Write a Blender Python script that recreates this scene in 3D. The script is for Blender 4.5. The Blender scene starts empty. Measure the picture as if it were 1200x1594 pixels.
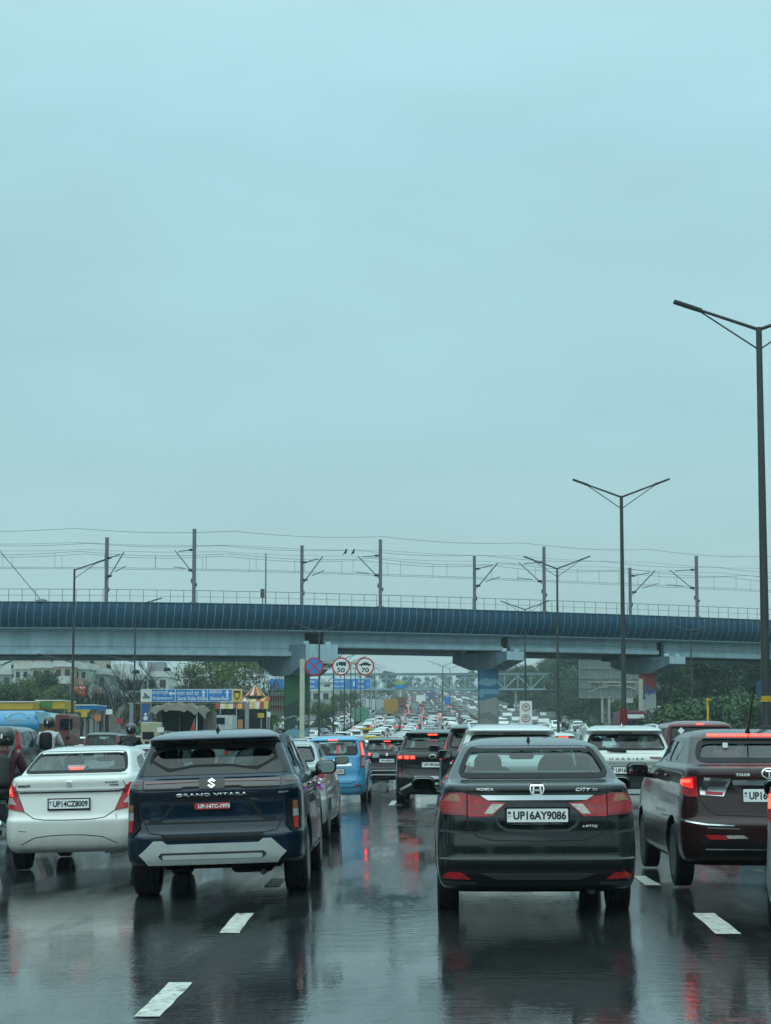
import bpy, bmesh, math, random
from mathutils import Vector, Matrix
from mathutils.bvhtree import BVHTree
from mathutils.interpolate import poly_3d_calc
random.seed(7)
sc = bpy.context.scene
COL = sc.collection
R_ = math.radians
# ------------------------------------------------------------------ camera
FPX, HC, HORY, VPX = 2500.0, 1.42, 1156.0, 690.0
YAW = math.atan((VPX-600)/FPX)
PITCH = R_(4.8)
SHY = (HORY-797-FPX*math.tan(PITCH))/1200.0
cd = bpy.data.cameras.new('camera'); cam = bpy.data.objects.new('camera', cd); COL.objects.link(cam)
cd.sensor_fit = 'HORIZONTAL'; cd.sensor_width = 36; cd.lens = 36*FPX/1200
cd.shift_y = SHY; cd.clip_start = .1; cd.clip_end = 6000
cam.location = (0, 0, HC); cam.rotation_euler = (R_(90)+PITCH, 0, YAW)
sc.camera = cam
CR = Vector((math.cos(YAW), math.sin(YAW), 0))
CF = Vector((-math.sin(YAW)*math.cos(PITCH), math.cos(YAW)*math.cos(PITCH), math.sin(PITCH)))
CU = CR.cross(CF)
def ray(px, py):
    return CF + CR*((px-600)/FPX) + CU*((797-py)/FPX + SHY*1200/FPX)
def at(px, py, Y):                       # the point seen at photo pixel (px, py) that lies Y metres down the road
    d = ray(px, py); return Vector((0, 0, HC)) + d*(Y/d.y)
# ------------------------------------------------------------------ sky, sun, exposure
w = bpy.data.worlds.new('World'); sc.world = w; w.use_nodes = True
nt = w.node_tree; N = nt.nodes; Lk = nt.links
for n in list(N): N.remove(n)
out = N.new('ShaderNodeOutputWorld'); bg = N.new('ShaderNodeBackground'); Lk.new(bg.outputs[0], out.inputs[0])
sky = N.new('ShaderNodeTexSky'); sky.sky_type = 'NISHITA'; sky.sun_disc = False
sky.sun_elevation = R_(55); sky.sun_rotation = R_(200); sky.air_density = 1.5; sky.dust_density = 6
tc = N.new('ShaderNodeTexCoord'); sx = N.new('ShaderNodeSeparateXYZ'); Lk.new(tc.outputs['Generated'], sx.inputs[0])
rp = N.new('ShaderNodeValToRGB'); Lk.new(sx.outputs['Z'], rp.inputs[0])
e = rp.color_ramp.elements
K = 10.0; SKYK = .955
def stop(p, c): 
    x = rp.color_ramp.elements.new(p); x.color = (*c, 1)
e[0].position = 0; e[0].color = (.415, .59, .60, 1)
e[1].position = 1; e[1].color = (1.08, 1.62, 1.70, 1)
stop(.09, (.395, .595, .62)); stop(.2, (.365, .61, .665)); stop(.36, (.395, .665, .74)); stop(.5, (.50, .80, .87)); stop(.75, (.95, 1.35, 1.40))
nz = N.new('ShaderNodeTexNoise'); nz.inputs['Scale'].default_value = 2.2; nz.inputs['Detail'].default_value = 4; nz.inputs['Roughness'].default_value = .55
mp = N.new('ShaderNodeMapping'); mp.inputs['Scale'].default_value = (1, 1, 3.2); Lk.new(tc.outputs['Generated'], mp.inputs[0]); Lk.new(mp.outputs[0], nz.inputs['Vector'])
nr = N.new('ShaderNodeMapRange'); nr.inputs[1].default_value = .3; nr.inputs[2].default_value = .7; nr.inputs[3].default_value = .90; nr.inputs[4].default_value = 1.10
Lk.new(nz.outputs[0], nr.inputs[0])
mm = N.new('ShaderNodeVectorMath'); mm.operation = 'SCALE'; Lk.new(rp.outputs[0], mm.inputs[0]); Lk.new(nr.outputs[0], mm.inputs[3])
sc2 = N.new('ShaderNodeVectorMath'); sc2.operation = 'SCALE'; sc2.inputs[3].default_value = K*SKYK; Lk.new(mm.outputs[0], sc2.inputs[0])
mx = N.new('ShaderNodeMix'); mx.data_type = 'RGBA'; mx.inputs[0].default_value = .92
Lk.new(sky.outputs[0], mx.inputs[6]); Lk.new(sc2.outputs[0], mx.inputs[7]); Lk.new(mx.outputs[2], bg.inputs[0])
bg.inputs[1].default_value = 1.0/K
ld = bpy.data.lights.new('sun', 'SUN'); sun = bpy.data.objects.new('sun', ld); COL.objects.link(sun)
ld.energy = .8; ld.angle = R_(90); ld.color = (.86, 1, .97)
sun.rotation_euler = (R_(35), 0, R_(-20))
sc.view_settings.view_transform = 'Standard'; sc.view_settings.look = 'None'; sc.view_settings.exposure = .19; sc.view_settings.gamma = 1
sc.render.engine = 'CYCLES'
sc.cycles.volume_bounces = 0; sc.cycles.transparent_max_bounces = 24; sc.cycles.max_bounces = 8
# ------------------------------------------------------------------ road shape
def prof(d):                              # the road is level, then climbs gently beyond the viaduct
    if d < 70: return 0.
    if d < 250: return .5*(.042/180)*(d-70)**2
    if d < 860: return 3.78+.042*(d-250)
    return 29.4+.042*60*(1-math.exp(-(d-860)/60.))
def bend(d): return -7*(d/550.)**2 if d < 600 else -8.33-.028*(d-600)
def camber(x):
    if x > .2: return 0.
    if x > -5.5: return .035*(x-.2)
    if x > -9: return -.2+.2*(-5.5-x)/3.5
    return 0.
def RD(X, d, z=0): return Vector((X+bend(d), d, z+prof(d)+camber(X)))     # road coordinates
# ------------------------------------------------------------------ tagging and meshes
def tag(o, label=None, cat=None, group=None, kind=None):
    if label: o['label'] = label
    if cat: o['category'] = cat
    if group: o['group'] = group
    if kind: o['kind'] = kind
    return o
def link(o, parent=None):
    COL.objects.link(o); o.parent = parent; return o
def empty(name, loc=(0, 0, 0), rz=0, rx=0, ry=0):
    o = bpy.data.objects.new(name, None); o.empty_display_size = .3; COL.objects.link(o); o.location = loc; o.rotation_euler = (rx, ry, rz); return o
def thing(name, label, cat, loc=(0, 0, 0), rz=0, group=None, ry=0):
    return tag(empty(name, loc, rz, 0, ry), label, cat, group)
def finish(me, smooth=40):
    if smooth:
        me.polygons.foreach_set('use_smooth', [True]*len(me.polygons))
        me.set_sharp_from_angle(angle=R_(smooth))
    me.update()
class MB:
    def __init__(s): s.v = []; s.f = []; s.m = []
    def add(s, vs, fs, mi=0):
        b = len(s.v); s.v += [tuple(v) for v in vs]; s.f += [tuple(b+i for i in f) for f in fs]; s.m += [mi]*len(fs); return s
    def box(s, c, d, mi=0, M=None):
        x, y, z = d[0]/2, d[1]/2, d[2]/2; c = Vector(c)
        vs = [Vector((i*x, j*y, k*z)) for k in (-1, 1) for j in (-1, 1) for i in (-1, 1)]
        if M: vs = [M @ v for v in vs]
        return s.add([v+c for v in vs], [(0, 2, 3, 1), (4, 5, 7, 6), (0, 1, 5, 4), (2, 6, 7, 3), (0, 4, 6, 2), (1, 3, 7, 5)], mi)
    def rbox(s, c, d, r, mi=0, M=None, n=3):            # box with rounded vertical-section edges (rounded in xz, chamfered in y)
        c = Vector(c); hx, hy, hz = d[0]/2, d[1]/2, d[2]/2; r = min(r, hx*.98, hz*.98)
        def ring(rr, ins, y):
            o = []
            for q, (sx_, sz_) in enumerate(((1, 1), (-1, 1), (-1, -1), (1, -1))):
                for k in range(n+1):
                    a = math.pi/2*(q+k/n); o.append(Vector((sx_*(hx-r)+math.cos(a)*(r-ins), y, sz_*(hz-r)+math.sin(a)*(r-ins))))
            return o
        ch = min(r*.4, hy*.5)
        rings = [ring(r, ch, -hy), ring(r, 0, -hy+ch), ring(r, 0, hy-ch), ring(r, ch, hy)]
        vs = [v for g in rings for v in g]; m = len(rings[0]); fs = []
        for a in range(3):
            for i in range(m): fs.append((a*m+i, a*m+(i+1) % m, (a+1)*m+(i+1) % m, (a+1)*m+i))
        fs.append(tuple(range(m))); fs.append(tuple(reversed(range(3*m, 4*m))))
        if M: vs = [M @ v for v in vs]
        return s.add([v+c for v in vs], fs, mi)
    def tube(s, pts, r, n=8, mi=0, cap=True):
        pts = [Vector(p) for p in pts]; k = len(pts); rr = r if isinstance(r, (list, tuple)) else [r]*k
        vs = []; up = None
        for i, p in enumerate(pts):
            t = (pts[min(i+1, k-1)]-pts[max(i-1, 0)]).normalized()
            if up is None: up = Vector((0, 0, 1)) if abs(t.z) < .9 else Vector((1, 0, 0))
            a = t.cross(up).normalized(); b = a.cross(t).normalized(); up = b
            for j in range(n):
                q = 2*math.pi*j/n; vs.append(p+a*math.cos(q)*rr[i]+b*math.sin(q)*rr[i])
        fs = [(i*n+j, i*n+(j+1) % n, (i+1)*n+(j+1) % n, (i+1)*n+j) for i in range(k-1) for j in range(n)]
        if cap: fs += [tuple(reversed(range(n))), tuple(range((k-1)*n, k*n))]
        return s.add(vs, fs, mi)
    def lathe(s, prof_, c=(0, 0, 0), axis='z', n=24, mi=0):
        c = Vector(c); vs = []
        for (r, h) in prof_:
            for j in range(n):
                q = 2*math.pi*j/n; x, y = r*math.cos(q), r*math.sin(q)
                vs.append(c+(Vector((x, y, h)) if axis == 'z' else Vector((h, x, y)) if axis == 'x' else Vector((x, h, y))))
        k = len(prof_)
        fs = [(i*n+j, i*n+(j+1) % n, (i+1)*n+(j+1) % n, (i+1)*n+j) for i in range(k-1) for j in range(n)]
        fs += [tuple(reversed(range(n))), tuple(range((k-1)*n, k*n))]
        return s.add(vs, fs, mi)
    def prism(s, poly, y0, y1, mi=0, f=None):           # polygon in xz pushed along y
        n = len(poly); vs = [Vector((x, y0, z)) for x, z in poly]+[Vector((x, y1, z)) for x, z in poly]
        if f: vs = [f(v) for v in vs]
        fs = [tuple(range(n)), tuple(reversed(range(n, 2*n)))]+[(i, i+n, (i+1) % n+n, (i+1) % n) for i in range(n)]
        return s.add(vs, fs, mi)
    def mesh(s, name, mats, smooth=40, fix=True):
        me = bpy.data.meshes.new(name); me.from_pydata(s.v, [], s.f)
        for m in (mats if isinstance(mats, (list, tuple)) else [mats]): me.materials.append(m)
        me.polygons.foreach_set('material_index', s.m)
        if fix:
            bm = bmesh.new(); bm.from_mesh(me); bmesh.ops.recalc_face_normals(bm, faces=bm.faces); bm.to_mesh(me); bm.free()
        finish(me, smooth); return me
    def build(s, name, mats, parent=None, smooth=40, fix=True):
        return link(bpy.data.objects.new(name, s.mesh(name, mats, smooth, fix)), parent)
def kids(o): return [c for c in bpy.data.objects if c.parent == o]
def copy_tree(o, ch=None, parent=None):
    if ch is None:
        ch = {}
        for c in bpy.data.objects:
            if c.parent: ch.setdefault(c.parent.name, []).append(c)
    c = o.copy(); COL.objects.link(c); c.parent = parent
    for k in ch.get(o.name, []): copy_tree(k, ch, c)
    return c
# ------------------------------------------------------------------ materials
MATS = {}
def mat(name, col, rough=.6, metal=0, coat=0, var=.12, vs=3., bump=0, bs=40., emit=0, ecol=None, spec=.5, stretch=None):
    if name in MATS: return MATS[name]
    m = bpy.data.materials.new(name); m.use_nodes = True; t = m.node_tree; b = t.nodes['Principled BSDF']
    b.inputs['Roughness'].default_value = rough; b.inputs['Metallic'].default_value = metal
    b.inputs['Coat Weight'].default_value = coat; b.inputs['Coat Roughness'].default_value = .03
    b.inputs['Specular IOR Level'].default_value = spec; b.inputs['Base Color'].default_value = (*col, 1)
    tcn = t.nodes.new('ShaderNodeTexCoord'); src = tcn.outputs['Object']
    if stretch:
        mpn = t.nodes.new('ShaderNodeMapping'); mpn.inputs['Scale'].default_value = stretch; t.links.new(src, mpn.inputs[0]); src = mpn.outputs[0]
    if var:
        n = t.nodes.new('ShaderNodeTexNoise'); n.inputs['Scale'].default_value = vs; n.inputs['Detail'].default_value = 6; n.inputs['Roughness'].default_value = .65; t.links.new(src, n.inputs['Vector'])
        r = t.nodes.new('ShaderNodeMapRange'); r.inputs[1].default_value = .3; r.inputs[2].default_value = .7; r.inputs[3].default_value = 1-var; r.inputs[4].default_value = 1+var; t.links.new(n.outputs[0], r.inputs[0])
        s = t.nodes.new('ShaderNodeVectorMath'); s.operation = 'SCALE'; s.inputs[0].default_value = col; t.links.new(r.outputs[0], s.inputs[3]); t.links.new(s.outputs[0], b.inputs['Base Color'])
    if bump:
        n2 = t.nodes.new('ShaderNodeTexNoise'); n2.inputs['Scale'].default_value = bs; n2.inputs['Detail'].default_value = 3; t.links.new(src, n2.inputs['Vector'])
        bp = t.nodes.new('ShaderNodeBump'); bp.inputs['Strength'].default_value = bump; bp.inputs['Distance'].default_value = .02; t.links.new(n2.outputs[0], bp.inputs['Height']); t.links.new(bp.outputs[0], b.inputs['Normal'])
    if emit:
        b.inputs['Emission Color'].default_value = (*(ecol or col), 1); b.inputs['Emission Strength'].default_value = emit
    MATS[name] = m; return m
def paint(name, col, metal=.0, rough=.3, dirt=.35, coat=1.0):      # wet car paint: clear coat, fine droplets, grime towards the sills
    if name in MATS: return MATS[name]
    m = mat(name, col, rough, metal, coat, var=0, spec=.05 if sum(col) < .3 else .3)
    t = m.node_tree; b = t.nodes['Principled BSDF']; tcn = [n for n in t.nodes if n.type == 'TEX_COORD'][0]
    n = t.nodes.new('ShaderNodeTexNoise'); n.inputs['Scale'].default_value = 5; n.inputs['Detail'].default_value = 8; n.inputs['Roughness'].default_value = .7; t.links.new(tcn.outputs['Object'], n.inputs['Vector'])
    sp = t.nodes.new('ShaderNodeSeparateXYZ'); t.links.new(tcn.outputs['Object'], sp.inputs[0])
    r = t.nodes.new('ShaderNodeMapRange'); r.inputs[1].default_value = .75; r.inputs[2].default_value = .2; r.inputs[3].default_value = 0; r.inputs[4].default_value = 1; t.links.new(sp.outputs['Z'], r.inputs[0])
    ad = t.nodes.new('ShaderNodeMath'); ad.operation = 'MULTIPLY'; t.links.new(n.outputs[0], ad.inputs[0]); t.links.new(r.outputs[0], ad.inputs[1])
    a2 = t.nodes.new('ShaderNodeMath'); a2.operation = 'MULTIPLY_ADD'; a2.inputs[1].default_value = dirt*1.2; a2.inputs[2].default_value = .02; a2.use_clamp = True; t.links.new(ad.outputs[0], a2.inputs[0])
    mxn = t.nodes.new('ShaderNodeMix'); mxn.data_type = 'RGBA'; mxn.inputs[6].default_value = (*col, 1); mxn.inputs[7].default_value = (.10, .10, .085, 1) if sum(col) > .3 else (.035, .036, .033, 1); t.links.new(a2.outputs[0], mxn.inputs[0]); t.links.new(mxn.outputs[2], b.inputs['Base Color'])
    rr = t.nodes.new('ShaderNodeMath'); rr.operation = 'MULTIPLY_ADD'; rr.inputs[1].default_value = .5; rr.inputs[2].default_value = .04; t.links.new(a2.outputs[0], rr.inputs[0]); t.links.new(rr.outputs[0], b.inputs['Coat Roughness'])
    v = t.nodes.new('ShaderNodeTexVoronoi'); v.inputs['Scale'].default_value = 90; t.links.new(tcn.outputs['Object'], v.inputs['Vector'])
    vr = t.nodes.new('ShaderNodeMapRange'); vr.inputs[1].default_value = .0; vr.inputs[2].default_value = .32; vr.inputs[3].default_value = 1; vr.inputs[4].default_value = 0; t.links.new(v.outputs['Distance'], vr.inputs[0])
    bp = t.nodes.new('ShaderNodeBump'); bp.inputs['Strength'].default_value = .10; bp.inputs['Distance'].default_value = .003; t.links.new(vr.outputs[0], bp.inputs['Height']); t.links.new(bp.outputs[0], b.inputs['Coat Normal'])
    return m
def glass(name, tint, refl=1.0, rough=.02):
    if name in MATS: return MATS[name]
    m = bpy.data.materials.new(name); m.use_nodes = True; t = m.node_tree
    for n in list(t.nodes): t.nodes.remove(n)
    o = t.nodes.new('ShaderNodeOutputMaterial'); tr = t.nodes.new('ShaderNodeBsdfTransparent'); gl = t.nodes.new('ShaderNodeBsdfGlossy'); fr = t.nodes.new('ShaderNodeFresnel'); ms = t.nodes.new('ShaderNodeMixShader')
    tr.inputs[0].default_value = (*tint, 1); gl.inputs['Roughness'].default_value = rough; gl.inputs[0].default_value = (refl, refl, refl, 1); fr.inputs[0].default_value = 1.5
    ge = t.nodes.new('ShaderNodeNewGeometry'); mr = t.nodes.new('ShaderNodeMapRange'); mr.inputs[3].default_value = 1.5; mr.inputs[4].default_value = 1/1.5; t.links.new(ge.outputs['Backfacing'], mr.inputs[0]); t.links.new(mr.outputs[0], fr.inputs[0]); t.links.new(fr.outputs[0], ms.inputs[0]); t.links.new(tr.outputs[0], ms.inputs[1]); t.links.new(gl.outputs[0], ms.inputs[2]); t.links.new(ms.outputs[0], o.inputs[0])
    MATS[name] = m; return m
M = dict(
 rubber=mat('tyre_rubber', (.009, .010, .011), .6, spec=.3, var=.25, vs=12, bump=.3, bs=120),
 alloy=mat('alloy', (.42, .43, .44), .3, .9, var=.15), alloy_dark=mat('dark_alloy', (.08, .08, .085), .35, .8),
 black=mat('black_plastic', (.006, .007, .008), .55, spec=.22, var=.2, vs=8), trim=mat('satin_grey_trim', (.035, .040, .040), .4),
 under=mat('underbody', (.005, .005, .005), .95, spec=.1), interior=mat('cabin_trim', (.03, .036, .038), .8), seat=mat('grey_seat_cloth', (.07, .09, .095), .85, bump=.2),
 beige=mat('beige_cabin_trim', (.42, .38, .30), .8), chrome=mat('chrome', (.75, .77, .78), .12, 1.0, var=.04), silver=mat('silver_skid_plate', (.55, .59, .58), .42, .35, var=.1),
 badge=mat('badge_metal', (.78, .8, .8), .25, .85, var=0), ink=mat('plate_black', (.012, .012, .014), .6, var=0), plate=mat('plate_white', (.88, .92, .92), .5, var=.04, vs=20),
 platered=mat('plate_red', (.45, .05, .05), .4, var=.06), white=mat('white_lettering', (.8, .82, .82), .5, var=0),
 red_lens=mat('red_lens', (.42, .004, .010), .25, coat=.6, var=.45, vs=38, bump=.35, bs=90), red_dark=mat('dark_red_lens', (.12, .012, .014), .15, coat=1, var=.2, vs=40, bump=.3, bs=90),
 amber=mat('amber_lens', (.30, .12, .05), .15, coat=1, var=.3, vs=60, bump=.4, bs=90), clear=mat('clear_lens', (.48, .46, .42), .12, .3, coat=1, var=.35, vs=50, bump=.5, bs=80), smoke=mat('smoked_lens', (.050, .045, .050), .2, .0, coat=.6, var=.2, vs=30),
 brake=mat('lit_brake_light', (.8, .03, .02), .3, var=0, emit=4.5, ecol=(1, .05, .03)), brake_hot=mat('lit_bulb', (1, .5, .3), .3, var=0, emit=7, ecol=(1, .30, .12)), brake_dim=mat('lit_brake_housing', (.5, .02, .02), .2, coat=1, var=.3, vs=30, emit=1.0, ecol=(1, .03, .02)),
 glass=glass('window_glass', (.50, .60, .60)), glass_clear=glass('clear_window_glass', (.66, .78, .77)), glass_dark=glass('tinted_window_glass', (.22, .27, .27)), privacy=mat('dark_window_glass', (.012, .016, .018), .05, coat=.0, var=.2, vs=2),
 mirror=mat('mirror_surface', (.24, .28, .28), .03, 1.0, var=0), seam=mat('panel_gap_black', (.008, .008, .009), .8, var=0),
)
# ------------------------------------------------------------------ car bodies: stacks of rounded outlines
def catmull(P, sub):
    o = []
    for i in range(len(P)-1):
        a, b, c, d = P[max(i-1, 0)], P[i], P[i+1], P[min(i+2, len(P)-1)]
        for k in range(sub):
            t = k/sub
            o.append(tuple(.5*((2*q)+(r-p)*t+(2*p-5*q+4*r-s)*t*t+(3*q-p-3*r+s)*t**3) for p, q, r, s in zip(a, b, c, d)))
    o.append(P[-1]); return o
class Body:
    # level = (z, rear y, front y, half width); corner lengths come from the height relative to the belt
    def __init__(s, levels, belt, bow=.05, ca=.34, cb=.30, sub=3, res=1.0, taper=.05, n=2.4):
        s.L = max(l[2] for l in levels); s.belt = belt; s.bow = bow; s.ca = ca; s.cb = cb; s.taper = taper; s.n = n; s.res = res
        D = catmull(levels, sub); z = -1; s.D = []
        for l in D:
            zz = max(l[0], z+.0006); z = zz; s.D.append((zz, l[1], l[2], max(l[3], .02)))
        s.zs = [l[0] for l in s.D]; s.cache = {}
    def P(s, z):
        D = s.D
        if z <= D[0][0]: return D[0]
        if z >= D[-1][0]: return D[-1]
        import bisect
        i = bisect.bisect_right(s.zs, z)-1; a, b = D[i], D[i+1]; t = (z-a[0])/(b[0]-a[0])
        return tuple(p+(q-p)*t for p, q in zip(a, b))
    def half(s, l):
        z, Rr, F, W = l; k = min(1, max(0, (z-s.belt+.08)/.16)); 
        a = s.ca*(1-k)+.18*k; b = s.cb*(1-k)+.15*k; b = min(b, W*.6); af = .55*(1-k)+.3*k; bf = min(.42*(1-k)+.3*k, W*.7)
        span = F-Rr; a = min(a, span*.3); af = min(af, span*.4); r = s.res
        nb, nc, ns, nf = max(2, int(8*r)), max(3, int(8*r)), max(4, int(16*r)), max(2, int(5*r)); e = 2/s.n
        pts = []
        bowf = lambda x: s.bow*(x/max(W, .3))**2
        for i in range(nb): x = (W-b)*i/nb; pts.append((x, Rr+bowf(x)))
        for i in range(nc+1):
            q = math.pi/2*i/nc; x = W-b+b*math.sin(q)**e; y0 = Rr+bowf(W-b); pts.append((x, y0+a*(1-max(0, math.cos(q))**e)))
        y0 = pts[-1][1]; y1 = F-af
        for i in range(1, ns): pts.append((W, y0+(y1-y0)*i/ns))
        for i in range(nc+1):
            q = math.pi/2*(1-i/nc); pts.append((W-bf+bf*math.sin(q)**e, y1+af*max(0, math.cos(q))**e))
        for i in range(1, nf+1): pts.append(((W-bf)*(1-i/nf), F+.06*(1-((W-bf)*(1-i/nf)/max(W, .3))**2)*(0 if span < .5 else 1)))
        ym = s.L*.45
        return [(x*(1-s.taper*max(0, (ym-y)/ym)**2-s.taper*.8*max(0, (y-ym)/(s.L-ym))**2), y) for x, y in pts]
    def mesh(s, name, mats, smooth=50, facemat=None):
        mb = MB(); rings = []
        for l in s.D:
            h = s.half(l); ring = h+[(-x, y) for x, y in reversed(h[1:-1])]; rings.append([(x, y, l[0]) for x, y in ring])
        m = len(rings[0]); s.m = m
        mb.v = [v for r in rings for v in r]
        for i in range(len(rings)-1):
            for j in range(m):
                mb.f.append((i*m+j, i*m+(j+1) % m, (i+1)*m+(j+1) % m, (i+1)*m+j)); mb.m.append(facemat(s.D[i][0], s.D[i+1][0], rings[i][j], rings[i][(j+1) % m]) if facemat else 0)
        mb.f.append(tuple(reversed(range(m)))); mb.m.append(1 if len(mats) > 1 else 0); mb.f.append(tuple(range((len(rings)-1)*m, len(rings)*m))); mb.m.append(0)
        return mb.mesh(name, mats, smooth)
    def poly(s, z):
        k = round(z, 4)
        if k not in s.cache:
            h = s.half(s.P(z)); c = [0]
            for i in range(1, len(h)): c.append(c[-1]+math.hypot(h[i][0]-h[i-1][0], h[i][1]-h[i-1][1]))
            s.cache[k] = (h, c)
        return s.cache[k]
    def rp(s, u, z):
        h, c = s.poly(z); a = abs(u); import bisect
        i = min(max(bisect.bisect_right(c, a)-1, 0), len(h)-2); t = (a-c[i])/max(c[i+1]-c[i], 1e-6)
        x = h[i][0]+(h[i+1][0]-h[i][0])*t; y = h[i][1]+(h[i+1][1]-h[i][1])*t
        return Vector((math.copysign(x, u) if u else 0, y, z))
    def sp(s, y, z, sg):
        h, c = s.poly(z); best = h[-1][0]
        for i in range(len(h)-1):
            if h[i][1] <= y <= h[i+1][1] and h[i+1][1] > h[i][1]+1e-7 and h[i][0] > .1:
                t = (y-h[i][1])/(h[i+1][1]-h[i][1]); best = h[i][0]+(h[i+1][0]-h[i][0])*t; break
        return Vector((sg*best, y, z))
    def fp(s, u, z):
        h, c = s.poly(z); x = abs(u)
        for i in range(len(h)-1, 0, -1):
            if h[i][0] <= x <= h[i-1][0]:
                t = (x-h[i][0])/max(h[i-1][0]-h[i][0], 1e-6); return Vector((u, h[i][1]+(h[i-1][1]-h[i][1])*t, z))
        return Vector((u, h[-1][1], z))
    def surf(s, kind, a, b):
        f = (lambda p, q: s.rp(p, q)) if kind == 'rear' else (lambda p, q: s.fp(p, q)) if kind == 'front' else (lambda p, q: s.sp(p, q, 1 if kind == 'right' else -1))
        p = f(a, b); e_ = .006
        n = (f(a+e_, b)-f(a-e_, b)).cross(f(a, b+e_)-f(a, b-e_))
        if n.length < 1e-9: n = Vector((0, -1, 0))
        n.normalize(); o = p-Vector((0, s.L*.5, .7)); o.z = 0
        if n.dot(o) < 0: n = -n
        return p, n
def rnd(poly, r=.25, it=2):
    for _ in range(it):
        o = []
        for i in range(len(poly)):
            p = Vector(poly[i]); q = Vector(poly[(i+1) % len(poly)]); l = (q-p).length; t = min(.25, r*.25/max(l, 1e-6)) if r < 1 else .25
            o += [tuple(p.lerp(q, t)), tuple(p.lerp(q, 1-t))]
        poly = o
    return poly
def flatgrid(outline, g):
    bm = bmesh.new(); vs = [bm.verts.new((x, y, 0)) for x, y in outline]; bm.faces.new(vs)
    for ax in (0, 1):
        lo = min(p[ax] for p in outline); hi = max(p[ax] for p in outline); k = math.ceil(lo/g)
        while k*g < hi:
            co = [0, 0, 0]; co[ax] = k*g+1e-5; no = [0, 0, 0]; no[ax] = 1
            bmesh.ops.bisect_plane(bm, geom=bm.verts[:]+bm.edges[:]+bm.faces[:], plane_co=co, plane_no=no, dist=1e-6); k += 1
    return bm
def patch(B, kind, outline, name, m, parent, off=.006, thick=.02, g=.05, smooth=35, inset=0):
    bm = flatgrid(outline, g)
    be = [e for e in bm.edges if len(e.link_faces) == 1]
    top = set(bm.verts); lay = {}
    r = bmesh.ops.extrude_edge_only(bm, edges=be)
    sk = [v for v in r['geom'] if isinstance(v, bmesh.types.BMVert)]
    sks = set(sk)
    for v in bm.verts:
        p, n = B.surf(kind, v.co.x, v.co.y); lay[v] = p+n*(off-thick if v in sks else off)
    for v, c in lay.items(): v.co = c
    bmesh.ops.recalc_face_normals(bm, faces=bm.faces)
    me = bpy.data.meshes.new(name); bm.to_mesh(me); bm.free(); me.materials.append(m)
    # make outward
    if len(me.polygons):
        p, n = B.surf(kind, *Vector((sum(a[0] for a in outline)/len(outline), sum(a[1] for a in outline)/len(outline))))
        best = min(me.polygons, key=lambda f: (f.center-p).length)
        if best.normal.dot(n) < 0: me.flip_normals()
    finish(me, smooth); return link(bpy.data.objects.new(name, me), parent)
def mirror_poly(p): return [(-x, z) for x, z in reversed(p)]
def ribbon(B, kind, lines, width, name, m, parent, off=.0015, step=.04):
    mb = MB()
    for ln in lines:
        pts = []
        for i in range(len(ln)-1):
            a, b = Vector(ln[i]), Vector(ln[i+1]); k = max(1, int((b-a).length/step))
            pts += [a.lerp(b, j/k) for j in range(k)]
        pts.append(Vector(ln[-1])); vs = []
        for i, p in enumerate(pts):
            t = (pts[min(i+1, len(pts)-1)]-pts[max(0, i-1)]).normalized(); nn = Vector((-t.y, t.x))*width/2
            for q in (p+nn, p-nn):
                c, n = B.surf(kind, q.x, q.y); vs.append(c+n*off)
        mb.add(vs, [(2*i, 2*i+1, 2*i+3, 2*i+2) for i in range(len(pts)-1)])
    return mb.build(name, m, parent, 60)
def text_mesh(txt, width=None, height=None, extrude=0., bold=0., align='CENTER', shear=0):
    cu = bpy.data.curves.new('txt', 'FONT'); cu.body = txt; cu.size = 1; cu.extrude = extrude; cu.offset = bold; cu.shear = shear; cu.resolution_u = 3
    o = bpy.data.objects.new('txt', cu); COL.objects.link(o)
    bpy.context.view_layer.update(); dg = bpy.context.evaluated_depsgraph_get()
    me = bpy.data.meshes.new_from_object(o.evaluated_get(dg)); bpy.data.objects.remove(o); bpy.data.curves.remove(cu)
    if not len(me.vertices): return me
    xs = [v.co.x for v in me.vertices]; ys = [v.co.y for v in me.vertices]; x0, x1, y0, y1 = min(xs), max(xs), min(ys), max(ys)
    sy = height/(y1-y0) if height else None; sx_ = width/(x1-x0) if width else sy
    if sy is None: sy = sx_
    ax = {'CENTER': (x0+x1)/2, 'LEFT': x0}[align]
    for v in me.vertices: v.co.x = (v.co.x-ax)*sx_; v.co.y = (v.co.y-(y0+y1)/2)*sy
    return me
def set_mat(me, m):
    me.materials.clear(); me.materials.append(m)
def text_on(B, kind, txt, u, z, width, height, name, m, parent, off=.004, bold=.02, shear=0, depth=.006):
    me = text_mesh(txt, width, height, 0, bold, shear=shear); set_mat(me, m)
    bm = bmesh.new(); bm.from_mesh(me)
    be = [e for e in bm.edges if len(e.link_faces) == 1]; r = bmesh.ops.extrude_edge_only(bm, edges=be); sk = set(v for v in r['geom'] if isinstance(v, bmesh.types.BMVert))
    co = {}
    for v in bm.verts:
        p, n = B.surf(kind, u+v.co.x, z+v.co.y); co[v] = p+n*(off if v not in sk else off-depth)
    for v, c in co.items(): v.co = c
    bm.to_mesh(me); bm.free()
    return link(bpy.data.objects.new(name, me), parent)
def text_flat(txt, loc, width, height, name, m, parent, rz=0, off=.003, bold=.02, tilt=0, align='CENTER'):
    me = text_mesh(txt, width, height, 0, bold, align=align); set_mat(me, m)
    mtx = Matrix.Translation(loc) @ Matrix.Rotation(rz, 4, 'Z') @ Matrix.Rotation(R_(90)+tilt, 4, 'X') @ Matrix.Translation((0, 0, off))
    me.transform(mtx); return link(bpy.data.objects.new(name, me), parent)
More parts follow.
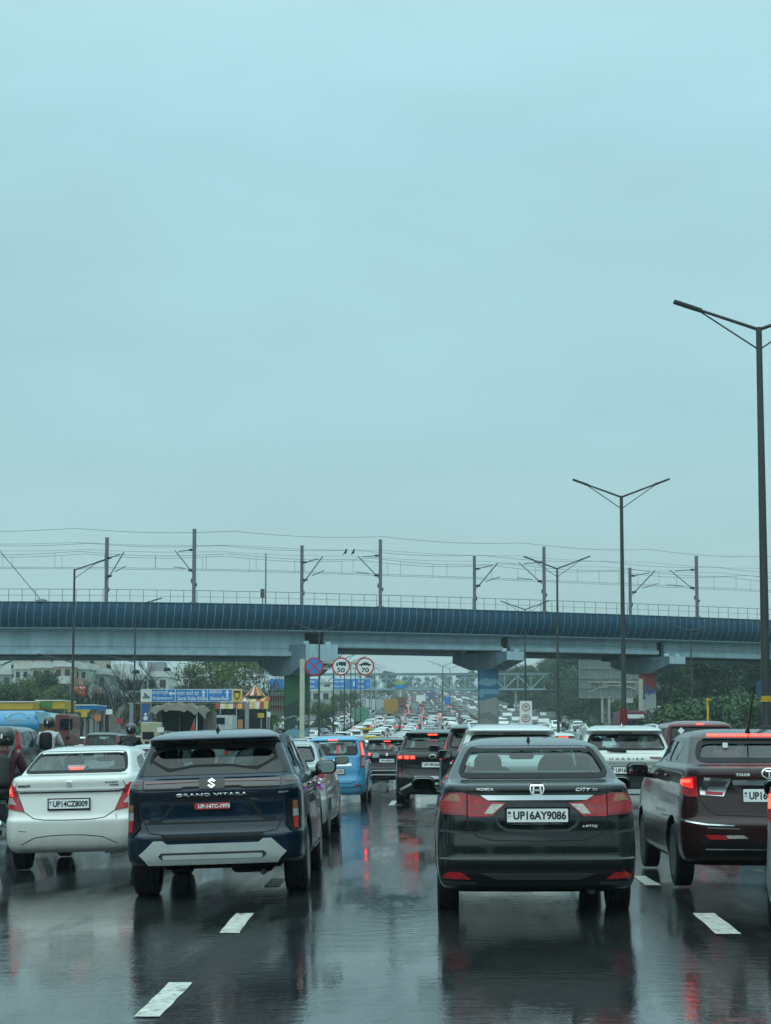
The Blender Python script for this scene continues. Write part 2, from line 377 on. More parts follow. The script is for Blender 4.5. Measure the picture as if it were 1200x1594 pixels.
def cutter(verts, faces):
    me = bpy.data.meshes.new('cut'); me.from_pydata([tuple(v) for v in verts], [], faces)
    bm = bmesh.new(); bm.from_mesh(me); bmesh.ops.recalc_face_normals(bm, faces=bm.faces); bm.to_mesh(me); bm.free()
    me.materials.append(M['under']); me.materials.append(M['under']); me.polygons.foreach_set('material_index', [1]*len(me.polygons)); return me
def loft_cut(loops):
    n = len(loops[0]); vs = [v for l in loops for v in l]; fs = [tuple(range(n)), tuple(reversed(range((len(loops)-1)*n, len(loops)*n)))]
    for k in range(len(loops)-1): fs += [(k*n+i, (k+1)*n+i, (k+1)*n+(i+1) % n, k*n+(i+1) % n) for i in range(n)]
    return cutter(vs, fs)
def resample(poly, n):
    P_ = [Vector(p) for p in poly]; P_.append(P_[0]); L_ = [0]
    for i in range(1, len(P_)): L_.append(L_[-1]+(P_[i]-P_[i-1]).length)
    # start at the point with smallest x+z
    o = []
    for k in range(n):
        s_ = L_[-1]*k/n; i = max(j for j in range(len(L_)) if L_[j] <= s_+1e-9); i = min(i, len(P_)-2); t = (s_-L_[i])/max(L_[i+1]-L_[i], 1e-9); o.append(P_[i].lerp(P_[i+1], t))
    return o
def boolean(base, cuts):
    o = link(bpy.data.objects.new('tmp', base)); cs = []
    for c in cuts:
        co = link(bpy.data.objects.new('tmpc', c)); cs.append(co)
        md = o.modifiers.new('b', 'BOOLEAN'); md.operation = 'DIFFERENCE'; md.solver = 'EXACT'; md.object = co
    bpy.context.view_layer.update(); dg = bpy.context.evaluated_depsgraph_get()
    me = bpy.data.meshes.new_from_object(o.evaluated_get(dg))
    for c in cs: bpy.data.objects.remove(c)
    bpy.data.objects.remove(o); return me
def transfer(me, base):
    vs = [v.co.copy() for v in base.vertices]; ps = [tuple(p.vertices) for p in base.polygons]; tree = BVHTree.FromPolygons(vs, ps)
    vn = [v.normal.copy() for v in base.vertices]; nl = [None]*len(me.loops)
    for p in me.polygons:
        for li in p.loop_indices:
            nrm = p.normal
            if p.material_index == 0:
                co = me.vertices[me.loops[li].vertex_index].co; loc, fn, fi, dist = tree.find_nearest(co)
                if loc is not None and dist < .002:
                    f = ps[fi]
                    if len(f) <= 4:
                        ws = poly_3d_calc([vs[i] for i in f], loc); n = Vector((0, 0, 0))
                        for w_, i in zip(ws, f): n += vn[i]*w_
                        if n.length > 0 and n.normalized().dot(p.normal) > .5: nrm = n.normalized()
            nl[li] = tuple(nrm)
    me.polygons.foreach_set('use_smooth', [True]*len(me.polygons)); me.normals_split_custom_set(nl)
def make_wheel(r, w, rimm, style=5):
    t = MB(); h = w/2; pr = [(r*.64, -h*.8), (r*.7, -h*.98), (r*.86, -h), (r*.95, -h*.93), (r*.985, -h*.8)]
    for q in (-.5, 0, .5): pr += [(r, h*(q-.2)), (r*.988, h*(q-.04)), (r*.988, h*(q+.04)), (r, h*(q+.2))]
    pr += [(r*.985, h*.8), (r*.95, h*.93), (r*.86, h), (r*.7, h*.98), (r*.64, h*.8)]
    t.lathe(pr, axis='x', n=40)
    m1 = t.mesh('wheel', M['rubber'], 30)
    b = MB(); b.lathe([(r*.655, -h*.7), (r*.655, h*.9), (r*.62, h*.92), (r*.6, h*.6), (r*.1, h*.1), (0.001, h*.1)], axis='x', n=30, mi=1)
    for k in range(style):
        a = 2*math.pi*k/style
        for da in (-.16, .16):
            M3 = Matrix.Rotation(a+da*.7, 3, 'X'); b.box(M3 @ Vector((h*.62, 0, r*.36)), (h*.3, r*.09, r*.52), 0, M3)
    b.lathe([(r*.13, h*.3), (r*.13, h*.85), (0.001, h*.9)], axis='x', n=14); b.lathe([(r*.62, h*.7), (r*.66, h*.7), (r*.66, h*.98), (r*.62, h*.98)], axis='x', n=40)
    m2 = b.mesh('rim', [rimm, M['under']], 35)
    return m1, m2
def add_wheels(root, S):
    m1, m2 = make_wheel(S['wr'], S.get('ww', .195), S.get('rim', M['alloy']))
    for y in (S['ra'], S['ra']+S['wb']):
        for sg in (1, -1):
            o = link(bpy.data.objects.new('wheel', m1), root); o.location = (sg*(S['hw']-S.get('ww', .195)/2-.025), y, S['wr']-.007)
            if sg < 0: o.rotation_euler = (0, 0, math.pi)
            c = link(bpy.data.objects.new('rim', m2), o)
# ------------------------------------------------------------------ body tables
LV_SUV = [(.24, .12, 4.2, .80), (.30, .05, 4.28, .86), (.38, .01, 4.33, .885), (.50, .0, 4.345, .8975), (.62, .0, 4.345, .8975), (.66, .03, 4.34, .8975), (.78, .06, 4.33, .89),
 (.95, .06, 4.3, .885), (1.03, .03, 4.2, .88), (1.08, .04, 4.0, .87), (1.12, .06, 3.6, .85), (1.16, .10, 3.25, .82), (1.20, .15, 3.12, .80), (1.46, .33, 2.5, .69), (1.50, .34, 2.42, .675), (1.525, .24, 2.35, .665),
 (1.55, .20, 2.3, .655), (1.575, .26, 2.2, .64), (1.60, .42, 2.1, .59), (1.63, .7, 1.95, .50), (1.645, 1.0, 1.8, .3)]
LV_CITY = [(.235, .22, 4.2, .74), (.27, .10, 4.32, .80), (.33, .045, 4.38, .83), (.42, .015, 4.42, .842), (.49, .0, 4.44, .8475), (.51, .0, 4.44, .8475), (.525, .025, 4.44, .8475), (.62, .035, 4.44, .8475), (.72, .05, 4.43, .845), (.84, .06, 4.40, .835),
 (.95, .08, 4.25, .82), (1.03, .09, 3.9, .80), (1.075, .095, 3.6, .785), (1.10, .12, 3.45, .775), (1.115, .22, 3.35, .76), (1.13, .42, 3.2, .745), (1.16, .55, 3.1, .73), (1.38, 1.0, 2.6, .615), (1.42, 1.12, 2.48, .58),
 (1.455, 1.35, 2.35, .51), (1.48, 1.6, 2.2, .41), (1.495, 1.9, 2.1, .25)]
LV_COMPACT = [(.24, .14, 3.8, .76), (.3, .05, 3.88, .82), (.4, .01, 3.95, .842), (.50, .0, 3.98, .8475), (.62, .0, 3.99, .8475), (.655, .015, 3.99, .845), (.70, .05, 3.98, .838), (.85, .08, 3.95, .825), (.95, .095, 3.85, .81), (1.02, .09, 3.65, .80), (1.10, .08, 3.3, .785), (1.15, .10, 3.05, .77),
 (1.172, .16, 3.0, .75), (1.188, .27, 2.95, .73), (1.205, .38, 2.9, .715), (1.43, .84, 2.38, .615), (1.47, .93, 2.28, .59), (1.505, 1.12, 2.15, .54), (1.535, 1.4, 2.0, .44), (1.55, 1.7, 1.85, .26)]
LV_BOX = [(.22, .1, 3.5, .74), (.28, .04, 3.58, .79), (.4, .0, 3.64, .81), (.55, .0, 3.655, .81), (.62, .02, 3.655, .81), (.7, .04, 3.65, .808), (.85, .05, 3.62, .80), (.98, .07, 3.5, .795), (1.05, .08, 3.2, .79), (1.1, .09, 3.0, .78), (1.15, .10, 2.95, .77),
 (1.5, .19, 2.4, .69), (1.55, .19, 2.3, .665), (1.59, .21, 2.2, .63), (1.63, .32, 2.1, .56), (1.66, .5, 1.95, .44), (1.675, .8, 1.7, .25)]
def scaled(lv, L, hw, H):
    l0 = max(a[2] for a in lv); w0 = max(a[3] for a in lv); h0 = lv[-1][0]; z0 = lv[0][0]
    return [(z0+(a[0]-z0)*(H-z0)/(h0-z0), a[1]*(L/l0), a[2]*L/l0, a[3]*hw/w0) for a in lv]
KIND = {
 'suv': dict(lv=LV_SUV, L=4.345, hw=.8975, H=1.645, belt=1.18, wr=.345, ww=.215, ra=.86, wb=2.6,
   rwin=[(-.66, 1.215), (.66, 1.215), (.60, 1.47), (-.60, 1.47)], fwin=[(-.66, 1.22), (.66, 1.22), (.56, 1.53), (-.56, 1.53)],
   swin=[[(.62, 1.25), (.72, 1.42), (1.02, 1.48), (1.02, 1.22)], [(1.10, 1.20), (1.10, 1.49), (1.92, 1.51), (1.92, 1.18)], [(2.02, 1.18), (2.02, 1.51), (2.25, 1.50), (2.78, 1.26), (2.86, 1.18)]]),
 'city': dict(lv=LV_CITY, L=4.44, hw=.8475, H=1.495, belt=1.12, wr=.302, ww=.185, ra=.97, wb=2.6,
   rwin=[(-.625, 1.168), (.625, 1.168), (.525, 1.39), (-.525, 1.39)], fwin=[(-.58, 1.15), (.58, 1.15), (.48, 1.39), (-.48, 1.39)],
   swin=[[(1.25, 1.16), (1.42, 1.34), (1.95, 1.38), (2.05, 1.38), (2.05, 1.13)], [(2.13, 1.13), (2.13, 1.38), (2.40, 1.37), (2.95, 1.20), (3.02, 1.13)]]),
 'compact': dict(lv=LV_COMPACT, L=3.995, hw=.8475, H=1.55, belt=1.19, wr=.29, ww=.175, ra=.78, wb=2.43,
   rwin=[(-.64, 1.225), (.64, 1.225), (.55, 1.455), (-.55, 1.455)], fwin=[(-.6, 1.22), (.6, 1.22), (.5, 1.44), (-.5, 1.44)],
   swin=[[(1.08, 1.24), (1.2, 1.38), (1.75, 1.43), (1.75, 1.2)], [(1.83, 1.19), (1.83, 1.43), (2.15, 1.43), (2.62, 1.27), (2.72, 1.19)]]),
 'box': dict(lv=LV_BOX, L=3.655, hw=.81, H=1.675, belt=1.13, wr=.29, ww=.165, ra=.62, wb=2.43,
   rwin=[(-.60, 1.20), (.60, 1.20), (.53, 1.54), (-.53, 1.54)], fwin=[(-.62, 1.2), (.62, 1.2), (.54, 1.54), (-.54, 1.54)],
   swin=[[(.42, 1.22), (.46, 1.5), (.70, 1.53), (.70, 1.18)], [(.78, 1.16), (.78, 1.54), (1.52, 1.56), (1.52, 1.15)], [(1.6, 1.15), (1.6, 1.56), (2.15, 1.53), (2.66, 1.26), (2.72, 1.15)]]),
}
def build_car(kind, name, label, cat, px, s, z=0., yaw=0., roll=0., hero=True, color=None, group=None, L=None, hw=None, H=None, rim=None, gl='glass', inner='interior', seats=True, mirrors=True, levels=None, cladding=None, **kw):
    K_ = dict(KIND[kind]); L0, W0, H0 = K_['L'], K_['hw'], K_['H']
    L = L or L0; hw = hw or W0; H = H or H0; lv = scaled(levels or K_['lv'], L, hw, H)
    z0 = lv[0][0]; fz = lambda q: z0+(q-z0)*(H-z0)/(H0-z0); fy = L/L0; fw = hw/W0
    S = dict(hw=hw, L=L, H=H, wr=K_['wr']*(kw.get('wrs', 1)), ww=kw.get('ww', K_['ww']), ra=K_['ra']*fy, wb=K_['wb']*fy, rim=rim or M['alloy'])
    su = lambda P_: [(u*fw, fz(q)) for u, q in P_]; sy = lambda P_: [(y*fy, fz(q)) for y, q in P_]
    rwin, fwin, swin = su(kw.get('rwin', K_['rwin'])), su(K_['fwin']), [sy(p) for p in kw.get('swin', K_['swin'])]
    B = Body(lv, fz(K_['belt']), res=1.0 if hero else .7, sub=4 if hero else 3, bow=kw.get('bow', .05), ca=kw.get('ca', .34), cb=kw.get('cb', .30))
    Y = FPX/s; P0 = at(px, 1156, Y)
    root = thing(name, label, cat, (P0.x, Y, z), yaw, group, roll); B.root = root; B.S = S; B.fz = fz; B.fw = fw; B.fy = fy
    base = B.mesh('body', [color, M['under']])
    cuts = []; ax = []
    for y in (S['ra'], S['ra']+S['wb']):
        for sg in (1, -1):
            n = 36; r = S['wr']+.055; vs = []
            for xx in (hw-.27, hw+.2):
                vs += [Vector((sg*xx, y+r*math.cos(2*math.pi*k/n), S['wr']+.02+r*math.sin(2*math.pi*k/n))) for k in range(n)]
            cuts.append(cutter(vs, [tuple(range(n)), tuple(reversed(range(n, 2*n)))]+[(i, i+n, (i+1) % n+n, (i+1) % n) for i in range(n)]))
    if hero:
        o1 = resample(rnd(rwin, .16), 48); o2 = resample(rnd(fwin, .16), 48)
        p1 = [B.rp(*p) for p in o1]; p2 = [B.fp(*p) for p in o2]; dy = Vector((0, 1, 0))
        ya, yb_ = min(p.y for p in p1)-.3, max(p.y for p in p2)+.3; cuts.append(loft_cut([[Vector((p.x, ya, p.z)) for p in p1], [p+dy*.03 for p in p1], [p-dy*.03 for p in p2], [Vector((p.x, yb_, p.z)) for p in p2]]))
        for sw in swin:
            o3 = rnd(sw, .2, 2); cuts.append(loft_cut([[Vector((-1.3, *p)) for p in o3], [Vector((1.3, *p)) for p in o3]]))
    me = boolean(base, cuts)
    me.materials.clear(); me.materials.append(color); me.materials.append(M[inner] if hero else M['under'])
    transfer(me, base)
    # wheel housings stay dark whatever the cabin colour
    if hero and inner != 'under':
        me.materials.append(M['under'])
        for p in me.polygons:
            if p.material_index == 1 and p.center.z < fz(.95): p.material_index = 2
    me.name = 'body'; body = link(bpy.data.objects.new('body', me), root)
    G = M[gl] if hero else M['privacy']
    sc_ = lambda P_, f: (lambda c: [(c[0]+(x-c[0])*f, c[1]+(y-c[1])*f) for x, y in P_])((sum(p[0] for p in P_)/len(P_), sum(p[1] for p in P_)/len(P_)))
    o = -.008 if hero else .004
    gr = .06 if hero else .1
    patch(B, 'rear', rnd(sc_(rwin, 1.06), .16), 'rear_window', G, root, o, .004, gr)
    patch(B, 'front', rnd(sc_(fwin, 1.05), .16), 'windscreen', M['glass_clear'] if hero else M['privacy'], root, o, .004, .1)
    for kd in ('right', 'left'):
        for sw in swin: patch(B, kd, rnd(sc_(sw, 1.05), .2), 'side_window', (M['glass_dark'] if hero else M['privacy']), root, o, .004, .1)
    if kw.get('frit', .035): ribbon(B, 'rear', [(lambda q: q+[q[0]])(rnd(sc_(rwin, 1.02), .16))], kw.get('frit', .035), 'window_seal', M['black'], root, .003)
    add_wheels(root, S)
    # shut lines along the flanks and door handles
    ys = [swin[-2][0][0]+.05 if len(swin) > 1 else 1, (swin[-1][0][0]+swin[-2][-1][0])/2, swin[-1][-1][0]+.06]
    for kd in ('right', 'left'):
        lines = [[(y, fz(K_['belt'])-.02), (y-(.03 if i else -.16), .75), (y+(.0 if i else .22), .36)] for i, y in enumerate(ys)]+[[(ys[0]+.22, .36), (ys[2], .36)]]
        ribbon(B, kd, lines, .008, 'door_gap', M['seam'], root, .002)
        sg = 1 if kd == 'right' else -1
        for y in (ys[0]+.18, ys[1]+.16):
            p, n = B.surf(kd, y, fz(K_['belt'])-.12); mb = MB(); mb.rbox(p+n*.012, (.028, .17, .026), .012); mb.build('door_handle', kw.get('handle', color), root)
    if mirrors:
        for sg in (1, -1):
            ym = swin[-1][-1][0]-.10; zm = fz(K_['belt'])+kw.get('mz', .0); xb = abs(B.sp(ym, zm-.04, 1).x); mb = MB()
            c = Vector((sg*(xb+.155), ym-.02, zm+.02)); mb.rbox(c, (.235, .11, .15), .06, 0, None, 5); mb.tube([(sg*(xb-.02), ym+.02, zm-.05), (sg*(xb+.07), ym, zm-.035)], .03, 8, 1)
            mo = mb.build('side_mirror', [kw.get('mircol', color), M['black']], root, 50)
            g_ = MB(); g_.rbox(c+Vector((0, -.062, 0)), (.205, .02, .125), .05, 0, None, 5); g_.build('mirror_glass', M['mirror'], mo, 30)
            h_ = MB(); h_.rbox(c+Vector((0, -.053, 0)), (.228, .02, .145), .058, 0, None, 5); h_.build('mirror_bezel', M['black'], mo, 30)
    # underside
    ub = MB(); ub.box((0, S['ra'], S['wr']*.95), (hw*1.5, .09, .09)); ub.tube([(-.3*1, .35, .27), (-.3, S['ra']+.6, .27)], .03); ub.rbox((.35, .42, .30), (.42, .22, .13), .06)
    ub.box((0, L*.55, .27), (hw*1.3, L*.7, .05)); ub.build('axle_and_underbody', M['under'], root)
    ex = MB(); ex.lathe([(.024, .16), (.028, .16), (.028, .45), (.022, .45), (.022, .18), (.018, .18)], (hw*.52, 0, .245), 'y', 16); ex.build('exhaust_pipe', M['trim'], root)
    if hero and seats:
        yb = L*kw.get('sty', .50); zb = rwin[0][1]
        for sg in (-1, 1):
            mb = MB(); mb.rbox((sg*.34, yb, zb-.12), (.46, .13, .34), .09, 0, None, 5)
            hr = kw.get('hrz', .12); mb.rbox((sg*.34, yb-.02, zb+hr), (.26, .11, .20), .08, 0, None, 5)
            for q in (-.06, .06): mb.tube([(sg*.34+q, yb, zb-.02), (sg*.34+q, yb, zb+hr)], .008, 6)
            mb.build('front_seat', M[kw.get('seatm', 'seat')], root, 50)
        mb = MB(); mb.rbox((0, rwin[0][1]*0+B.rp(0, rwin[0][1]).y+.42, zb-.045), (hw*1.25, .16, .15), .05, 0, None, 4); mb.build('rear_seat', M[kw.get('seatm', 'seat')], root, 50)
        mb = MB(); yd = B.fp(0, fwin[0][1]).y-.35; mb.rbox((0, yd, fwin[0][1]-.02), (hw*1.3, .3, .08), .03); mb.build('dashboard', M['interior'], root, 50)
        mb = MB(); mb.lathe([(.165, -.012), (.185, 0), (.165, .012), (.15, 0)], (.34, yd-.18, fwin[0][1]+.03), 'y', 24); mb.build('steering_wheel', M['black'], root, 60)
        mb = MB(); mb.rbox((0, B.fp(0, fwin[2][1]-.05).y-.14, fwin[2][1]-.075), (.24, .03, .07), .03); mb.tube([(0, B.fp(0, fwin[2][1]-.02).y-.12, fwin[2][1]-.04), (0, B.fp(0, fwin[2][1]).y-.08, fwin[2][1]+.02)], .012, 6); mb.build('rear_view_mirror', M['black'], root, 50)
    return root, B
def pair(B, poly, name, m, off=.012, thick=.03, g=.04, parent=None):
    a = patch(B, 'rear', poly, name, m, parent or B.root, off, thick, g); b = patch(B, 'rear', mirror_poly(poly), name, m, parent or B.root, off, thick, g); return a, b
def plate_on(B, z, txt, w=.5, h=.12, u=0., m='plate', tm='ink', frame=True, tw=.86, lift=.012, tilt=0):
    p, n = B.surf('rear', u, z); y = min(B.rp(u-w/2, z).y, B.rp(u, z-h/2).y, B.rp(u, z+h/2).y, p.y)-lift
    mb = MB(); mb.rbox((u, y, z), (w, .012, h), .012, 0); 
    o = mb.build('number_plate', M[m], B.root, 30)
    if frame:
        f = MB()
        for (cx, cz, dx, dz) in ((0, h/2+.004, w+.03, .012), (0, -h/2-.006, w+.03, .02), (-w/2-.006, 0, .014, h), (w/2+.006, 0, .014, h)): f.box((u+cx, y+.001, z+cz), (dx, .018, dz))
        f.build('plate_frame', M['black'], o, 0)
    text_flat(txt, (u+.018, y-.0065, z), w*tw, h*.62, 'plate_text', M[tm], o, off=.001, bold=.035)
    if m == 'plate':
        text_flat('IND', (u-w/2+.022, y-.0065, z-.008), .028, .011, 'plate_text', M['smoke'], o, off=.001, bold=.0)
        q = MB(); q.box((u-w/2+.022, y-.0075, z+.022), (.022, .002, .018)); q.build('hologram', M['smoke'], o, 0)
    return y
def fin(B, y, z, parent, h=.08, m='black'):
    mb = MB(); vs = []
    for k, (yy, hh, ww) in enumerate(((0, .0, .022), (.02, .6, .018), (.03, 1, .006), (.06, .8, .02), (.15, .1, .026), (.17, 0, .02))):
        vs += [(-ww, y+yy, z), (0, y+yy, z+h*hh), (ww, y+yy, z)]
    fs = []
    for k in range(5):
        for a, b in ((0, 1), (1, 2), (2, 0)): fs.append((3*k+a, 3*k+b, 3*k+3+b, 3*k+3+a))
    mb.add(vs, fs+[(0, 1, 2), (15, 17, 16)]); mb.build('antenna_fin', M[m], parent, 60)
def zig_logo(B, u, z, h, parent, m='badge', off=.014):             # flat zig-zag letter emblem
    pts = [(.0, 1), (.92, .42), (.55, .17), (.0, .48), (-.28, .32), (.92, -.42), (0, -1), (-.92, -.42), (-.55, -.17), (0, -.48), (.28, -.32), (-.92, .42)]
    patch(B, 'rear', [(u+a*h*.5*.98, z+b*h*.5) for a, b in pts], 'badge', M[m], parent, off, .014, .05, 30)
def ring_line(c, rx, rz, n=24): return [(c[0]+rx*math.cos(2*math.pi*k/n), c[1]+rz*math.sin(2*math.pi*k/n)) for k in range(n+1)]

# ---- navy SUV straight ahead on the left
navy = paint('wet_navy_paint', (.0015, .014, .032), .15, .3, .25, 1.0)
rt, B = build_car('suv', 'sport_utility_vehicle', 'navy blue SUV with silver skid plate and small red number plate', 'car', 335, 161.5, -.088, R_(1.6), R_(-1.9), color=navy, gl='glass_dark', handle=M['chrome'], mircol=M['black'], sty=.52, frit=.05, rim=M['alloy'], ca=.30, cb=.26, levels=[(.335, .14, 4.2, .80), (.345, .06, 4.28, .86), (.40, .01, 4.33, .885)]+LV_SUV[3:], ww=.235,
                  rwin=[(-.42, 1.235), (-.18, 1.275), (.18, 1.275), (.42, 1.235), (.62, 1.34), (.585, 1.435), (.45, 1.47), (-.45, 1.47), (-.585, 1.435), (-.62, 1.34)])
S_SUV = rt
blk = M['black']
# black surround of the rear glass
for sg in (1, -1):
    f = lambda P_: P_ if sg > 0 else mirror_poly(P_)
    patch(B, 'rear', f([(.42, 1.222), (.735, 1.20), (.70, 1.33), (.655, 1.475), (.45, 1.485), (.60, 1.435), (.635, 1.34)]), 'window_frame', M['privacy'], rt, .004, .012)
patch(B, 'rear', [(-.735, 1.20), (.735, 1.20), (.43, 1.23), (.18, 1.27), (-.18, 1.27), (-.43, 1.23)], 'window_frame', M['privacy'], rt, .0045, .012)
patch(B, 'rear', rnd([(-.16, 1.497), (.16, 1.497), (.15, 1.515), (-.15, 1.515)], .02), 'high_brake_light', M['red_dark'], rt, .006)
# light bar across the tailgate
patch(B, 'rear', [(-.66, 1.075), (-.30, 1.075), (-.27, 1.09), (.27, 1.09), (.30, 1.075), (.66, 1.075), (.66, 1.150), (-.66, 1.150)], 'light_bar', M['smoke'], rt, .010, .03)
ribbon(B, 'rear', [[(-.65, 1.128), (-.13, 1.135)], [(.13, 1.135), (.65, 1.128)]], .014, 'light_strip', M['red_dark'], rt, .013)
ribbon(B, 'rear', [[(-.66, 1.068), (-.31, 1.068), (-.27, 1.083), (.27, 1.083), (.31, 1.068), (.66, 1.068)]], .014, 'light_bar_trim', M['seam'], rt, .012)
pair(B, [(.675, 1.07), (.86, 1.085), (.93, 1.10), (.93, 1.135), (.86, 1.15), (.675, 1.155)], 'tail_light', M['smoke'], .010)
for sg in (1, -1): ribbon(B, 'rear', [[(sg*.69, 1.125), (sg*.92, 1.12)]], .014, 'light_strip', M['red_dark'], rt, .013)
patch(B, 'rear', rnd([(-.125, 1.06), (.125, 1.06), (.125, 1.155), (-.125, 1.155)], .02), 'badge_panel', M['privacy'], rt, .018, .03)
zig_logo(B, 0, 1.108, .088, rt, off=.026)
text_on(B, 'rear', 'GRAND VITARA', 0, 1.01, .70, .030, 'badge_text', M['badge'], rt, bold=.03)
ribbon(B, 'rear', [[(.64, 1.015), (.74, 1.02)]], .016, 'badge_text', M['badge'], rt, .006)
# tailgate recess, seams
ribbon(B, 'rear', [[(-.62, .77), (-.50, .77), (-.34, .965), (.34, .965), (.50, .77), (.62, .77)]], .03, 'tailgate_crease', M['seam'], rt, .0015)
ribbon(B, 'rear', [[(-.70, 1.05), (-.69, .80), (-.62, .66), (-.45, .63), (.45, .63), (.62, .66), (.69, .80), (.70, 1.05)]], .010, 'panel_gap', M['seam'], rt)
ribbon(B, 'rear', [[(-.66, .745), (.66, .745)]], .018, 'tailgate_crease', M['seam'], rt)
plate_on(B, .90, 'UP-14TC-1973', .34, .062, 0, 'platered', 'plate', False, .9)
B2 = patch(B, 'rear', rnd([(-.47, .575), (.47, .575), (.50, .635), (-.50, .635)], .03), 'bumper_recess', M['black'], rt, .003)
patch(B, 'rear', [(-1.0, .345), (1.0, .345), (1.0, .40), (-1.0, .40)], 'lower_cladding', M['black'], rt, .004)
# corner lamps in black housings
ho = pair(B, rnd([(.70, .70), (.80, .62), (.86, .64), (.88, .88), (.83, .95), (.745, .95)], .03), 'lamp_housing', M['black'], .014)
for i, sg in enumerate((1, -1)):
    f = lambda P_: P_ if sg > 0 else mirror_poly(P_)
    patch(B, 'rear', f(rnd([(.775, .86), (.835, .86), (.835, .93), (.775, .93)], .015)), 'amber_lens', M['amber'], ho[i], .022)
    patch(B, 'rear', f([(.775, .775), (.838, .775), (.838, .855), (.775, .855)]), 'clear_lens', M['clear'], ho[i], .022)
    patch(B, 'rear', f([(.785, .66), (.83, .66), (.838, .77), (.775, .77)]), 'reflector', M['red_lens'], ho[i], .022)
# silver skid plate
sk = patch(B, 'rear', [(-.62, .375), (.62, .375), (.70, .455), (.565, .58), (.485, .58), (.44, .545), (-.44, .545), (-.485, .58), (-.565, .58), (-.70, .455)], 'skid_plate', M['silver'], rt, .045, .07, .05)
patch(B, 'rear', rnd([(-.49, .415), (.49, .415), (.52, .44), (.49, .468), (-.49, .468), (-.52, .44)], .01), 'skid_plate_groove_shade', M['trim'], sk, .048, .01)  # grey strip paints the shade along the groove
patch(B, 'rear', rnd([(-.47, .415), (.47, .415), (.48, .43), (.47, .448), (-.47, .448), (-.48, .43)], .01), 'skid_plate_inset', M['silver'], sk, .052, .01)
for kd in ('right', 'left'):
    ribbon(B, kd, [[(1.35, .36), (1.5, .33), (3.0, .33), (3.1, .36)]], .09, 'sill_cladding', M['black'], rt, .012)
    ribbon(B, kd, [[(1.45, .40), (3.0, .40)]], .02, 'sill_trim', M['silver'], rt, .02)
fin(B, .62, 1.615, rt, .09)
mb = MB()
for sg in (1, -1): mb.tube([(sg*.55, .75, 1.60), (sg*.57, 1.0, 1.635), (sg*.57, 2.0, 1.63), (sg*.55, 2.2, 1.58)], .016, 6)
mb.build('roof_rail', M['trim'], rt)
# lilac ribbon on the door handle
def ribbon_bow(p):
    mb = MB()
    rr = random.Random(3)
    for k in range(22):
        a = rr.uniform(0, 6.28); b = rr.uniform(-.6, .9); d = Vector((rr.uniform(.2, 1), math.cos(a), math.sin(a)*.8)).normalized(); r = rr.uniform(.05, .11)
        sd = d.cross(Vector((0, 0, 1))).normalized()*.014
        pts = [Vector(p), Vector(p)+d*r*.6+Vector((.02, 0, .02)), Vector(p)+d*r+Vector((0, 0, -.02*b))]
        vs = []
        for q in pts: vs += [q+sd, q-sd]
        mb.add([v+Vector((0, 0, .002)) for v in vs]+[v-Vector((0, 0, .002)) for v in vs], [(0, 1, 3, 2), (2, 3, 5, 4), (6, 8, 9, 7), (8, 10, 11, 9)], k % 3)
    return mb
Wp = rt.matrix_basis
pp, nn_ = B.surf('right', 1.75, 1.04)
o = ribbon_bow(pp+nn_*.04).build('gift_bow', [mat('lilac_ribbon', (.35, .12, .6), .4), mat('magenta_ribbon', (.5, .05, .3), .4), M['white']], None, 30); tag(o, 'small lilac and white ribbon bow tied to the door handle of the navy SUV', 'ribbon bow')
o.matrix_basis = rt.matrix_basis.copy()

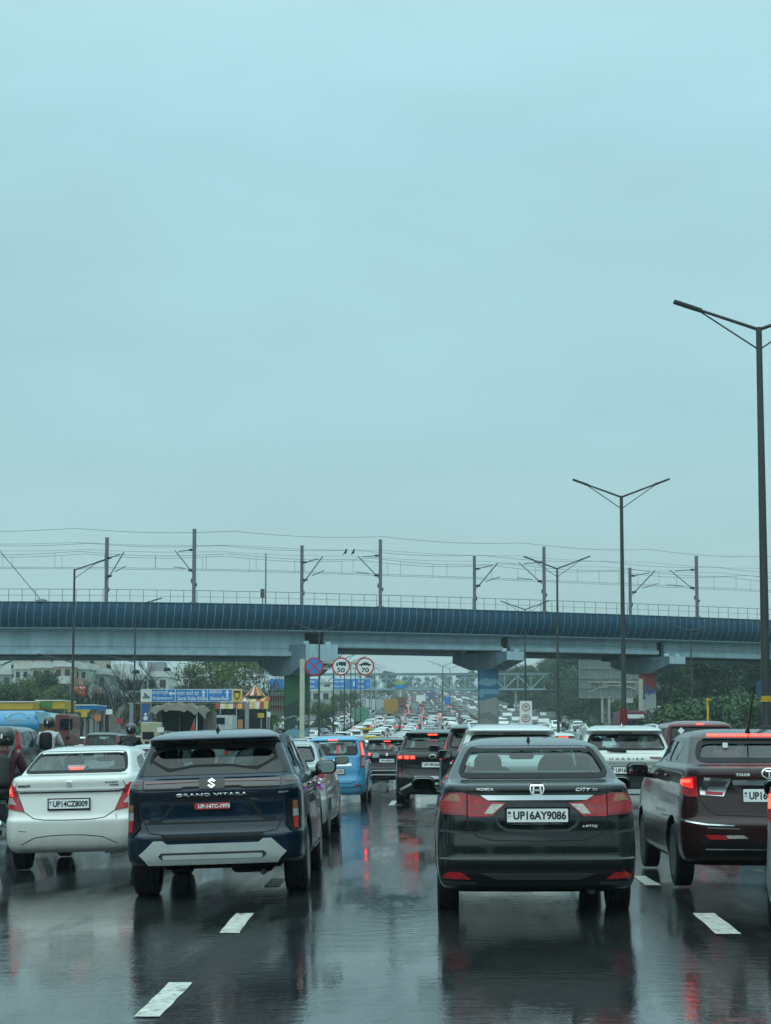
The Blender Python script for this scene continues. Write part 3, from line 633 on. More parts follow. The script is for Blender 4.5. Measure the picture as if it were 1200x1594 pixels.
# ---- grey sedan straight ahead on the right
grey = paint('wet_charcoal_paint', (.006, .0105, .0105), .15, .3, .2, 1.0)
rt, B = build_car('city', 'sedan', 'dark grey four door sedan filling the lane ahead with red and clear tail lights', 'car', 837, 190, -.035, 0, R_(-.3), color=grey, H=1.51, gl='glass_clear', inner='beige', seatm='seat', rim=M['alloy'], frit=.045, hrz=.07, cb=.22, ca=.26, mz=-.10)
for sg in (1, -1):
    f = lambda P_: P_ if sg > 0 else mirror_poly(P_)
    tl = patch(B, 'rear', f([(.575, .862), (.80, .872), (.86, .905), (.88, .955), (.83, 1.0), (.73, 1.045), (.60, 1.048), (.575, 1.028)]), 'tail_light', M['red_lens'], rt, .013, .03, .03)
    patch(B, 'rear', f([(.62, .975), (.78, .98), (.71, 1.033), (.640, 1.037)]), 'amber_lens', M['amber'], tl, .0165, .006, .03)
    for q in range(4): ribbon(B, 'rear', [[(sg*.60, .885+.022*q), (sg*(.82-.0*q), .893+.020*q)], [(sg*(.45 if q < 2 else .40), .885+.022*q), (sg*.55, .885+.022*q)]], .006, 'lens_rib', M['red_dark'], tl, .0145)
    ribbon(B, 'rear', [[(sg*.585, .87), (sg*.80, .88), (sg*.855, .91), (sg*.87, .955), (sg*.82, .995), (sg*.73, 1.038), (sg*.60, 1.04), (sg*.585, .87)]], .010, 'lens_rim', M['red_dark'], tl, .0145)
    ti = patch(B, 'rear', f([(.37, .855), (.565, .855), (.565, 1.035), (.41, 1.005), (.36, .975), (.25, .965)]), 'inner_tail_light', M['red_lens'], rt, .013, .03, .03)
    patch(B, 'rear', f([(.365, .875), (.435, .875), (.37, .955), (.27, .955)]), 'clear_lens', M['clear'], ti, .0165, .006, .03)
    patch(B, 'rear', f([(.55, .352), (.80, .360), (.78, .39), (.72, .41), (.62, .405)]), 'reflector', M['red_lens'], rt, .010, .02, .03)
    ribbon(B, 'rear', [[(sg*.57, 1.09), (sg*.57, .85), (sg*.565, .78), (sg*.50, .70), (sg*.38, .665), (0, .655)]], .009, 'panel_gap', M['seam'], rt)
    ribbon(B, 'rear', [[(sg*.34, .84), (sg*.31, .78), (sg*.25, .745), (0, .735)]], .022, 'boot_recess', M['trim'], rt, .001)
    ribbon(B, 'rear', [[(sg*.62, .71), (sg*.70, .735), (sg*.86, .74)]], .022, 'bumper_crease', M['trim'], rt, .002)
    ribbon(B, 'rear', [[(sg*.50, .32), (sg*.86, .325)]], .02, 'bumper_lip', M['trim'], rt, .004)
ch = patch(B, 'rear', [(-.40, .985), (.40, .985), (.46, 1.025), (-.46, 1.025)], 'chrome_strip', M['chrome'], rt, .024, .04, .04)
patch(B, 'rear', [(-.48, .30), (.48, .30), (.62, .345), (.58, .40), (.30, .37), (-.30, .37), (-.58, .40), (-.62, .345)], 'lower_bumper_insert', M['black'], rt, .004)
patch(B, 'rear', [(-.82, .425), (.82, .425), (.82, .485), (-.82, .485)], 'bumper_shadow_step', M['black'], rt, .0015, .006)
patch(B, 'rear', [(-.33, .352), (.33, .352), (.47, .40), (-.47, .40)], 'bumper_blade', M['trim'], rt, .012)
plate_on(B, .865, 'UP16AY9086', .50, .115)
text_flat('Ace Honda  FARIDABAD - NOIDA', (0, B.rp(0, .80).y-.020, .7975), .40, .010, 'plate_text', M['badge'], rt, bold=0)
# square emblem
ribbon(B, 'rear', [[(-.042, 1.105-.045), (-.052, 1.105), (-.045, 1.105+.036), (.045, 1.105+.036), (.052, 1.105), (.042, 1.105-.045), (-.042, 1.105-.045)]][:1] and [[(-.046, 1.02+.02), (-.056, 1.075), (-.05, 1.095), (.05, 1.095), (.056, 1.075), (.046, 1.04), (.035, 1.03), (-.035, 1.03), (-.046, 1.04)]], .009, 'badge', M['badge'], rt, .026)
ribbon(B, 'rear', [[(-.026, 1.088), (-.032, 1.040)], [(.026, 1.088), (.032, 1.040)], [(-.03, 1.066), (.03, 1.066)]], .013, 'badge', M['badge'], rt, .026)
text_on(B, 'rear', 'HONDA', -.42, 1.073, .14, .020, 'badge_text', M['badge'], rt, bold=.03, off=.012)
text_on(B, 'rear', 'CITY', .38, 1.070, .13, .024, 'badge_text', M['badge'], rt, bold=.03, shear=.3, off=.012)
text_on(B, 'rear', 'ZX', .475, 1.070, .045, .018, 'badge_text', M['badge'], rt, bold=.0, off=.012)
text_on(B, 'rear', 'i-VTEC', .43, .775, .13, .022, 'badge_text', M['badge'], rt, bold=.03, shear=.3)
fin(B, 1.30, 1.462, rt, .075)
patch(B, 'rear', rnd([(-.04, 1.11), (.04, 1.11), (.03, 1.122), (-.03, 1.122)], .01), 'boot_camera', M['black'], rt, .01)
S_CITY = rt

# ---- white compact sedan at the left
white = paint('wet_white_paint', (.78, .79, .74), 0, .35, .6, 1.0)
rt, B = build_car('compact', 'compact_sedan', 'dirty white compact sedan at left with lit brake lights', 'car', 110, 127, -.165, R_(1.0), R_(-1.4), color=white, gl='glass', inner='interior', frit=.04, rim=mat('steel_wheel', (.12, .12, .12), .5, .5), mirrors=True, hrz=.10, cb=.20, ca=.24)
for sg in (1, -1):
    f = lambda P_: P_ if sg > 0 else mirror_poly(P_)
    tl = patch(B, 'rear', f([(.56, .745), (.82, .79), (.93, .82), (.98, .90), (.96, 1.00), (.88, 1.06), (.76, 1.085), (.70, 1.05), (.63, .89)]), 'tail_light', M['red_lens'], rt, .013, .03, .03)
    patch(B, 'rear', f([(.70, .93), (.93, .945), (.93, .99), (.86, 1.045), (.765, 1.065)]), 'lit_lamp', M['brake_dim'], tl, .017, .006, .03)
    patch(B, 'rear', f(rnd([(.74, .97), (.82, .97), (.84, 1.01), (.78, 1.035)], .01)), 'lit_bulb', M['brake_hot'] if sg > 0 else M['brake'], tl, .020, .006, .03)
    patch(B, 'rear', f([(.655, .83), (.92, .855), (.93, .925), (.72, .915)]), 'clear_lens', M['clear'], tl, .017, .006, .03)
    ribbon(B, 'rear', [[(sg*.64, 1.15), (sg*.69, 1.05), (sg*.56, .745), (sg*.44, .665), (sg*.3, .645), (0, .64)]], .010, 'panel_gap', M['seam'], rt)
    ribbon(B, 'rear', [[(sg*.60, .34), (sg*.42, .43), (sg*.2, .455), (0, .46)]], .010, 'bumper_groove', M['seam'], rt)
patch(B, 'rear', [(-.68, .990), (.68, .990), (.68, 1.012), (-.68, 1.012)], 'chrome_strip', M['chrome'], rt, .022, .035, .04)
patch(B, 'rear', [(-.62, .970), (.62, .970), (.62, .988), (-.62, .988)], 'boot_recess', M['trim'], rt, .004)
plate_on(B, .835, 'UP14CZ8009', .50, .12, .0)
zig_logo(B, 0, 1.085, .085, rt, 'chrome')
text_on(B, 'rear', 'SWIFT', .52, 1.088, .16, .020, 'badge_text', M['trim'], rt, bold=.03)
text_on(B, 'rear', 'DZIRE', .55, 1.055, .11, .018, 'badge_text', M['trim'], rt, bold=.03)
text_on(B, 'rear', 'MARUTI', -.57, 1.06, .16, .030, 'badge_text', M['trim'], rt, bold=.06)
st = MB(); st.box((-.02+.0, B.rp(0, 1.26).y+.12, 1.285), (.22, .02, .04), 1); st.box((-.02, B.rp(0, 1.26).y+.11, 1.245), (.17, .02, .05), 0)
st.build('lit_high_brake_light', [M['brake'], M['plate']], rt, 0)
sc1 = MB(); p, n = B.surf('rear', -.50, .50)
ribbon(B, 'rear', [[(-.62, .515), (-.52, .505)], [(.58, .70), (.585, .64)]], .008, 'bumper_scuff', M['trim'], rt)
S_DZ = rt

# ---- maroon sedan at the right
maroon = paint('wet_maroon_paint', (.026, .0075, .009), .0, .28, .25, .75)
rt, B = build_car('compact', 'compact_sedan', 'dark maroon sedan at right with a lit red strip above its rear window', 'car', 1199, 163, .02, 0, 0, color=maroon, gl='glass_clear', H=1.545, frit=.05, rim=M['alloy_dark'], mircol=M['black'], wrs=1.06, bow=.06, cb=.24, ca=.30, mz=-.10,
                  rwin=[(-.60, 1.235), (.60, 1.235), (.56, 1.35), (.50, 1.415), (-.50, 1.415), (-.56, 1.35)])
for sg in (1, -1):
    f = lambda P_: P_ if sg > 0 else mirror_poly(P_)
    tl = patch(B, 'rear', f([(.66, .885), (.76, .885), (.90, .92), (.97, .98), (.98, 1.05), (.86, 1.075), (.68, 1.08)]), 'tail_light', M['red_lens'], rt, .014, .03, .03)
    patch(B, 'rear', f([(.71, .965), (.95, 1.0), (.955, 1.045), (.72, 1.062)]), 'lit_lamp', M['brake_dim'], tl, .018, .006, .03)
    patch(B, 'rear', f([(.74, 1.02), (.94, 1.015), (.94, 1.035), (.74, 1.05)]), 'lit_bulb', M['brake'], tl, .021, .006, .03)
    ti = patch(B, 'rear', f([(.43, .89), (.645, .905), (.66, 1.075), (.36, 1.06), (.37, 1.03)]), 'inner_tail_light', M['chrome'], rt, .014, .03, .03)
    patch(B, 'rear', f([(.42, .985), (.62, .985), (.63, 1.045), (.39, 1.035)]), 'clear_lens', M['smoke'], ti, .018, .006, .03)
    patch(B, 'rear', f([(.44, .90), (.60, .905), (.60, .94), (.43, .93)]), 'reflector', M['red_lens'], ti, .018, .006, .03)
    ribbon(B, 'rear', [[(sg*.66, 1.15), (sg*.665, .90), (sg*.60, .78), (sg*.50, .715), (0, .705)]], .009, 'panel_gap', M['seam'], rt)
    ribbon(B, 'rear', [[(sg*.35, .62), (sg*.6, .63), (sg*.86, .66)]], .012, 'bumper_chrome_trim', M['chrome'], rt, .006)
    ribbon(B, 'rear', [[(sg*.30, .59), (sg*.6, .60)]], .010, 'bumper_chrome_trim', M['chrome'], rt, .006)
    patch(B, 'rear', f([(.42, .49), (.58, .49), (.62, .535), (.44, .53)]), 'reflector', M['red_lens'], rt, .012)
    patch(B, 'rear', f([(.22, .50), (.415, .50), (.43, .53), (.26, .53)]), 'reversing_lamp', M['clear'], rt, .012)
    ribbon(B, 'rear', [[(sg*.26, .93), (sg*.34, 1.0)]], .05, 'boot_recess', M['trim'], rt, .001)
patch(B, 'rear', [(-.34, 1.0), (.34, 1.0), (.35, 1.05), (-.35, 1.05)], 'chrome_strip', M['chrome'], rt, .022, .035, .04)
patch(B, 'rear', [(-.66, .33), (.66, .33), (.66, .475), (-.66, .475)], 'lower_bumper_insert', M['black'], rt, .006)
ribbon(B, 'rear', [[(-.62, .40), (.62, .40)]], .012, 'bumper_chrome_trim', M['chrome'], rt, .012)
plate_on(B, .90, 'UP16CB4127', .50, .12, 0, frame=False)
ribbon(B, 'rear', [ring_line((0, 1.108), .070, .042)], .010, 'badge', M['badge'], rt, .010)
ribbon(B, 'rear', [[(-.035, 1.128), (.035, 1.128)], [(0, 1.128), (0, 1.075)]], .012, 'badge', M['badge'], rt, .010)
text_on(B, 'rear', 'TIGOR', -.245, 1.095, .14, .024, 'badge_text', M['badge'], rt, bold=.04)
sp_ = patch(B, 'rear', [(-.50, 1.425), (.50, 1.425), (.47, 1.475), (-.47, 1.475)], 'roof_spoiler', M['privacy'], rt, .02, .06)
mb = MB()
for k in range(26):
    u = -.43+.86*k/25; p, n = B.surf('rear', u, 1.452); mb.rbox(p+n*.028, (.020, .02, .022), .008)
mb.build('led_brake_strip', M['brake'], rt)
ribbon(B, 'rear', [[(-.45, 1.452), (.45, 1.452)]], .030, 'led_strip_housing', M['brake_dim'], rt, .023)
mb = MB(); mb.rbox((-.30, B.rp(.3, 1.36).y-.004, 1.375), (.05, .006, .05), .01); mb.build('window_sticker', M['plate'], rt, 0)
mb = MB(); mb.tube([(-.02, 1.02, 1.50), (-.02, .94, 1.58), (-.02, .55, 2.05)][:2]+[(-.02, .62, 1.95)], [.012, .007, .003], 6); mb.lathe([(.03, 0), (.025, .03), (.008, .06)], (-.02, 1.02, 1.485), 'z', 12); mb.build('antenna', M['black'], rt)
S_TG = rt
for kd in ('right', 'left'): ribbon(B, kd, [[(.95, .56), (1.7, .55), (2.75, .56)]], .035, 'door_moulding', maroon, rt, .014)
# ------------------------------------------------------------------ ground, carriageways, markings
def wet_road(name, base, rmin=.03, rmax=.17, scale=1.0, bump=.25):
    m = bpy.data.materials.new(name); m.use_nodes = True; t = m.node_tree; b = t.nodes['Principled BSDF']; L_ = t.links.new; n = t.nodes.new
    tc_ = n('ShaderNodeTexCoord')
    def noise(sc_, det, ro, st=(1, 1, 1)):
        mp_ = n('ShaderNodeMapping'); mp_.inputs['Scale'].default_value = st; L_(tc_.outputs['Object'], mp_.inputs[0]); x = n('ShaderNodeTexNoise'); x.inputs['Scale'].default_value = sc_; x.inputs['Detail'].default_value = det; x.inputs['Roughness'].default_value = ro; L_(mp_.outputs[0], x.inputs['Vector']); return x.outputs[0]
    def rng(s_, a, b_, c, d): r = n('ShaderNodeMapRange'); r.inputs[1].default_value = a; r.inputs[2].default_value = b_; r.inputs[3].default_value = c; r.inputs[4].default_value = d; L_(s_, r.inputs[0]); return r.outputs[0]
    big = noise(.7*scale, 6, .65, (1, .30, 1)); tracks = noise(2.2*scale, 4, .55, (1, .05, 1)); fine = noise(38, 2, .55, (1, .7, 1)); mid = noise(9, 4, .65, (1, .6, 1)); rip = noise(7, 3, .6, (.55, 1.3, 1))
    mul = n('ShaderNodeMath'); mul.operation = 'MULTIPLY'; L_(rng(big, .42, .56, .15, 1), mul.inputs[0]); L_(rng(tracks, .38, .60, .4, 1.1), mul.inputs[1])
    L_(rng(mul.outputs[0], .1, .9, rmin, rmax), b.inputs['Roughness'])
    cs = n('ShaderNodeVectorMath'); cs.operation = 'SCALE'; cs.inputs[0].default_value = base; m2 = n('ShaderNodeMath'); m2.operation = 'MULTIPLY'; L_(rng(mid, .3, .7, .75, 1.25), m2.inputs[0]); L_(rng(fine, .3, .7, .6, 1.4), m2.inputs[1]); L_(m2.outputs[0], cs.inputs[3]); L_(cs.outputs[0], b.inputs['Base Color'])
    h = n('ShaderNodeMath'); h.operation = 'MULTIPLY_ADD'; h.inputs[1].default_value = .45; L_(fine, h.inputs[0]); L_(rip, h.inputs[2])
    bp = n('ShaderNodeBump'); bp.inputs['Distance'].default_value = .012; L_(rng(mul.outputs[0], .1, .9, bump*.30, bump), bp.inputs['Strength']); L_(h.outputs[0], bp.inputs['Height']); L_(bp.outputs[0], b.inputs['Normal'])
    b.inputs['IOR'].default_value = 1.45; b.inputs['Specular IOR Level'].default_value = .75
    return m
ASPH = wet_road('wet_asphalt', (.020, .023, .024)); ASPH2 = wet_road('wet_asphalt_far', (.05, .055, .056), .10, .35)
def strip(name, x0, x1, d0, d1, m, dz=0, nx=8, label=None):
    ds = []; d = d0
    while d < d1: ds.append(d); d += max(2., d*.06)
    ds.append(d1); mb = MB(); xs = [x0+(x1-x0)*i/nx for i in range(nx+1)]
    if x0 < 0 < x1: xs = sorted(set(xs+[.2, -5.5, -9.0] if x0 < -9 else xs+[.2]))
    xs = [x for x in xs if x0 <= x <= x1]; k = len(xs)
    for d in ds: mb.v += [tuple(RD(x, d, dz)) for x in xs]
    mb.f = [(i*k+j, i*k+j+1, (i+1)*k+j+1, (i+1)*k+j) for i in range(len(ds)-1) for j in range(k-1)]; mb.m = [0]*len(mb.f)
    o = mb.build(name, m, None, 80, False); tag(o, kind='structure'); return o
earth = mat('wet_earth_and_grass', (.060, .075, .045), .85, var=.45, vs=.25, bump=.5, bs=4)
paving = mat('wet_paving', (.13, .135, .13), .5, var=.3, vs=.4, bump=.2, bs=8)
strip('ground', -420, 420, -40, 2600, earth, -.09, 24)
strip('road', -10.9, 7.2, -30, 1500, ASPH, 0, 12)
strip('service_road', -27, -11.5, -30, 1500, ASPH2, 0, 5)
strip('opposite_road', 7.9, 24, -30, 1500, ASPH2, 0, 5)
strip('forecourt', -60, -27.2, 60, 240, paving, -.03, 4)
linem = mat('worn_white_road_paint', (.62, .63, .56), .3, var=.3, vs=7, bump=.25, bs=40)
t = linem.node_tree; b = t.nodes['Principled BSDF']; src = b.inputs['Base Color'].links[0].from_socket; tcl = [n for n in t.nodes if n.type == 'TEX_COORD'][0]
nn = t.nodes.new('ShaderNodeTexNoise'); nn.inputs['Scale'].default_value = 11; nn.inputs['Detail'].default_value = 9; nn.inputs['Roughness'].default_value = .75; t.links.new(tcl.outputs['Object'], nn.inputs['Vector'])
rg = t.nodes.new('ShaderNodeMapRange'); rg.inputs[1].default_value = .54; rg.inputs[2].default_value = .62; t.links.new(nn.outputs[0], rg.inputs[0])
mg = t.nodes.new('ShaderNodeMix'); mg.data_type = 'RGBA'; t.links.new(rg.outputs[0], mg.inputs[0]); t.links.new(src, mg.inputs[6]); mg.inputs[7].default_value = (.05, .055, .055, 1); t.links.new(mg.outputs[2], b.inputs['Base Color'])
def gpt(px, py):
    d = ray(px, py); z = 0
    for _ in range(12):
        t = (z-HC)/d.z; p = Vector((0, 0, HC))+d*t; z = camber(p.x-bend(p.y))+prof(p.y)
    return p
def dash(corners, label):
    ps = [gpt(*c) for c in corners]; bl, br, tr_, tl_ = ps; mb = MB(); n = 6; vs = []
    for i in range(n+1):
        a = bl.lerp(tl_, i/n); b = br.lerp(tr_, i/n); jit = random.uniform(-.006, .006)
        for j in range(5):
            p = a.lerp(b, j/4); p.z = camber(p.x-bend(p.y))+prof(p.y)+.005; vs.append(p+Vector((jit if j in (0, 4) else 0, 0, 0)))
    mb.add(vs, [(i*5+j, i*5+j+1, (i+1)*5+j+1, (i+1)*5+j) for i in range(n) for j in range(4)])
    o = mb.build('lane_marking', linem, None, 80, False); tag(o, kind='structure'); return o
dash([(209, 1583.5), (249, 1583.5), (301, 1530), (264, 1530)], '')
dash([(341.5, 1453), (372.5, 1453), (395, 1422), (367.5, 1422)], '')
dash([(1115, 1454.5), (1155, 1454.5), (1111, 1422), (1077, 1422)], '')
dash([(1004, 1378.5), (1030, 1378.5), (1004, 1364), (986, 1364)], '')
dash([(410, 1380.5), (434, 1380.5), (446, 1368), (424, 1368)], '')
for X in (-7.6, -4.2, -1.2, 2.6, 5.6):
    for k in range(26):
        d = 20+k*9.
        if d < 34 and X in (-1.2, 2.6, -4.2): continue
        mb = MB(); q = [RD(X-.07, d, .005), RD(X+.07, d, .005), RD(X+.07, d+3, .005), RD(X-.07, d+3, .005)]
        mb.add(q, [(0, 1, 2, 3)]); tag(mb.build('lane_marking', linem, None, 80, False), kind='structure')
# expansion joint across the carriageway
a, b = gpt(430, 1290), gpt(985, 1286)
mb = MB(); vs = []
for i in range(31):
    p = a.lerp(b, i/30); z = camber(p.x)
    for dy in (-.05, -.012, .012, .05): vs.append((p.x, p.y+dy+.01*math.sin(i*1.7), z+(.004 if abs(dy) > .02 else .003)))
mb.add(vs, [(i*4+j, i*4+j+1, i*4+j+5, i*4+j+4) for i in range(30) for j in range(3)]); mb.m = [0 if k % 3 != 1 else 1 for k in range(90)]
tag(mb.build('expansion_joint', [paving, M['seam']], None, 80, False), kind='structure')
# ------------------------------------------------------------------ dividers
conc = mat('pale_concrete', (.30, .31, .29), .6, var=.4, vs=1.8, stretch=(1, 1, .4), bump=.2, bs=10)
brownb = mat('rust_brown_barrier', (.11, .055, .04), .6, var=.3, vs=2)
def wall_along(name, label, X, d0, d1, h, w, m, cat='wall', base=.0, cop=None):
    mb = MB(); ds = []; d = d0
    while d < d1: ds.append(d); d += max(3, d*.05)
    ds.append(d1); prof_ = [(-w/2, -.05), (-w/2, .2), (-w*.28, .35), (-w*.24, h), (w*.24, h), (w*.28, .35), (w/2, .2), (w/2, -.05)]; k = len(prof_)
    for d in ds: mb.v += [tuple(RD(X, d)+Vector((x, 0, z+base))) for x, z in prof_]
    mb.f = [(i*k+j, i*k+j+1, (i+1)*k+j+1, (i+1)*k+j) for i in range(len(ds)-1) for j in range(k-1)]+[tuple(range(k)), tuple(range((len(ds)-1)*k, len(ds)*k))]; mb.m = [0]*len(mb.f)
    return tag(mb.build(name, m, None, 40), label, cat)
wall_along('divider_wall', 'pale concrete divider wall between the jammed main road and the left carriageway', -11.2, 20, 900, .85, .5, conc)
wall_along('median_barrier', 'long rust brown median barrier right of the jammed lanes', 7.55, 20, 900, .8, .5, brownb)
# ------------------------------------------------------------------ metro viaduct
steelb = mat('pale_blue_girder_paint', (.25, .37, .42), .5, var=.24, vs=1.3, bump=.05, bs=3, stretch=(1, 1, .10))
capm = mat('blue_grey_concrete', (.115, .18, .22), .65, stretch=(1, 1, .18), var=.35, vs=1.6, bump=.15, bs=6)
endm = mat('light_blue_lit_cap_end', (.36, .50, .56), .6, var=.28, vs=2.2, stretch=(1, 1, .15))  # paler tone paints the light on the cap ends; bearings share it
panelm = mat('dark_blue_parapet_panel', (.0015, .043, .086), .55, var=.3, vs=.5, spec=.25)
ribm = mat('pale_panel_joint', (.15, .25, .30), .6, var=.1); railm = mat('galvanised_rail', (.20, .22, .23), .6, .1)
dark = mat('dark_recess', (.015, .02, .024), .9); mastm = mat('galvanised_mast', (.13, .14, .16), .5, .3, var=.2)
SP = [(-900, 20.3), (-400, 20.25), (0, 20.2), (300, 19.95), (600, 19.2), (900, 18.3), (1200, 17.2), (2000, 14.2)]
def s_at(px):
    for (a, sa), (b_, sb) in zip(SP, SP[1:]):
        if px <= b_: t = (px-a)/(b_-a); break
    return sa+(sb-sa)*t
path = []
for px in range(-390, 1600, 6):
    s = sum(s_at(px+q) for q in (-150, -75, 0, 75, 150))/5; p = at(px, 1156, FPX/s); path.append(Vector((p.x, p.y)))
pl = [0]
for i in range(1, len(path)): pl.append(pl[-1]+(path[i]-path[i-1]).length)
def vp(l):
    import bisect
    i = min(max(bisect.bisect_right(pl, l)-1, 0), len(path)-2); t = (l-pl[i])/(pl[i+1]-pl[i]); return path[i].lerp(path[i+1], t), (path[i+1]-path[i]).normalized()
def l_of(px):                                   # arc length where photo column px meets the parapet
    best = min(range(len(path)), key=lambda i: abs((path[i].x*CR.x+path[i].y*CR.y)/(-path[i].x*math.sin(YAW)+path[i].y*math.cos(YAW))*FPX+600-px)); return pl[best]
def VD(l, o, z):                                # o metres towards the far side
    p, t = vp(l); n = Vector((-t.y, t.x)); q = p+n*o; return Vector((q.x, q.y, z))
CX = Vector((-.6, .8, 0))
VIA = thing('metro_viaduct', 'elevated metro viaduct with dark blue curved parapet panels crossing above the road', 'viaduct', tuple(VD(l_of(600), 4, 0)))
VIA_O = Vector(VIA.location)
def vb(mb, name, m, smooth=40, parent=VIA, fix=True):
    off = VIA_O if parent is VIA else VIA_O
    mb.v = [tuple(Vector(v)-off) for v in mb.v]; return mb.build(name, m, parent, smooth, fix)
def sweep(sec, l0, l1, step=2.):
    n = max(1, int((l1-l0)/step)); k = len(sec); mb = MB()
    for i in range(n+1): mb.v += [tuple(VD(l0+(l1-l0)*i/n, o, z)) for o, z in sec]
    mb.f = [(i*k+j, i*k+(j+1) % k, (i+1)*k+(j+1) % k, (i+1)*k+j) for i in range(n) for j in range(k)]+[tuple(range(k)), tuple(range(n*k, n*k+k))]; mb.m = [0]*len(mb.f); return mb
LT = pl[-1]
cur = [(.05, 12.4), (-.10, 12.0), (-.14, 11.6), (-.08, 11.2), (.10, 10.8), (.42, 10.42)]
vb(sweep(cur+[(.55, 10.42), (.28, 10.8), (.10, 11.2), (.05, 11.6), (.08, 12.0), (.2, 12.4)], 0, LT), 'parapet', panelm, 30)
vb(sweep([(.42, 10.30), (.42, 10.415), (11.5, 10.415), (11.5, 10.30)], 0, LT), 'deck', capm)
vb(sweep([(11.5, 10.3), (11.5, 12.1), (11.7, 12.1), (11.7, 10.3)], 0, LT), 'parapet', panelm)
mb = MB(); l = .3
while l < LT:
    k = len(cur); b_ = len(mb.v)
    for dl in (-.020, .020):
        for (o, z) in cur: mb.v.append(tuple(VD(l+dl-.16*(12.4-z)/2, o-.012, z)))
    for j in range(k-1): mb.f.append((b_+j, b_+j+1, b_+k+j+1, b_+k+j)); mb.m.append(0)
    l += .64
vb(mb, 'parapet_ribs', ribm, 60)
vb(sweep([(-.03, 12.4), (-.03, 12.45), (.28, 12.45), (.28, 12.4)], 0, LT), 'parapet_coping', ribm)
vb(sweep([(.38, 10.36), (.38, 10.425), (.6, 10.425), (.6, 10.36)], 0, LT), 'parapet_sill', ribm)
mb = MB(); l = 0
while l < LT-1.1:
    mb.tube([VD(l, .12, 12.45), VD(l, .12, 13.42)], .026, 6); l += 1.05
for z, r in ((13.42, .028), (12.93, .016)): mb.tube([VD(l_, .12, z) for l_ in [LT*i/160 for i in range(161)]], r, 5)
vb(mb, 'railing', railm)
gaps = [(482, 511), (792.5, 803), (1035.5, 1046)]
edges = [(-385, 481, 8.35, 1)]+[(512, 792, 9.12, 0), (803.5, 1035, 9.10, 0), (1046.5, 1590, 8.95, 0)]
for a, b_, zb, big in edges:
    l0, l1 = (l_of(a) if a > -380 else 0), (l_of(b_) if b_ < 1580 else LT)
    sec = [(1.5, 10.30), (1.1, 10.30), (1.1, 10.20), (1.42, 10.18), (1.42, zb+.40), (1.05, zb+.36), (1.05, zb+.02), (1.9, zb), (1.9, 10.3)]
    vb(sweep(sec, l0, l1), 'girder', steelb, 30)
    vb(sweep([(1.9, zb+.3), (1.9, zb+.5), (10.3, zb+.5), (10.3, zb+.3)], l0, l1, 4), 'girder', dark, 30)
    vb(sweep([(10.3, zb), (10.3, 10.3), (10.9, 10.3), (10.9, zb)], l0, l1, 4), 'girder', steelb, 30)
    mb = MB(); l = l0+1.2
    vb(sweep([(1.395, zb+.62), (1.395, zb+.66), (1.42, zb+.66), (1.42, zb+.62)], l0, l1), 'girder_stiffener', capm)
for a, b_ in gaps:
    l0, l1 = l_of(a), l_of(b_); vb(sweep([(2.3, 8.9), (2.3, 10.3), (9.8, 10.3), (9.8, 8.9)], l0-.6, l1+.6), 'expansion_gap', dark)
def mural(name, cols, sc_=1.2, blobs=.9):
    m = bpy.data.materials.new(name); m.use_nodes = True; t = m.node_tree; b = t.nodes['Principled BSDF']; b.inputs['Roughness'].default_value = .7
    tc_ = t.nodes.new('ShaderNodeTexCoord'); n = t.nodes.new('ShaderNodeTexNoise'); n.inputs['Scale'].default_value = sc_; n.inputs['Detail'].default_value = 2; n.inputs['Distortion'].default_value = 1.5
    sp = t.nodes.new('ShaderNodeSeparateXYZ'); t.links.new(tc_.outputs['Object'], sp.inputs[0]); t.links.new(tc_.outputs['Object'], n.inputs['Vector'])
    r = t.nodes.new('ShaderNodeMapRange'); r.inputs[1].default_value = 0; r.inputs[2].default_value = 7.4; t.links.new(sp.outputs['Z'], r.inputs[0])
    ad = t.nodes.new('ShaderNodeMath'); ad.operation = 'MULTIPLY_ADD'; ad.inputs[1].default_value = .5*blobs; t.links.new(n.outputs[0], ad.inputs[0]); t.links.new(r.outputs[0], ad.inputs[2])
    cr_ = t.nodes.new('ShaderNodeValToRGB'); cr_.color_ramp.interpolation = 'CONSTANT'
    for i, (p, c) in enumerate(cols):
        e_ = cr_.color_ramp.elements[i] if i < 2 else cr_.color_ramp.elements.new(p)
        e_.position = p; e_.color = (*c, 1)
    t.links.new(ad.outputs[0], cr_.inputs[0]); t.links.new(cr_.outputs[0], b.inputs['Base Color']); return m
mur1 = mural('mural_paint_green', [(0, (.12, .30, .38)), (.42, (.16, .36, .44)), (.50, (.02, .05, .035)), (.60, (.30, .36, .32)), (.64, (.02, .045, .035)), (.80, (.03, .11, .045)), (.97, (.02, .10, .04))], .9)
mur2 = mural('mural_paint_bands', [(0, (.22, .23, .21)), (.50, (.17, .18, .17)), (.56, (.26, .28, .26)), (.74, (.05, .15, .26)), (.80, (.16, .32, .42)), (.86, (.04, .14, .26)), (.92, (.16, .32, .42)), (.98, (.04, .14, .26))], .35, .5)
mur3 = mural('mural_paint_mixed', [(0, (.03, .13, .14)), (.28, (.34, .36, .35)), (.50, (.12, .06, .05)), (.55, (.42, .44, .42)), (.66, (.04, .05, .06)), (.71, (.40, .42, .40)), (.92, (.04, .10, .28)), (.985, (.32, .04, .05))], 1.4)
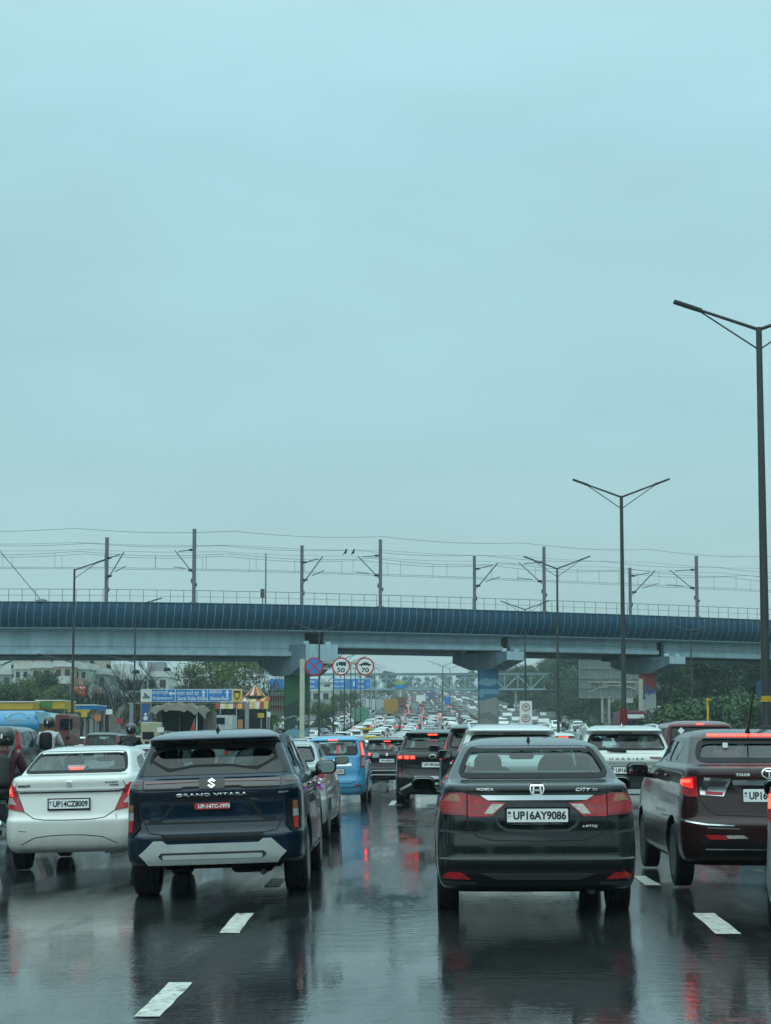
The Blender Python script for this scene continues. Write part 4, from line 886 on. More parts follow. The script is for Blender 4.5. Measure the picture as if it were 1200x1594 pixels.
def pier(pxc, pxe, w_, col_w, z_top, z_end, z_low, depth, m, L2=3.75):
    A = at(pxc, 1156, depth); A = Vector((A.x, A.y, 0)); gz = prof(A.y)
    mb = MB(); t2 = Vector((.8, .6, 0))
    cw = col_w/2; ch = .16
    oc = [(-cw+ch, -cw), (cw-ch, -cw), (cw, -cw+ch), (cw, cw-ch), (cw-ch, cw), (-cw+ch, cw), (-cw, cw-ch), (-cw, -cw+ch)]
    mb.add([A+Vector((x, y, gz-.2)) for x, y in oc]+[A+Vector((x, y, z_low+.05)) for x, y in oc], [tuple(range(8)), tuple(range(8, 16))]+[(i, (i+1) % 8, 8+(i+1) % 8, 8+i) for i in range(8)])
    mb.v = [tuple(Vector(v)-A-Vector((0, 0, gz))) for v in mb.v]
    o = mb.build('pier', m, VIA, 30); o.location = A+Vector((0, 0, gz))-VIA_O
    sec = [(-L2, z_top), (L2, z_top), (L2, z_end), (L2*.35, z_low), (-L2*.35, z_low), (-L2, z_end)]
    mb = MB(); vs = [-CX*u+t2*q+Vector((0, 0, z-gz)) for q in (-w_/2, w_/2) for u, z in sec]
    mb.add(vs, [tuple(range(6)), tuple(range(6, 12))]+[(i, (i+1) % 6, 6+(i+1) % 6, 6+i) for i in range(6)])
    mb.m = [1 if i == 3 else 0 for i in range(len(mb.f))]
    c = mb.build('pier_cap', [capm, endm], o, 0)
    mb = MB()
    for q in (-.35, .35): mb.box(-CX*(L2-.7)+t2*q*w_+Vector((0, 0, z_top-gz+.12)), (.4, .4, .3)); mb.box(CX*(L2-1.2)+t2*q*w_+Vector((0, 0, z_top-gz+.12)), (.4, .4, .3))
    mb.build('bearing', endm, o, 0)
    return o
pier(462, 505, 3.0, 1.95, 9.25, 7.9, 6.85, 131, mur1)
pier(760, 800, 1.9, 1.75, 9.02, 8.3, 7.6, 137.5, mur2)
pier(1009, 1043, 1.9, 1.35, 8.9, 8.25, 7.5, 143.5, mur3)
# masts, brackets and wires on the deck
def mast(px, o_, ztop, arm, label, k):
    l = l_of(px); base = VD(l, o_, 12.4-(.0 if o_ < 2 else 1.6)); t = thing('overhead_line_mast', label, 'mast', tuple(base), 0, 'overhead line masts on the viaduct'); h = ztop-base.z
    mb = MB(); mb.box((0, 0, h/2), (.27, .27, h)); mb.box((0, 0, .06), (.55, .55, .12)); mb.build('pole', mastm, t, 0)
    A = CX*arm; z1, z2, z3 = 15.9-base.z, 16.7-base.z, 15.2-base.z
    mb = MB(); mb.tube([(0, 0, z2), A*2.6+Vector((0, 0, z2+.12))], .045, 6); mb.tube([A*.3+Vector((0, 0, z3-.3)), A*3.3+Vector((0, 0, z2+.25))], .05, 6); mb.tube([A*1.6+Vector((0, 0, z3+.15)), A*3.6+Vector((0, 0, z3+.45))], .035, 6); mb.build('bracket_arm', mastm, t)
    mb = MB()
    for q, zz in ((.45, z2+.02), (.55, z3-.1)): mb.lathe([(.06, -.2), (.11, -.12), (.07, -.06), (.11, 0), (.07, .06), (.11, .12), (.06, .2)], A*q+Vector((0, 0, zz)), 'x', 10)
    mb.build('insulator', M['black'], t)
    mb = MB(); mb.box((-.16*arm, 0, 14.2-base.z), (.16, .2, .34)); mb.box((.17*arm, 0, 13.9-base.z), (.14, .2, .25)); mb.build('junction_box', M['trim'], t, 0)
near = [(301, 18.35, 'tallest overhead line mast, the second from the left on the viaduct'), (597, 18.0, 'overhead line mast near the middle with two birds on its bracket'), (854, 18.0, 'overhead line mast rising behind the double-armed lamp on the viaduct'), (1092, 17.9, 'overhead line mast on the viaduct furthest to the right')]
far_ = [(163, 18.6, 'leftmost overhead line mast behind the raised street lamp arm'), (468, 18.3, 'overhead line mast above the mural pier with arms to the right'), (740, 18.0, 'overhead line mast between the two middle piers, arms to the right'), (983, 17.6, 'shorter overhead line mast just right of the tall lamp post')]
for i, (p, z, lb) in enumerate(near): mast(p, .35, z, 1, lb, i)
for i, (p, z, lb) in enumerate(far_):
    # stand them on the far side: find the along-track position whose picture column is p
    best = min([LT*k/600 for k in range(600)], key=lambda l: abs((lambda q: (q.x*CR.x+q.y*CR.y)/(-q.x*math.sin(YAW)+q.y*math.cos(YAW))*FPX+600-p)(VD(l, 8.6, 0))))
    base = VD(best, 8.6, 10.6); t = thing('overhead_line_mast', lb, 'mast', tuple(base), 0, 'overhead line masts on the viaduct'); h = z-base.z
    mb = MB(); mb.box((0, 0, h/2), (.27, .27, h)); mb.box((0, 0, .06), (.55, .55, .12)); mb.build('pole', mastm, t, 0)
    A = -CX; z2, z3 = 16.8-base.z, 15.4-base.z
    mb = MB(); mb.tube([(0, 0, z2), A*2.6+Vector((0, 0, z2+.12))], .045, 6); mb.tube([A*.3+Vector((0, 0, z3-.3)), A*3.3+Vector((0, 0, z2+.25))], .05, 6); mb.tube([A*1.6+Vector((0, 0, z3+.15)), A*3.6+Vector((0, 0, z3+.45))], .035, 6); mb.build('bracket_arm', mastm, t)
    mb = MB()
    for q, zz in ((.45, z2+.02), (.55, z3-.1)): mb.lathe([(.06, -.2), (.11, -.12), (.07, -.06), (.11, 0), (.07, .06), (.11, .12), (.06, .2)], A*q+Vector((0, 0, zz)), 'x', 10)
    mb.build('insulator', M['black'], t)
    mb = MB(); mb.box((.16, 0, 14.2-base.z), (.16, .2, .34)); mb.build('junction_box', M['trim'], t, 0)
wirem = mat('wire', (.05, .055, .06), .6, var=0)
def wire(o_, z, sag, label, r=.015, n=240, sp=12.5):
    mb = MB(); mb.tube([VD(LT*i/n, o_, z-sag*math.sin(math.pi*((LT*i/n) % sp)/sp)) for i in range(n+1)], r, 4); tag(mb.build('overhead_wire', wirem, None), label, 'wire', 'overhead wires above the viaduct')
wire(.35, 18.25, .25, 'highest overhead wire, strung between the tops of the tall near masts'); wire(8.6, 18.1, .25, 'high overhead wire strung between the tops of the far masts')
wire(3.0, 16.75, .3, 'upper overhead wire above the near track'); wire(3.0, 15.45, 0, 'lower contact wire above the near track')
wire(6.4, 16.95, .3, 'upper overhead wire above the far track'); wire(6.4, 15.7, 0, 'lower contact wire above the far track')
wire(.9, 17.2, .15, 'thin middle overhead wire on the near side', .011); wire(8.0, 17.5, .15, 'thin middle overhead wire on the far side', .011)
for o_, z0, z1, lb in ((3.0, 15.45, 16.6, 'thin vertical dropper wires of the near track'), (6.4, 15.7, 16.8, 'thin vertical dropper wires of the far track')):
    mb = MB(); l = 2
    while l < LT: mb.tube([VD(l, o_, z0), VD(l, o_, z1)], .012, 4); l += 4.2
    tag(mb.build('dropper_wires', wirem, None), lb, 'wire')
p0 = VD(l_of(62), .3, 12.5); p1 = at(0, 858, p0.y-1)
mb = MB(); mb.tube([p0, p1, p1+(p1-p0)*2], .03, 5); tag(mb.build('stay_wire', wirem, None), 'slanting stay wire anchored on the viaduct parapet at far left', 'wire')
mb = MB(); mb.lathe([(.5, -.1), (.45, .05), (.2, .15)], p0, 'z', 12); mb.build('anchor_block', mastm, VIA); bpy.data.objects['anchor_block'].location = -VIA_O
pp = at(417, 941, 128); mb = MB(); mb.tube([(0, 0, 0), (0, 0, 4.3)], [.07, .05], 6); o = mb.build('pole', mastm, None); o.location = VD(l_of(417), .6, 12.3); tag(o, 'thin plain pole on the viaduct left of the mural pier', 'pole')
mb = MB(); mb.box((0, 0, .8), (.3, .25, .7)); mb.tube([(0, 0, -.5), (0, 0, .6)], .04, 6); o = mb.build('signal_box', M['trim'], None); o.location = VD(l_of(406), .3, 12.5); tag(o, 'small dark signal box on the viaduct railing beside the thin pole', 'signal box')
for i, px in enumerate((537, 549)):
    p = at(px, 858.5, VD(l_of(px), 3, 0).y); mb = MB(); rings = [(.0, 0), (.05, .03), (.085, .10), (.095, .18), (.07, .27), (.05, .31), (.058, .36), (.04, .41), (.004, .44)]
    mb.tube([(0.02*k*(1 if k < 6 else .9), 0, h) for k, (r, h) in enumerate(rings)], [max(r, .004) for r, h in rings], 8); mb.tube([(-.02, 0, .12), (-.12, 0, -.02), (-.17, 0, -.1)], [.05, .03, .012], 6); mb.tube([(.15, 0, .38), (.20, 0, .37)], [.015, .003], 5); mb.tube([(0.01, .02, .03), (.01, .02, -.08)], .008, 4); mb.tube([(0.01, -.02, .03), (.01, -.02, -.08)], .008, 4)
    o = mb.build('bird', M['black'], None, 60); o.location = p-Vector((0, 0, .2)); tag(o, 'dark bird perched on the mast bracket, the %s one' % ('left' if i == 0 else 'right'), 'bird', 'birds on the mast bracket')
# ------------------------------------------------------------------ other cars close enough to show their parts
def gaps_rear(B, w=.62, zt=1.1, zb=.62):
    z = B.fz
    ribbon(B, 'rear', [[(sg*w, z(zt)), (sg*(w+.02), z(.85)), (sg*(w-.1), z(zb+.06)), (sg*(w-.25), z(zb)), (0, z(zb))] for sg in (1, -1)], .012, 'panel_gap', M['seam'], B.root)
def lamp(B, poly, lit=None, clear=None, m='red_lens'):
    for sg in (1, -1):
        f = lambda P_: P_ if sg > 0 else mirror_poly(P_)
        t = patch(B, 'rear', f(poly), 'tail_light', M[m], B.root, .013, .03, .05)
        if lit: patch(B, 'rear', f(lit), 'lit_lamp', M['brake'], t, .018, .006, .05)
        if clear: patch(B, 'rear', f(clear), 'clear_lens', M['clear'], t, .017, .006, .05)
def high_lamp(B, u, z, w=.22, lit=True):
    p, n = B.surf('rear', u, z); mb = MB(); mb.rbox((u, p.y-.01, z), (w, .03, .03), .01); mb.build('high_brake_light', M['brake'] if lit else M['red_dark'], B.root)
blue = paint('wet_sky_blue_paint', (.06, .32, .56), .1, .3, .25)
silver = paint('wet_silver_paint', (.45, .48, .47), .3, .35, .25); blackp = paint('wet_black_paint', (.008, .009, .011), .2, .3, .25)
brown = paint('wet_brown_grey_paint', (.055, .058, .055), .4, .35, .3); redp = paint('wet_dark_red_paint', (.12, .010, .014), .2, .3, .25); whitep = paint('clean_white_paint', (.66, .69, .67), 0, .3, .2)
# blue tall hatchback
BOXW = [(-.58, 1.20), (.58, 1.20), (.52, 1.53), (-.52, 1.53)]
def tall_lights(B, lit=True, glow=False):
    lamp(B, [(.655, .90), (.83, .90), (.80, 1.18), (.745, 1.56), (.64, 1.56), (.66, 1.25)], [(.69, 1.2), (.77, 1.2), (.73, 1.50), (.67, 1.50)] if lit else None, [(.69, .93), (.80, .93), (.785, 1.14), (.69, 1.14)])
rt, B = build_car('box', 'tall_hatchback', 'sky blue tall hatchback with tall lit red lamps beside its rear window', 'car', 521, 62.5, -.10, 0, R_(-1), color=blue, H=1.70, rwin=BOXW, rim=M['alloy_dark'], frit=.03)
tall_lights(B); gaps_rear(B, .64, .9, .50); high_lamp(B, -.03, 1.585)
patch(B, 'rear', [(-.43, .93), (.43, .93), (.43, 1.0), (-.43, 1.0)], 'chrome_strip', M['chrome'], rt, .02, .03); plate_on(B, .80, 'UP16DK3052'); zig_logo(B, 0, 1.085, .07, rt)
ribbon(B, 'rear', [[(-.70, .42), (-.3, .40), (.3, .40), (.70, .42)]], .02, 'bumper_crease', M['seam'], rt)
lamp(B, [(.50, .44), (.68, .45), (.68, .475), (.50, .47)])
# silver sedan half hidden behind the navy SUV
rt, B = build_car('compact', 'compact_sedan', 'silver compact sedan half hidden behind the right side of the navy SUV', 'car', 424, 103, -.10, 0, R_(-1.5), color=silver, gl='glass_dark', H=1.55)
lamp(B, [(.66, .86), (.95, .90), (1.0, 1.02), (.88, 1.10), (.72, 1.08)], None, [(.70, .89), (.9, .92), (.9, .97), (.72, .95)]); gaps_rear(B); plate_on(B, .85, 'DL3CAR5518')
# white SUV ahead of the grey sedan
rt, B = build_car('suv', 'sport_utility_vehicle', 'white SUV with roof rails directly ahead of the dark grey sedan', 'car', 797, 106, 0, 0, 0, color=whitep, H=1.70, rwin=[(-.63, 1.22), (.63, 1.22), (.57, 1.47), (-.57, 1.47)], mircol=M['black'])
lamp(B, [(.60, .90), (.92, .95), (1.0, 1.05), (.9, 1.12), (.62, 1.08)], None, [(.62, .93), (.8, .95), (.8, 1.0), (.64, 1.0)]); gaps_rear(B); plate_on(B, .85, 'HR26DX8841'); high_lamp(B, 0, 1.565, .26, False)
for sg in (1, -1): mb = MB(); mb.tube([(sg*.60, .65, 1.62), (sg*.62, .8, 1.69), (sg*.61, 1.3, 1.715), (sg*.60, 2.2, 1.71), (sg*.58, 2.4, 1.66)], .022, 6); mb.build('roof_rail', M['silver'], rt)
# dark people carrier with tall lamps
rt, B = build_car('suv', 'people_carrier', 'dark people carrier with a tall lit left lamp, seen past the white SUV', 'car', 753, 80, 0, 0, 0, color=blackp, H=1.80, L=4.5, hw=.89, gl='glass_dark')
lamp(B, [(.74, 1.10), (.90, 1.10), (.88, 1.22), (.80, 1.55), (.74, 1.57), (.72, 1.2)], [(.76, 1.13), (.86, 1.13), (.86, 1.20), (.76, 1.20)]); gaps_rear(B); plate_on(B, .85, 'DL8CAF2207'); high_lamp(B, 0, 1.69, .2, False)
# black SUV, lit three-part lamps
rt, B = build_car('suv', 'sport_utility_vehicle', 'black SUV with lit three-segment lamps in the middle lane behind the blue hatchback', 'car', 673, 67, -.02, R_(-1), 0, color=blackp, H=1.76, gl='glass_dark', rim=M['alloy_dark'])
lamp(B, [(.40, 1.05), (.92, 1.05), (.92, 1.16), (.40, 1.15)], None)
for sg in (1, -1):
    for q in (.46, .60, .75): u = sg*q; p, n = B.surf('rear', u, 1.10); mb = MB(); mb.rbox(p+n*.018, (.10, .03, .055), .02); mb.build('lit_lamp', M['brake'], rt)
plate_on(B, .93, 'UP14EQ6630'); gaps_rear(B, .66, 1.0, .62); high_lamp(B, 0, 1.63)
patch(B, 'rear', rnd([(-.10, 1.07), (.10, 1.07), (.10, 1.17), (-.10, 1.17)], .03), 'badge_panel', M['privacy'], rt, .014); ribbon(B, 'rear', [ring_line((0, 1.12), .075, .042, 12)], .008, 'badge', M['badge'], rt, .018)
patch(B, 'rear', [(-.42, .60), (.42, .60), (.42, .66), (-.42, .66)], 'bumper_trim', M['silver'], rt, .02); ribbon(B, 'rear', [[(-.75, .36), (-.48, .50), (.48, .50), (.75, .36)]], .05, 'skid_plate', M['silver'], rt, .02)
lamp(B, [(.72, .62), (.80, .62), (.82, .88), (.74, .88)], None, m='red_dark'); fin(B, .7, 1.72, rt)
# black crossover further ahead
rt, B = build_car('suv', 'compact_crossover', 'black compact crossover with lit lamps and chrome bumper bars in the gap ahead', 'car', 602, 46.5, -.06, 0, 0, color=blackp, L=3.99, hw=.89, H=1.66, gl='glass', rim=M['alloy_dark'])
lamp(B, [(.50, 1.02), (.90, 1.05), (.90, 1.16), (.50, 1.14)], [(.55, 1.05), (.84, 1.07), (.84, 1.13), (.55, 1.12)]); plate_on(B, .88, 'UP14FB0671'); high_lamp(B, 0, 1.53); zig_logo(B, 0, 1.08, .09, rt); gaps_rear(B, .64, 1.0, .68); fin(B, .7, 1.63, rt)
for z_ in (.42, .56): ribbon(B, 'rear', [[(-.62, z_-.05), (-.45, z_), (.45, z_), (.62, z_-.05)]], .035, 'bumper_trim', M['silver'], rt, .02)
# white SUV in the right lane
cream = paint('pearl_white_paint', (.60, .63, .58), .05, .3, .2)
rt, B = build_car('suv', 'sport_utility_vehicle', 'pearl white SUV with a black rear wiper, left of the maroon sedan', 'car', 976, 87, .0, 0, 0, color=cream, L=4.6, hw=.94, H=1.74, mircol=M['black'], rwin=[(-.66, 1.235), (.66, 1.235), (.58, 1.47), (-.58, 1.47)], gl='glass')
for sg in (1, -1):
    f = lambda P_: P_ if sg > 0 else mirror_poly(P_)
    t = patch(B, 'rear', f([(.42, 1.135), (.95, 1.10), (.95, 1.135), (.55, 1.165), (.40, 1.165)]), 'tail_light', M['red_dark'], rt, .014, .03)
    patch(B, 'rear', f([(.62, 1.11), (.78, 1.03), (.86, 1.02), (.80, 1.10)]), 'tail_light_tip', M['red_dark'], t, .014, .02)
text_on(B, 'rear', 'H A R R I E R', 0, 1.13, .62, .035, 'badge_text', M['trim'], rt, bold=.01)
plate_on(B, .93, 'UP16CBE741', .5, .12); patch(B, 'rear', [(-.80, .50), (.80, .50), (.80, .86), (.45, .89), (-.45, .89), (-.80, .86)], 'lower_bumper', M['black'], rt, .006); high_lamp(B, 0, 1.60, .24, False); gaps_rear(B, .68, 1.1, .92)
patch(B, 'rear', [(-.70, .52), (.70, .52), (.66, .60), (-.66, .60)], 'skid_plate', M['silver'], rt, .03)
mb = MB(); mb.tube([(.0, B.rp(0, 1.27).y-.03, 1.265), (-.28, B.rp(-.28, 1.27).y-.03, 1.275), (-.34, B.rp(-.3, 1.3).y-.02, 1.29)], [.02, .016, .01], 6); mb.build('rear_wiper', M['black'], rt)
fin(B, .8, 1.71, rt, .08, 'plate')
for sg in (1, -1): mb = MB(); mb.tube([(sg*.63, .7, 1.66), (sg*.65, .9, 1.735), (sg*.64, 1.4, 1.755), (sg*.62, 2.4, 1.745), (sg*.60, 2.6, 1.70)], .022, 6); mb.build('roof_rail', M['silver'], rt)
# dark red van-like SUV
rt, B = build_car('box', 'tall_car', 'dark red tall car with a small lit high brake light beyond the SUVs', 'car', 1093, 71, 0.05, 0, 0, color=redp, L=4.2, hw=.87, H=1.86, gl='glass_dark', rwin=[(-.62, 1.17), (.62, 1.17), (.58, 1.53), (-.58, 1.53)])
z = B.fz; lamp(B, [(.72, z(.85)), (.90, z(.85)), (.86, z(1.10)), (.74, z(1.10))]); high_lamp(B, 0, z(1.60), .16); plate_on(B, .85, 'DL1CX9920')
mb = MB(); p, n = B.surf('rear', -.42, z(1.47)); q = .075; mb.add([p+n*.012+Vector(v) for v in ((0, 0, q), (q, 0, 0), (0, 0, -q), (-q, 0, 0))], [(0, 1, 2, 3)]); mb.build('diamond_sticker', M['plate'], rt, 0)
# dark tall hatchbacks on the left
for px, s_, z_, lb in ((-18, 63, .12, 'dark grey-brown tall hatchback at the left edge, behind the rider in maroon'), (156, 39, .12, 'dark tall hatchback with red pillar lamps above the white sedan roof')):
    rt, B = build_car('box', 'tall_hatchback', lb, 'car', px, s_, z_, 0, 0, color=brown, H=1.72, rwin=BOXW, gl='glass'); tall_lights(B, False); gaps_rear(B, .64, .9, .5); plate_on(B, .80, 'UP14BT7765' if px < 0 else 'DL9CQ1183')
# silver sedan between the white one and the navy SUV
rt, B = build_car('compact', 'compact_sedan', 'pale silver compact sedan showing only its roof between the white sedan and navy SUV', 'car', 236, 91, -.15, 0, R_(-1), color=paint('pale_silver_paint', (.50, .54, .54), .3, .35, .2), H=1.56)
lamp(B, [(.66, .86), (.95, .90), (1.0, 1.02), (.88, 1.10), (.72, 1.08)]); gaps_rear(B); plate_on(B, .85, 'UP16AH5549'); text_on(B, 'rear', 'Caring', .1, 1.41, .26, .05, 'window_lettering', M['white'], rt, bold=.02)
# car cutting in at the right edge
rt, B = build_car('box', 'small_hatchback', 'dark silver hatchback cut off by the right edge of the photo', 'car', 1358, 222, .0, R_(-18), 0, color=paint('wet_steel_grey_paint', (.42, .46, .46), .5, .3, .25), L=3.45, hw=.80, H=1.50, gl='glass_dark')
z = B.fz; lamp(B, [(.60, .84), (.84, .86), (.86, 1.02), (.80, 1.10), (.66, 1.08)], [(.66, .95), (.80, .95), (.80, 1.05), (.70, 1.05)]); gaps_rear(B); plate_on(B, .7, 'UP16AM2206')
# sedan-like car ahead, only its lit lamp and roof show between the white SUVs
rt, B = build_car('suv', 'compact_crossover', 'white crossover whose roof edge and red lamp show between the two white SUVs', 'car', 862, 54, 0, 0, 0, color=whitep, L=3.99, H=1.72); lamp(B, [(.60, 1.02), (.92, 1.02), (.92, 1.14), (.60, 1.14)]); high_lamp(B, .28, 1.58, .3); plate_on(B, .85, 'UP32HN4420')
# ------------------------------------------------------------------ street lamps
lampm = mat('lamp_post_grey', (.05, .055, .055), .45, .4, var=.2, vs=1); headm = mat('lamp_head_grey', (.025, .028, .03), .5)
def lamp_post(x, y, z, h, arm, rise, label, group, arms=(-1, 1), r=.1, cat='street lamp', sleeve=None):
    t = thing('street_lamp', label, cat, (x, y, z), 0, group)
    mb = MB(); mb.tube([(0, 0, 0), (0, 0, .3), (0, 0, h-1.0), (0, 0, h)], [r*1.15, r, r*.62, r*.6], 10); mb.build('pole', lampm, t)
    mb = MB(); mb.box((0, 0, .03), (.5, .5, .06)); mb.build('base_plate', lampm, t, 0)
    for a in arms:
        e_ = Vector((a*arm, 0, rise)); mb = MB(); mb.tube([(0, 0, h-.05), Vector((0, 0, h-.05))+e_*.75], [.045, .035], 8); mb.tube([(0, 0, h-.55), Vector((0, 0, h-.07))+e_*.72], .02, 6); ao = mb.build('lamp_arm', lampm, t)
        mb = MB(); Mx = Matrix.Rotation(-math.atan2(rise, a*arm) if a > 0 else -math.atan2(rise, a*arm), 3, 'Y'); c = Vector((0, 0, h-.05))+e_*.88
        mb.rbox(c+Vector((0, 0, 0)), (arm*.30, .20, .07), .03, 0, Mx); mb.rbox(Vector((0, 0, h-.05))+e_*.74, (arm*.12, .12, .09), .03, 0, Mx); mb.build('lamp_head', headm, ao)
    return t
def lamp_px(px, ptop, Y, arm, rise, label, group, arms=(-1, 1), r=.1):
    p = at(px, ptop, Y); g = prof(Y)+.0; return lamp_post(p.x, Y, g, p.z-g, arm, rise, label, group, arms, r)
ORD0 = ['first', 'second', 'third', 'fourth', 'fifth', 'sixth', 'seventh', 'eighth', 'ninth']
G1 = 'double-armed lamps on the right median'
t = lamp_px(1181, 510, 38.5, 2.0, .70, 'tallest nearest lamp post at the right edge, yellow band on its foot', G1, r=.12)
mb = MB(); zy = at(1190, 1088, 38.5).z; mb.lathe([(.125, zy-.07), (.125, zy+.07)], (0, 0, 0), 'z', 12); mb.build('yellow_band', mat('yellow_tape', (.55, .33, .01), .5), t)
t = lamp_px(967, 772, 67.5, 2.0, .75, 'tall double-armed lamp post rising above the pearl white SUV', G1, r=.12)
mb = MB(); zy = at(967, 1115, 67.5).z; mb.lathe([(.13, zy-.5), (.17, zy-.2), (.14, zy+.1), (.16, zy+.25), (.13, zy+.3)], (0, 0, 0), 'z', 12); mb.build('red_cloth', mat('red_cloth', (.16, .01, .015), .9), t)
lamp_px(867, 884, 98, 2.0, .75, 'double-armed lamp post in front of the viaduct, third from the right', G1)
lamp_px(817, 948, 135, 2.0, .72, 'small double-armed lamp post just right of the middle pier', G1)
lamp_px(1075, 981, 134, 2.0, .6, 'faint double-armed lamp in front of the blue parapet over the dark trees', 'thin lamps far right')
lamp_px(1007, 1005, 150, 2.0, .6, 'thin lamp post against the right painted pier', 'thin lamps far right')
lamp_px(497, 984, 126, 1.9, .75, 'double-armed lamp post in front of the gap between girders by the left pier', 'lamps on the left divider')
for k, (px, Y) in enumerate(((519, 165), (536, 185), (546, 205), (553, 226), (561, 250), (568, 280), (575, 315), (583, 355), (590, 400))):
    g = prof(Y); p = at(px, 1100, Y); lamp_post(p.x, Y, g, 9.6, 1.9, .75, 'thin dark lamp post, %s in the receding row along the left divider' % ORD0[k], 'receding row of thin lamps', (1, -1), .09)
t = lamp_px(116, 886, 93, 1.8, .6, 'left street lamp with one raised arm reaching over the blue parapet', 'lamps along the left service road', arms=(1,), r=.1)
o = [c for c in kids(t) if c.name.startswith('pole')][0]
def low_arm(t, z, L_, rise):
    mb = MB(); e_ = Vector((-L_, 0, rise)); mb.tube([(0, 0, z), Vector((0, 0, z))+e_*.75], .035, 8); a = mb.build('lamp_arm', lampm, t); mb = MB(); mb.rbox(Vector((0, 0, z))+e_*.88, (L_*.3, .2, .07), .03, 0, Matrix.Rotation(-math.atan2(rise, -L_), 3, 'Y')); mb.build('lamp_head', headm, a)
low_arm(t, at(110, 1033, 93).z, 2.0, .5)
t = lamp_px(211, 941, 116, 1.9, .5, 'thinner left street lamp whose single arm overlaps the viaduct parapet', 'lamps along the left service road', arms=(1,), r=.08)
low_arm(t, at(211, 1036, 116).z, 2.1, .5)
lamp_px(-14, 1040, 100, 1.3, .5, 'lamp head poking in at the far left edge below the girder', 'lamps along the left service road', arms=(1,), r=.07)
for k, (px, py, Y) in enumerate(((689, 1036, 330), (700, 1040, 420), (530, 1020, 300))): lamp_px(px, py, Y, 3.2, 1.1, ['distant double-armed lamp on the median above the footbridge', 'further distant lamp beside the one above the footbridge', 'distant lamp above the round speed signs'][k], 'far lamps', r=.14)
# ------------------------------------------------------------------ signs
creamm = mat('cream_painted_post', (.42, .43, .34), .55, var=.15, vs=2); signw = mat('sign_white', (.68, .72, .70), .45, var=.05); signr = mat('sign_red', (.42, .015, .02), .45, var=.05); signb = mat('sign_blue', (.010, .19, .52), .45, var=.1, vs=2); signk = mat('sign_black', (.012, .012, .014), .5, var=0); back = mat('sign_back_grey', (.20, .23, .23), .55, .2, var=.15)
def disc(name, c, r, parent, face, ring=None):
    mb = MB(); mb.lathe([(r, -.02), (r, .02)], c, 'y', 40); o = mb.build(name, [ring or face], parent, 30)
    mb = MB(); mb.lathe([(r*.84, 0), (r*.84, -.006)], Vector(c)+Vector((0, -.02, 0)), 'y', 40); mb.build('sign_face', face, o, 30); return o
Yg = 118.; P0 = at(470, 1156, Yg); zg = prof(Yg)
T = thing('cantilever_sign_post', 'cream post in front of the mural pier carrying three round road signs on one arm', 'sign post', (P0.x, Yg, zg))
loc = lambda px, py: Vector((at(px, py, Yg).x-P0.x, 0, at(px, py, Yg).z-zg))
ztop = loc(470, 1026).z; mb = MB(); mb.rbox((0, 0, ztop/2), (.34, .34, ztop), .04); mb.build('post', creamm, T)
za = loc(470, 1036).z; xe = loc(582, 1036).x; mb = MB(); mb.box((xe/2, .1, za+.22), (xe, .12, .12)); mb.box((xe/2, .1, za-.22), (xe, .12, .12))
for k in range(7): mb.tube([(xe*k/7, .1, za+(.22 if k % 2 else -.22)), (xe*(k+1)/7, .1, za+(-.22 if k % 2 else .22))], .03, 4)
mb.build('sign_arm', creamm, T, 0)
r = 14.2*Yg/FPX
c = loc(489.5, 1037.5)+Vector((0, -.12, 0)); o = disc('no_stopping_sign', c, r, T, signb, signr)
mb = MB()
for a in (45, -45): mb.box(c+Vector((0, -.031, 0)), (r*1.72, .004, r*.15), 0, Matrix.Rotation(R_(a), 3, 'Y')); 
mb.v = [(x, y-(.002 if i >= 8 else 0), z) for i, (x, y, z) in enumerate(mb.v)]; mb.build('sign_cross', signr, o, 0)
for px, num, kind in ((531, '50', 0), (568.5, '70', 1)):
    c = loc(px, 1037.5)+Vector((0, -.12, 0)); o = disc('speed_limit_sign', c, r, T, signw, signr)
    text_flat(num, c+Vector((0, -.028, -r*.40)), r*.85, r*.52, 'sign_number', signk, o, bold=.03)
    mb = MB()
    if kind == 0:
        pr = [(-.28, .12), (.55, .12), (.55, .50), (-.28, .50)]; mb.prism([(x*r+c.x, z*r+c.z) for x, z in pr], c.y-.034, c.y-.028)
        pr = [(-.55, .10), (-.34, .10), (-.34, .42), (-.48, .42), (-.55, .28)]; mb.prism([(x*r+c.x, z*r+c.z) for x, z in pr], c.y-.034, c.y-.028)
        ws = (-.42, .1, .40)
    else:
        pr = [(-.66, .12), (.66, .12), (.66, .26), (.42, .30), (.22, .46), (-.18, .46), (-.38, .30), (-.66, .24)]; mb.prism([(x*r+c.x, z*r+c.z) for x, z in pr], c.y-.034, c.y-.028); ws = (-.40, .40)
    for q in ws: mb.lathe([(.09*r, -.0345), (.09*r, -.028)], c+Vector((q*r, 0, .10*r)), 'y', 12)
    mb.build('sign_vehicle_symbol', signk, o, 0)
# facing-away twin on the right
Yr = 141.; P0 = at(998, 1156, Yr); zg = prof(Yr); T = thing('cantilever_sign_post', 'cream post by the right painted pier with three round signs seen from behind', 'sign post', (P0.x, Yr, zg))
loc = lambda px, py: Vector((at(px, py, Yr).x-P0.x, 0, at(px, py, Yr).z-zg))
ztop = loc(998, 1057).z; mb = MB(); mb.rbox((0, 0, ztop/2), (.36, .36, ztop), .04); mb.build('post', creamm, T)
xe = loc(916, 1062).x; za = loc(916, 1062).z; mb = MB(); mb.box((xe/2, 0, za), (abs(xe), .14, .14)); pts = [(xe*k/10, 0, za-.75-.0+.45*math.sin(math.pi*k/10)-(.0 if k < 9 else .1)) for k in range(11)]; mb.tube(pts, .06, 6)
for k in range(1, 10): mb.tube([(xe*k/10, 0, za), pts[k]], .03, 4)
mb.build('sign_arm', creamm, T, 0)
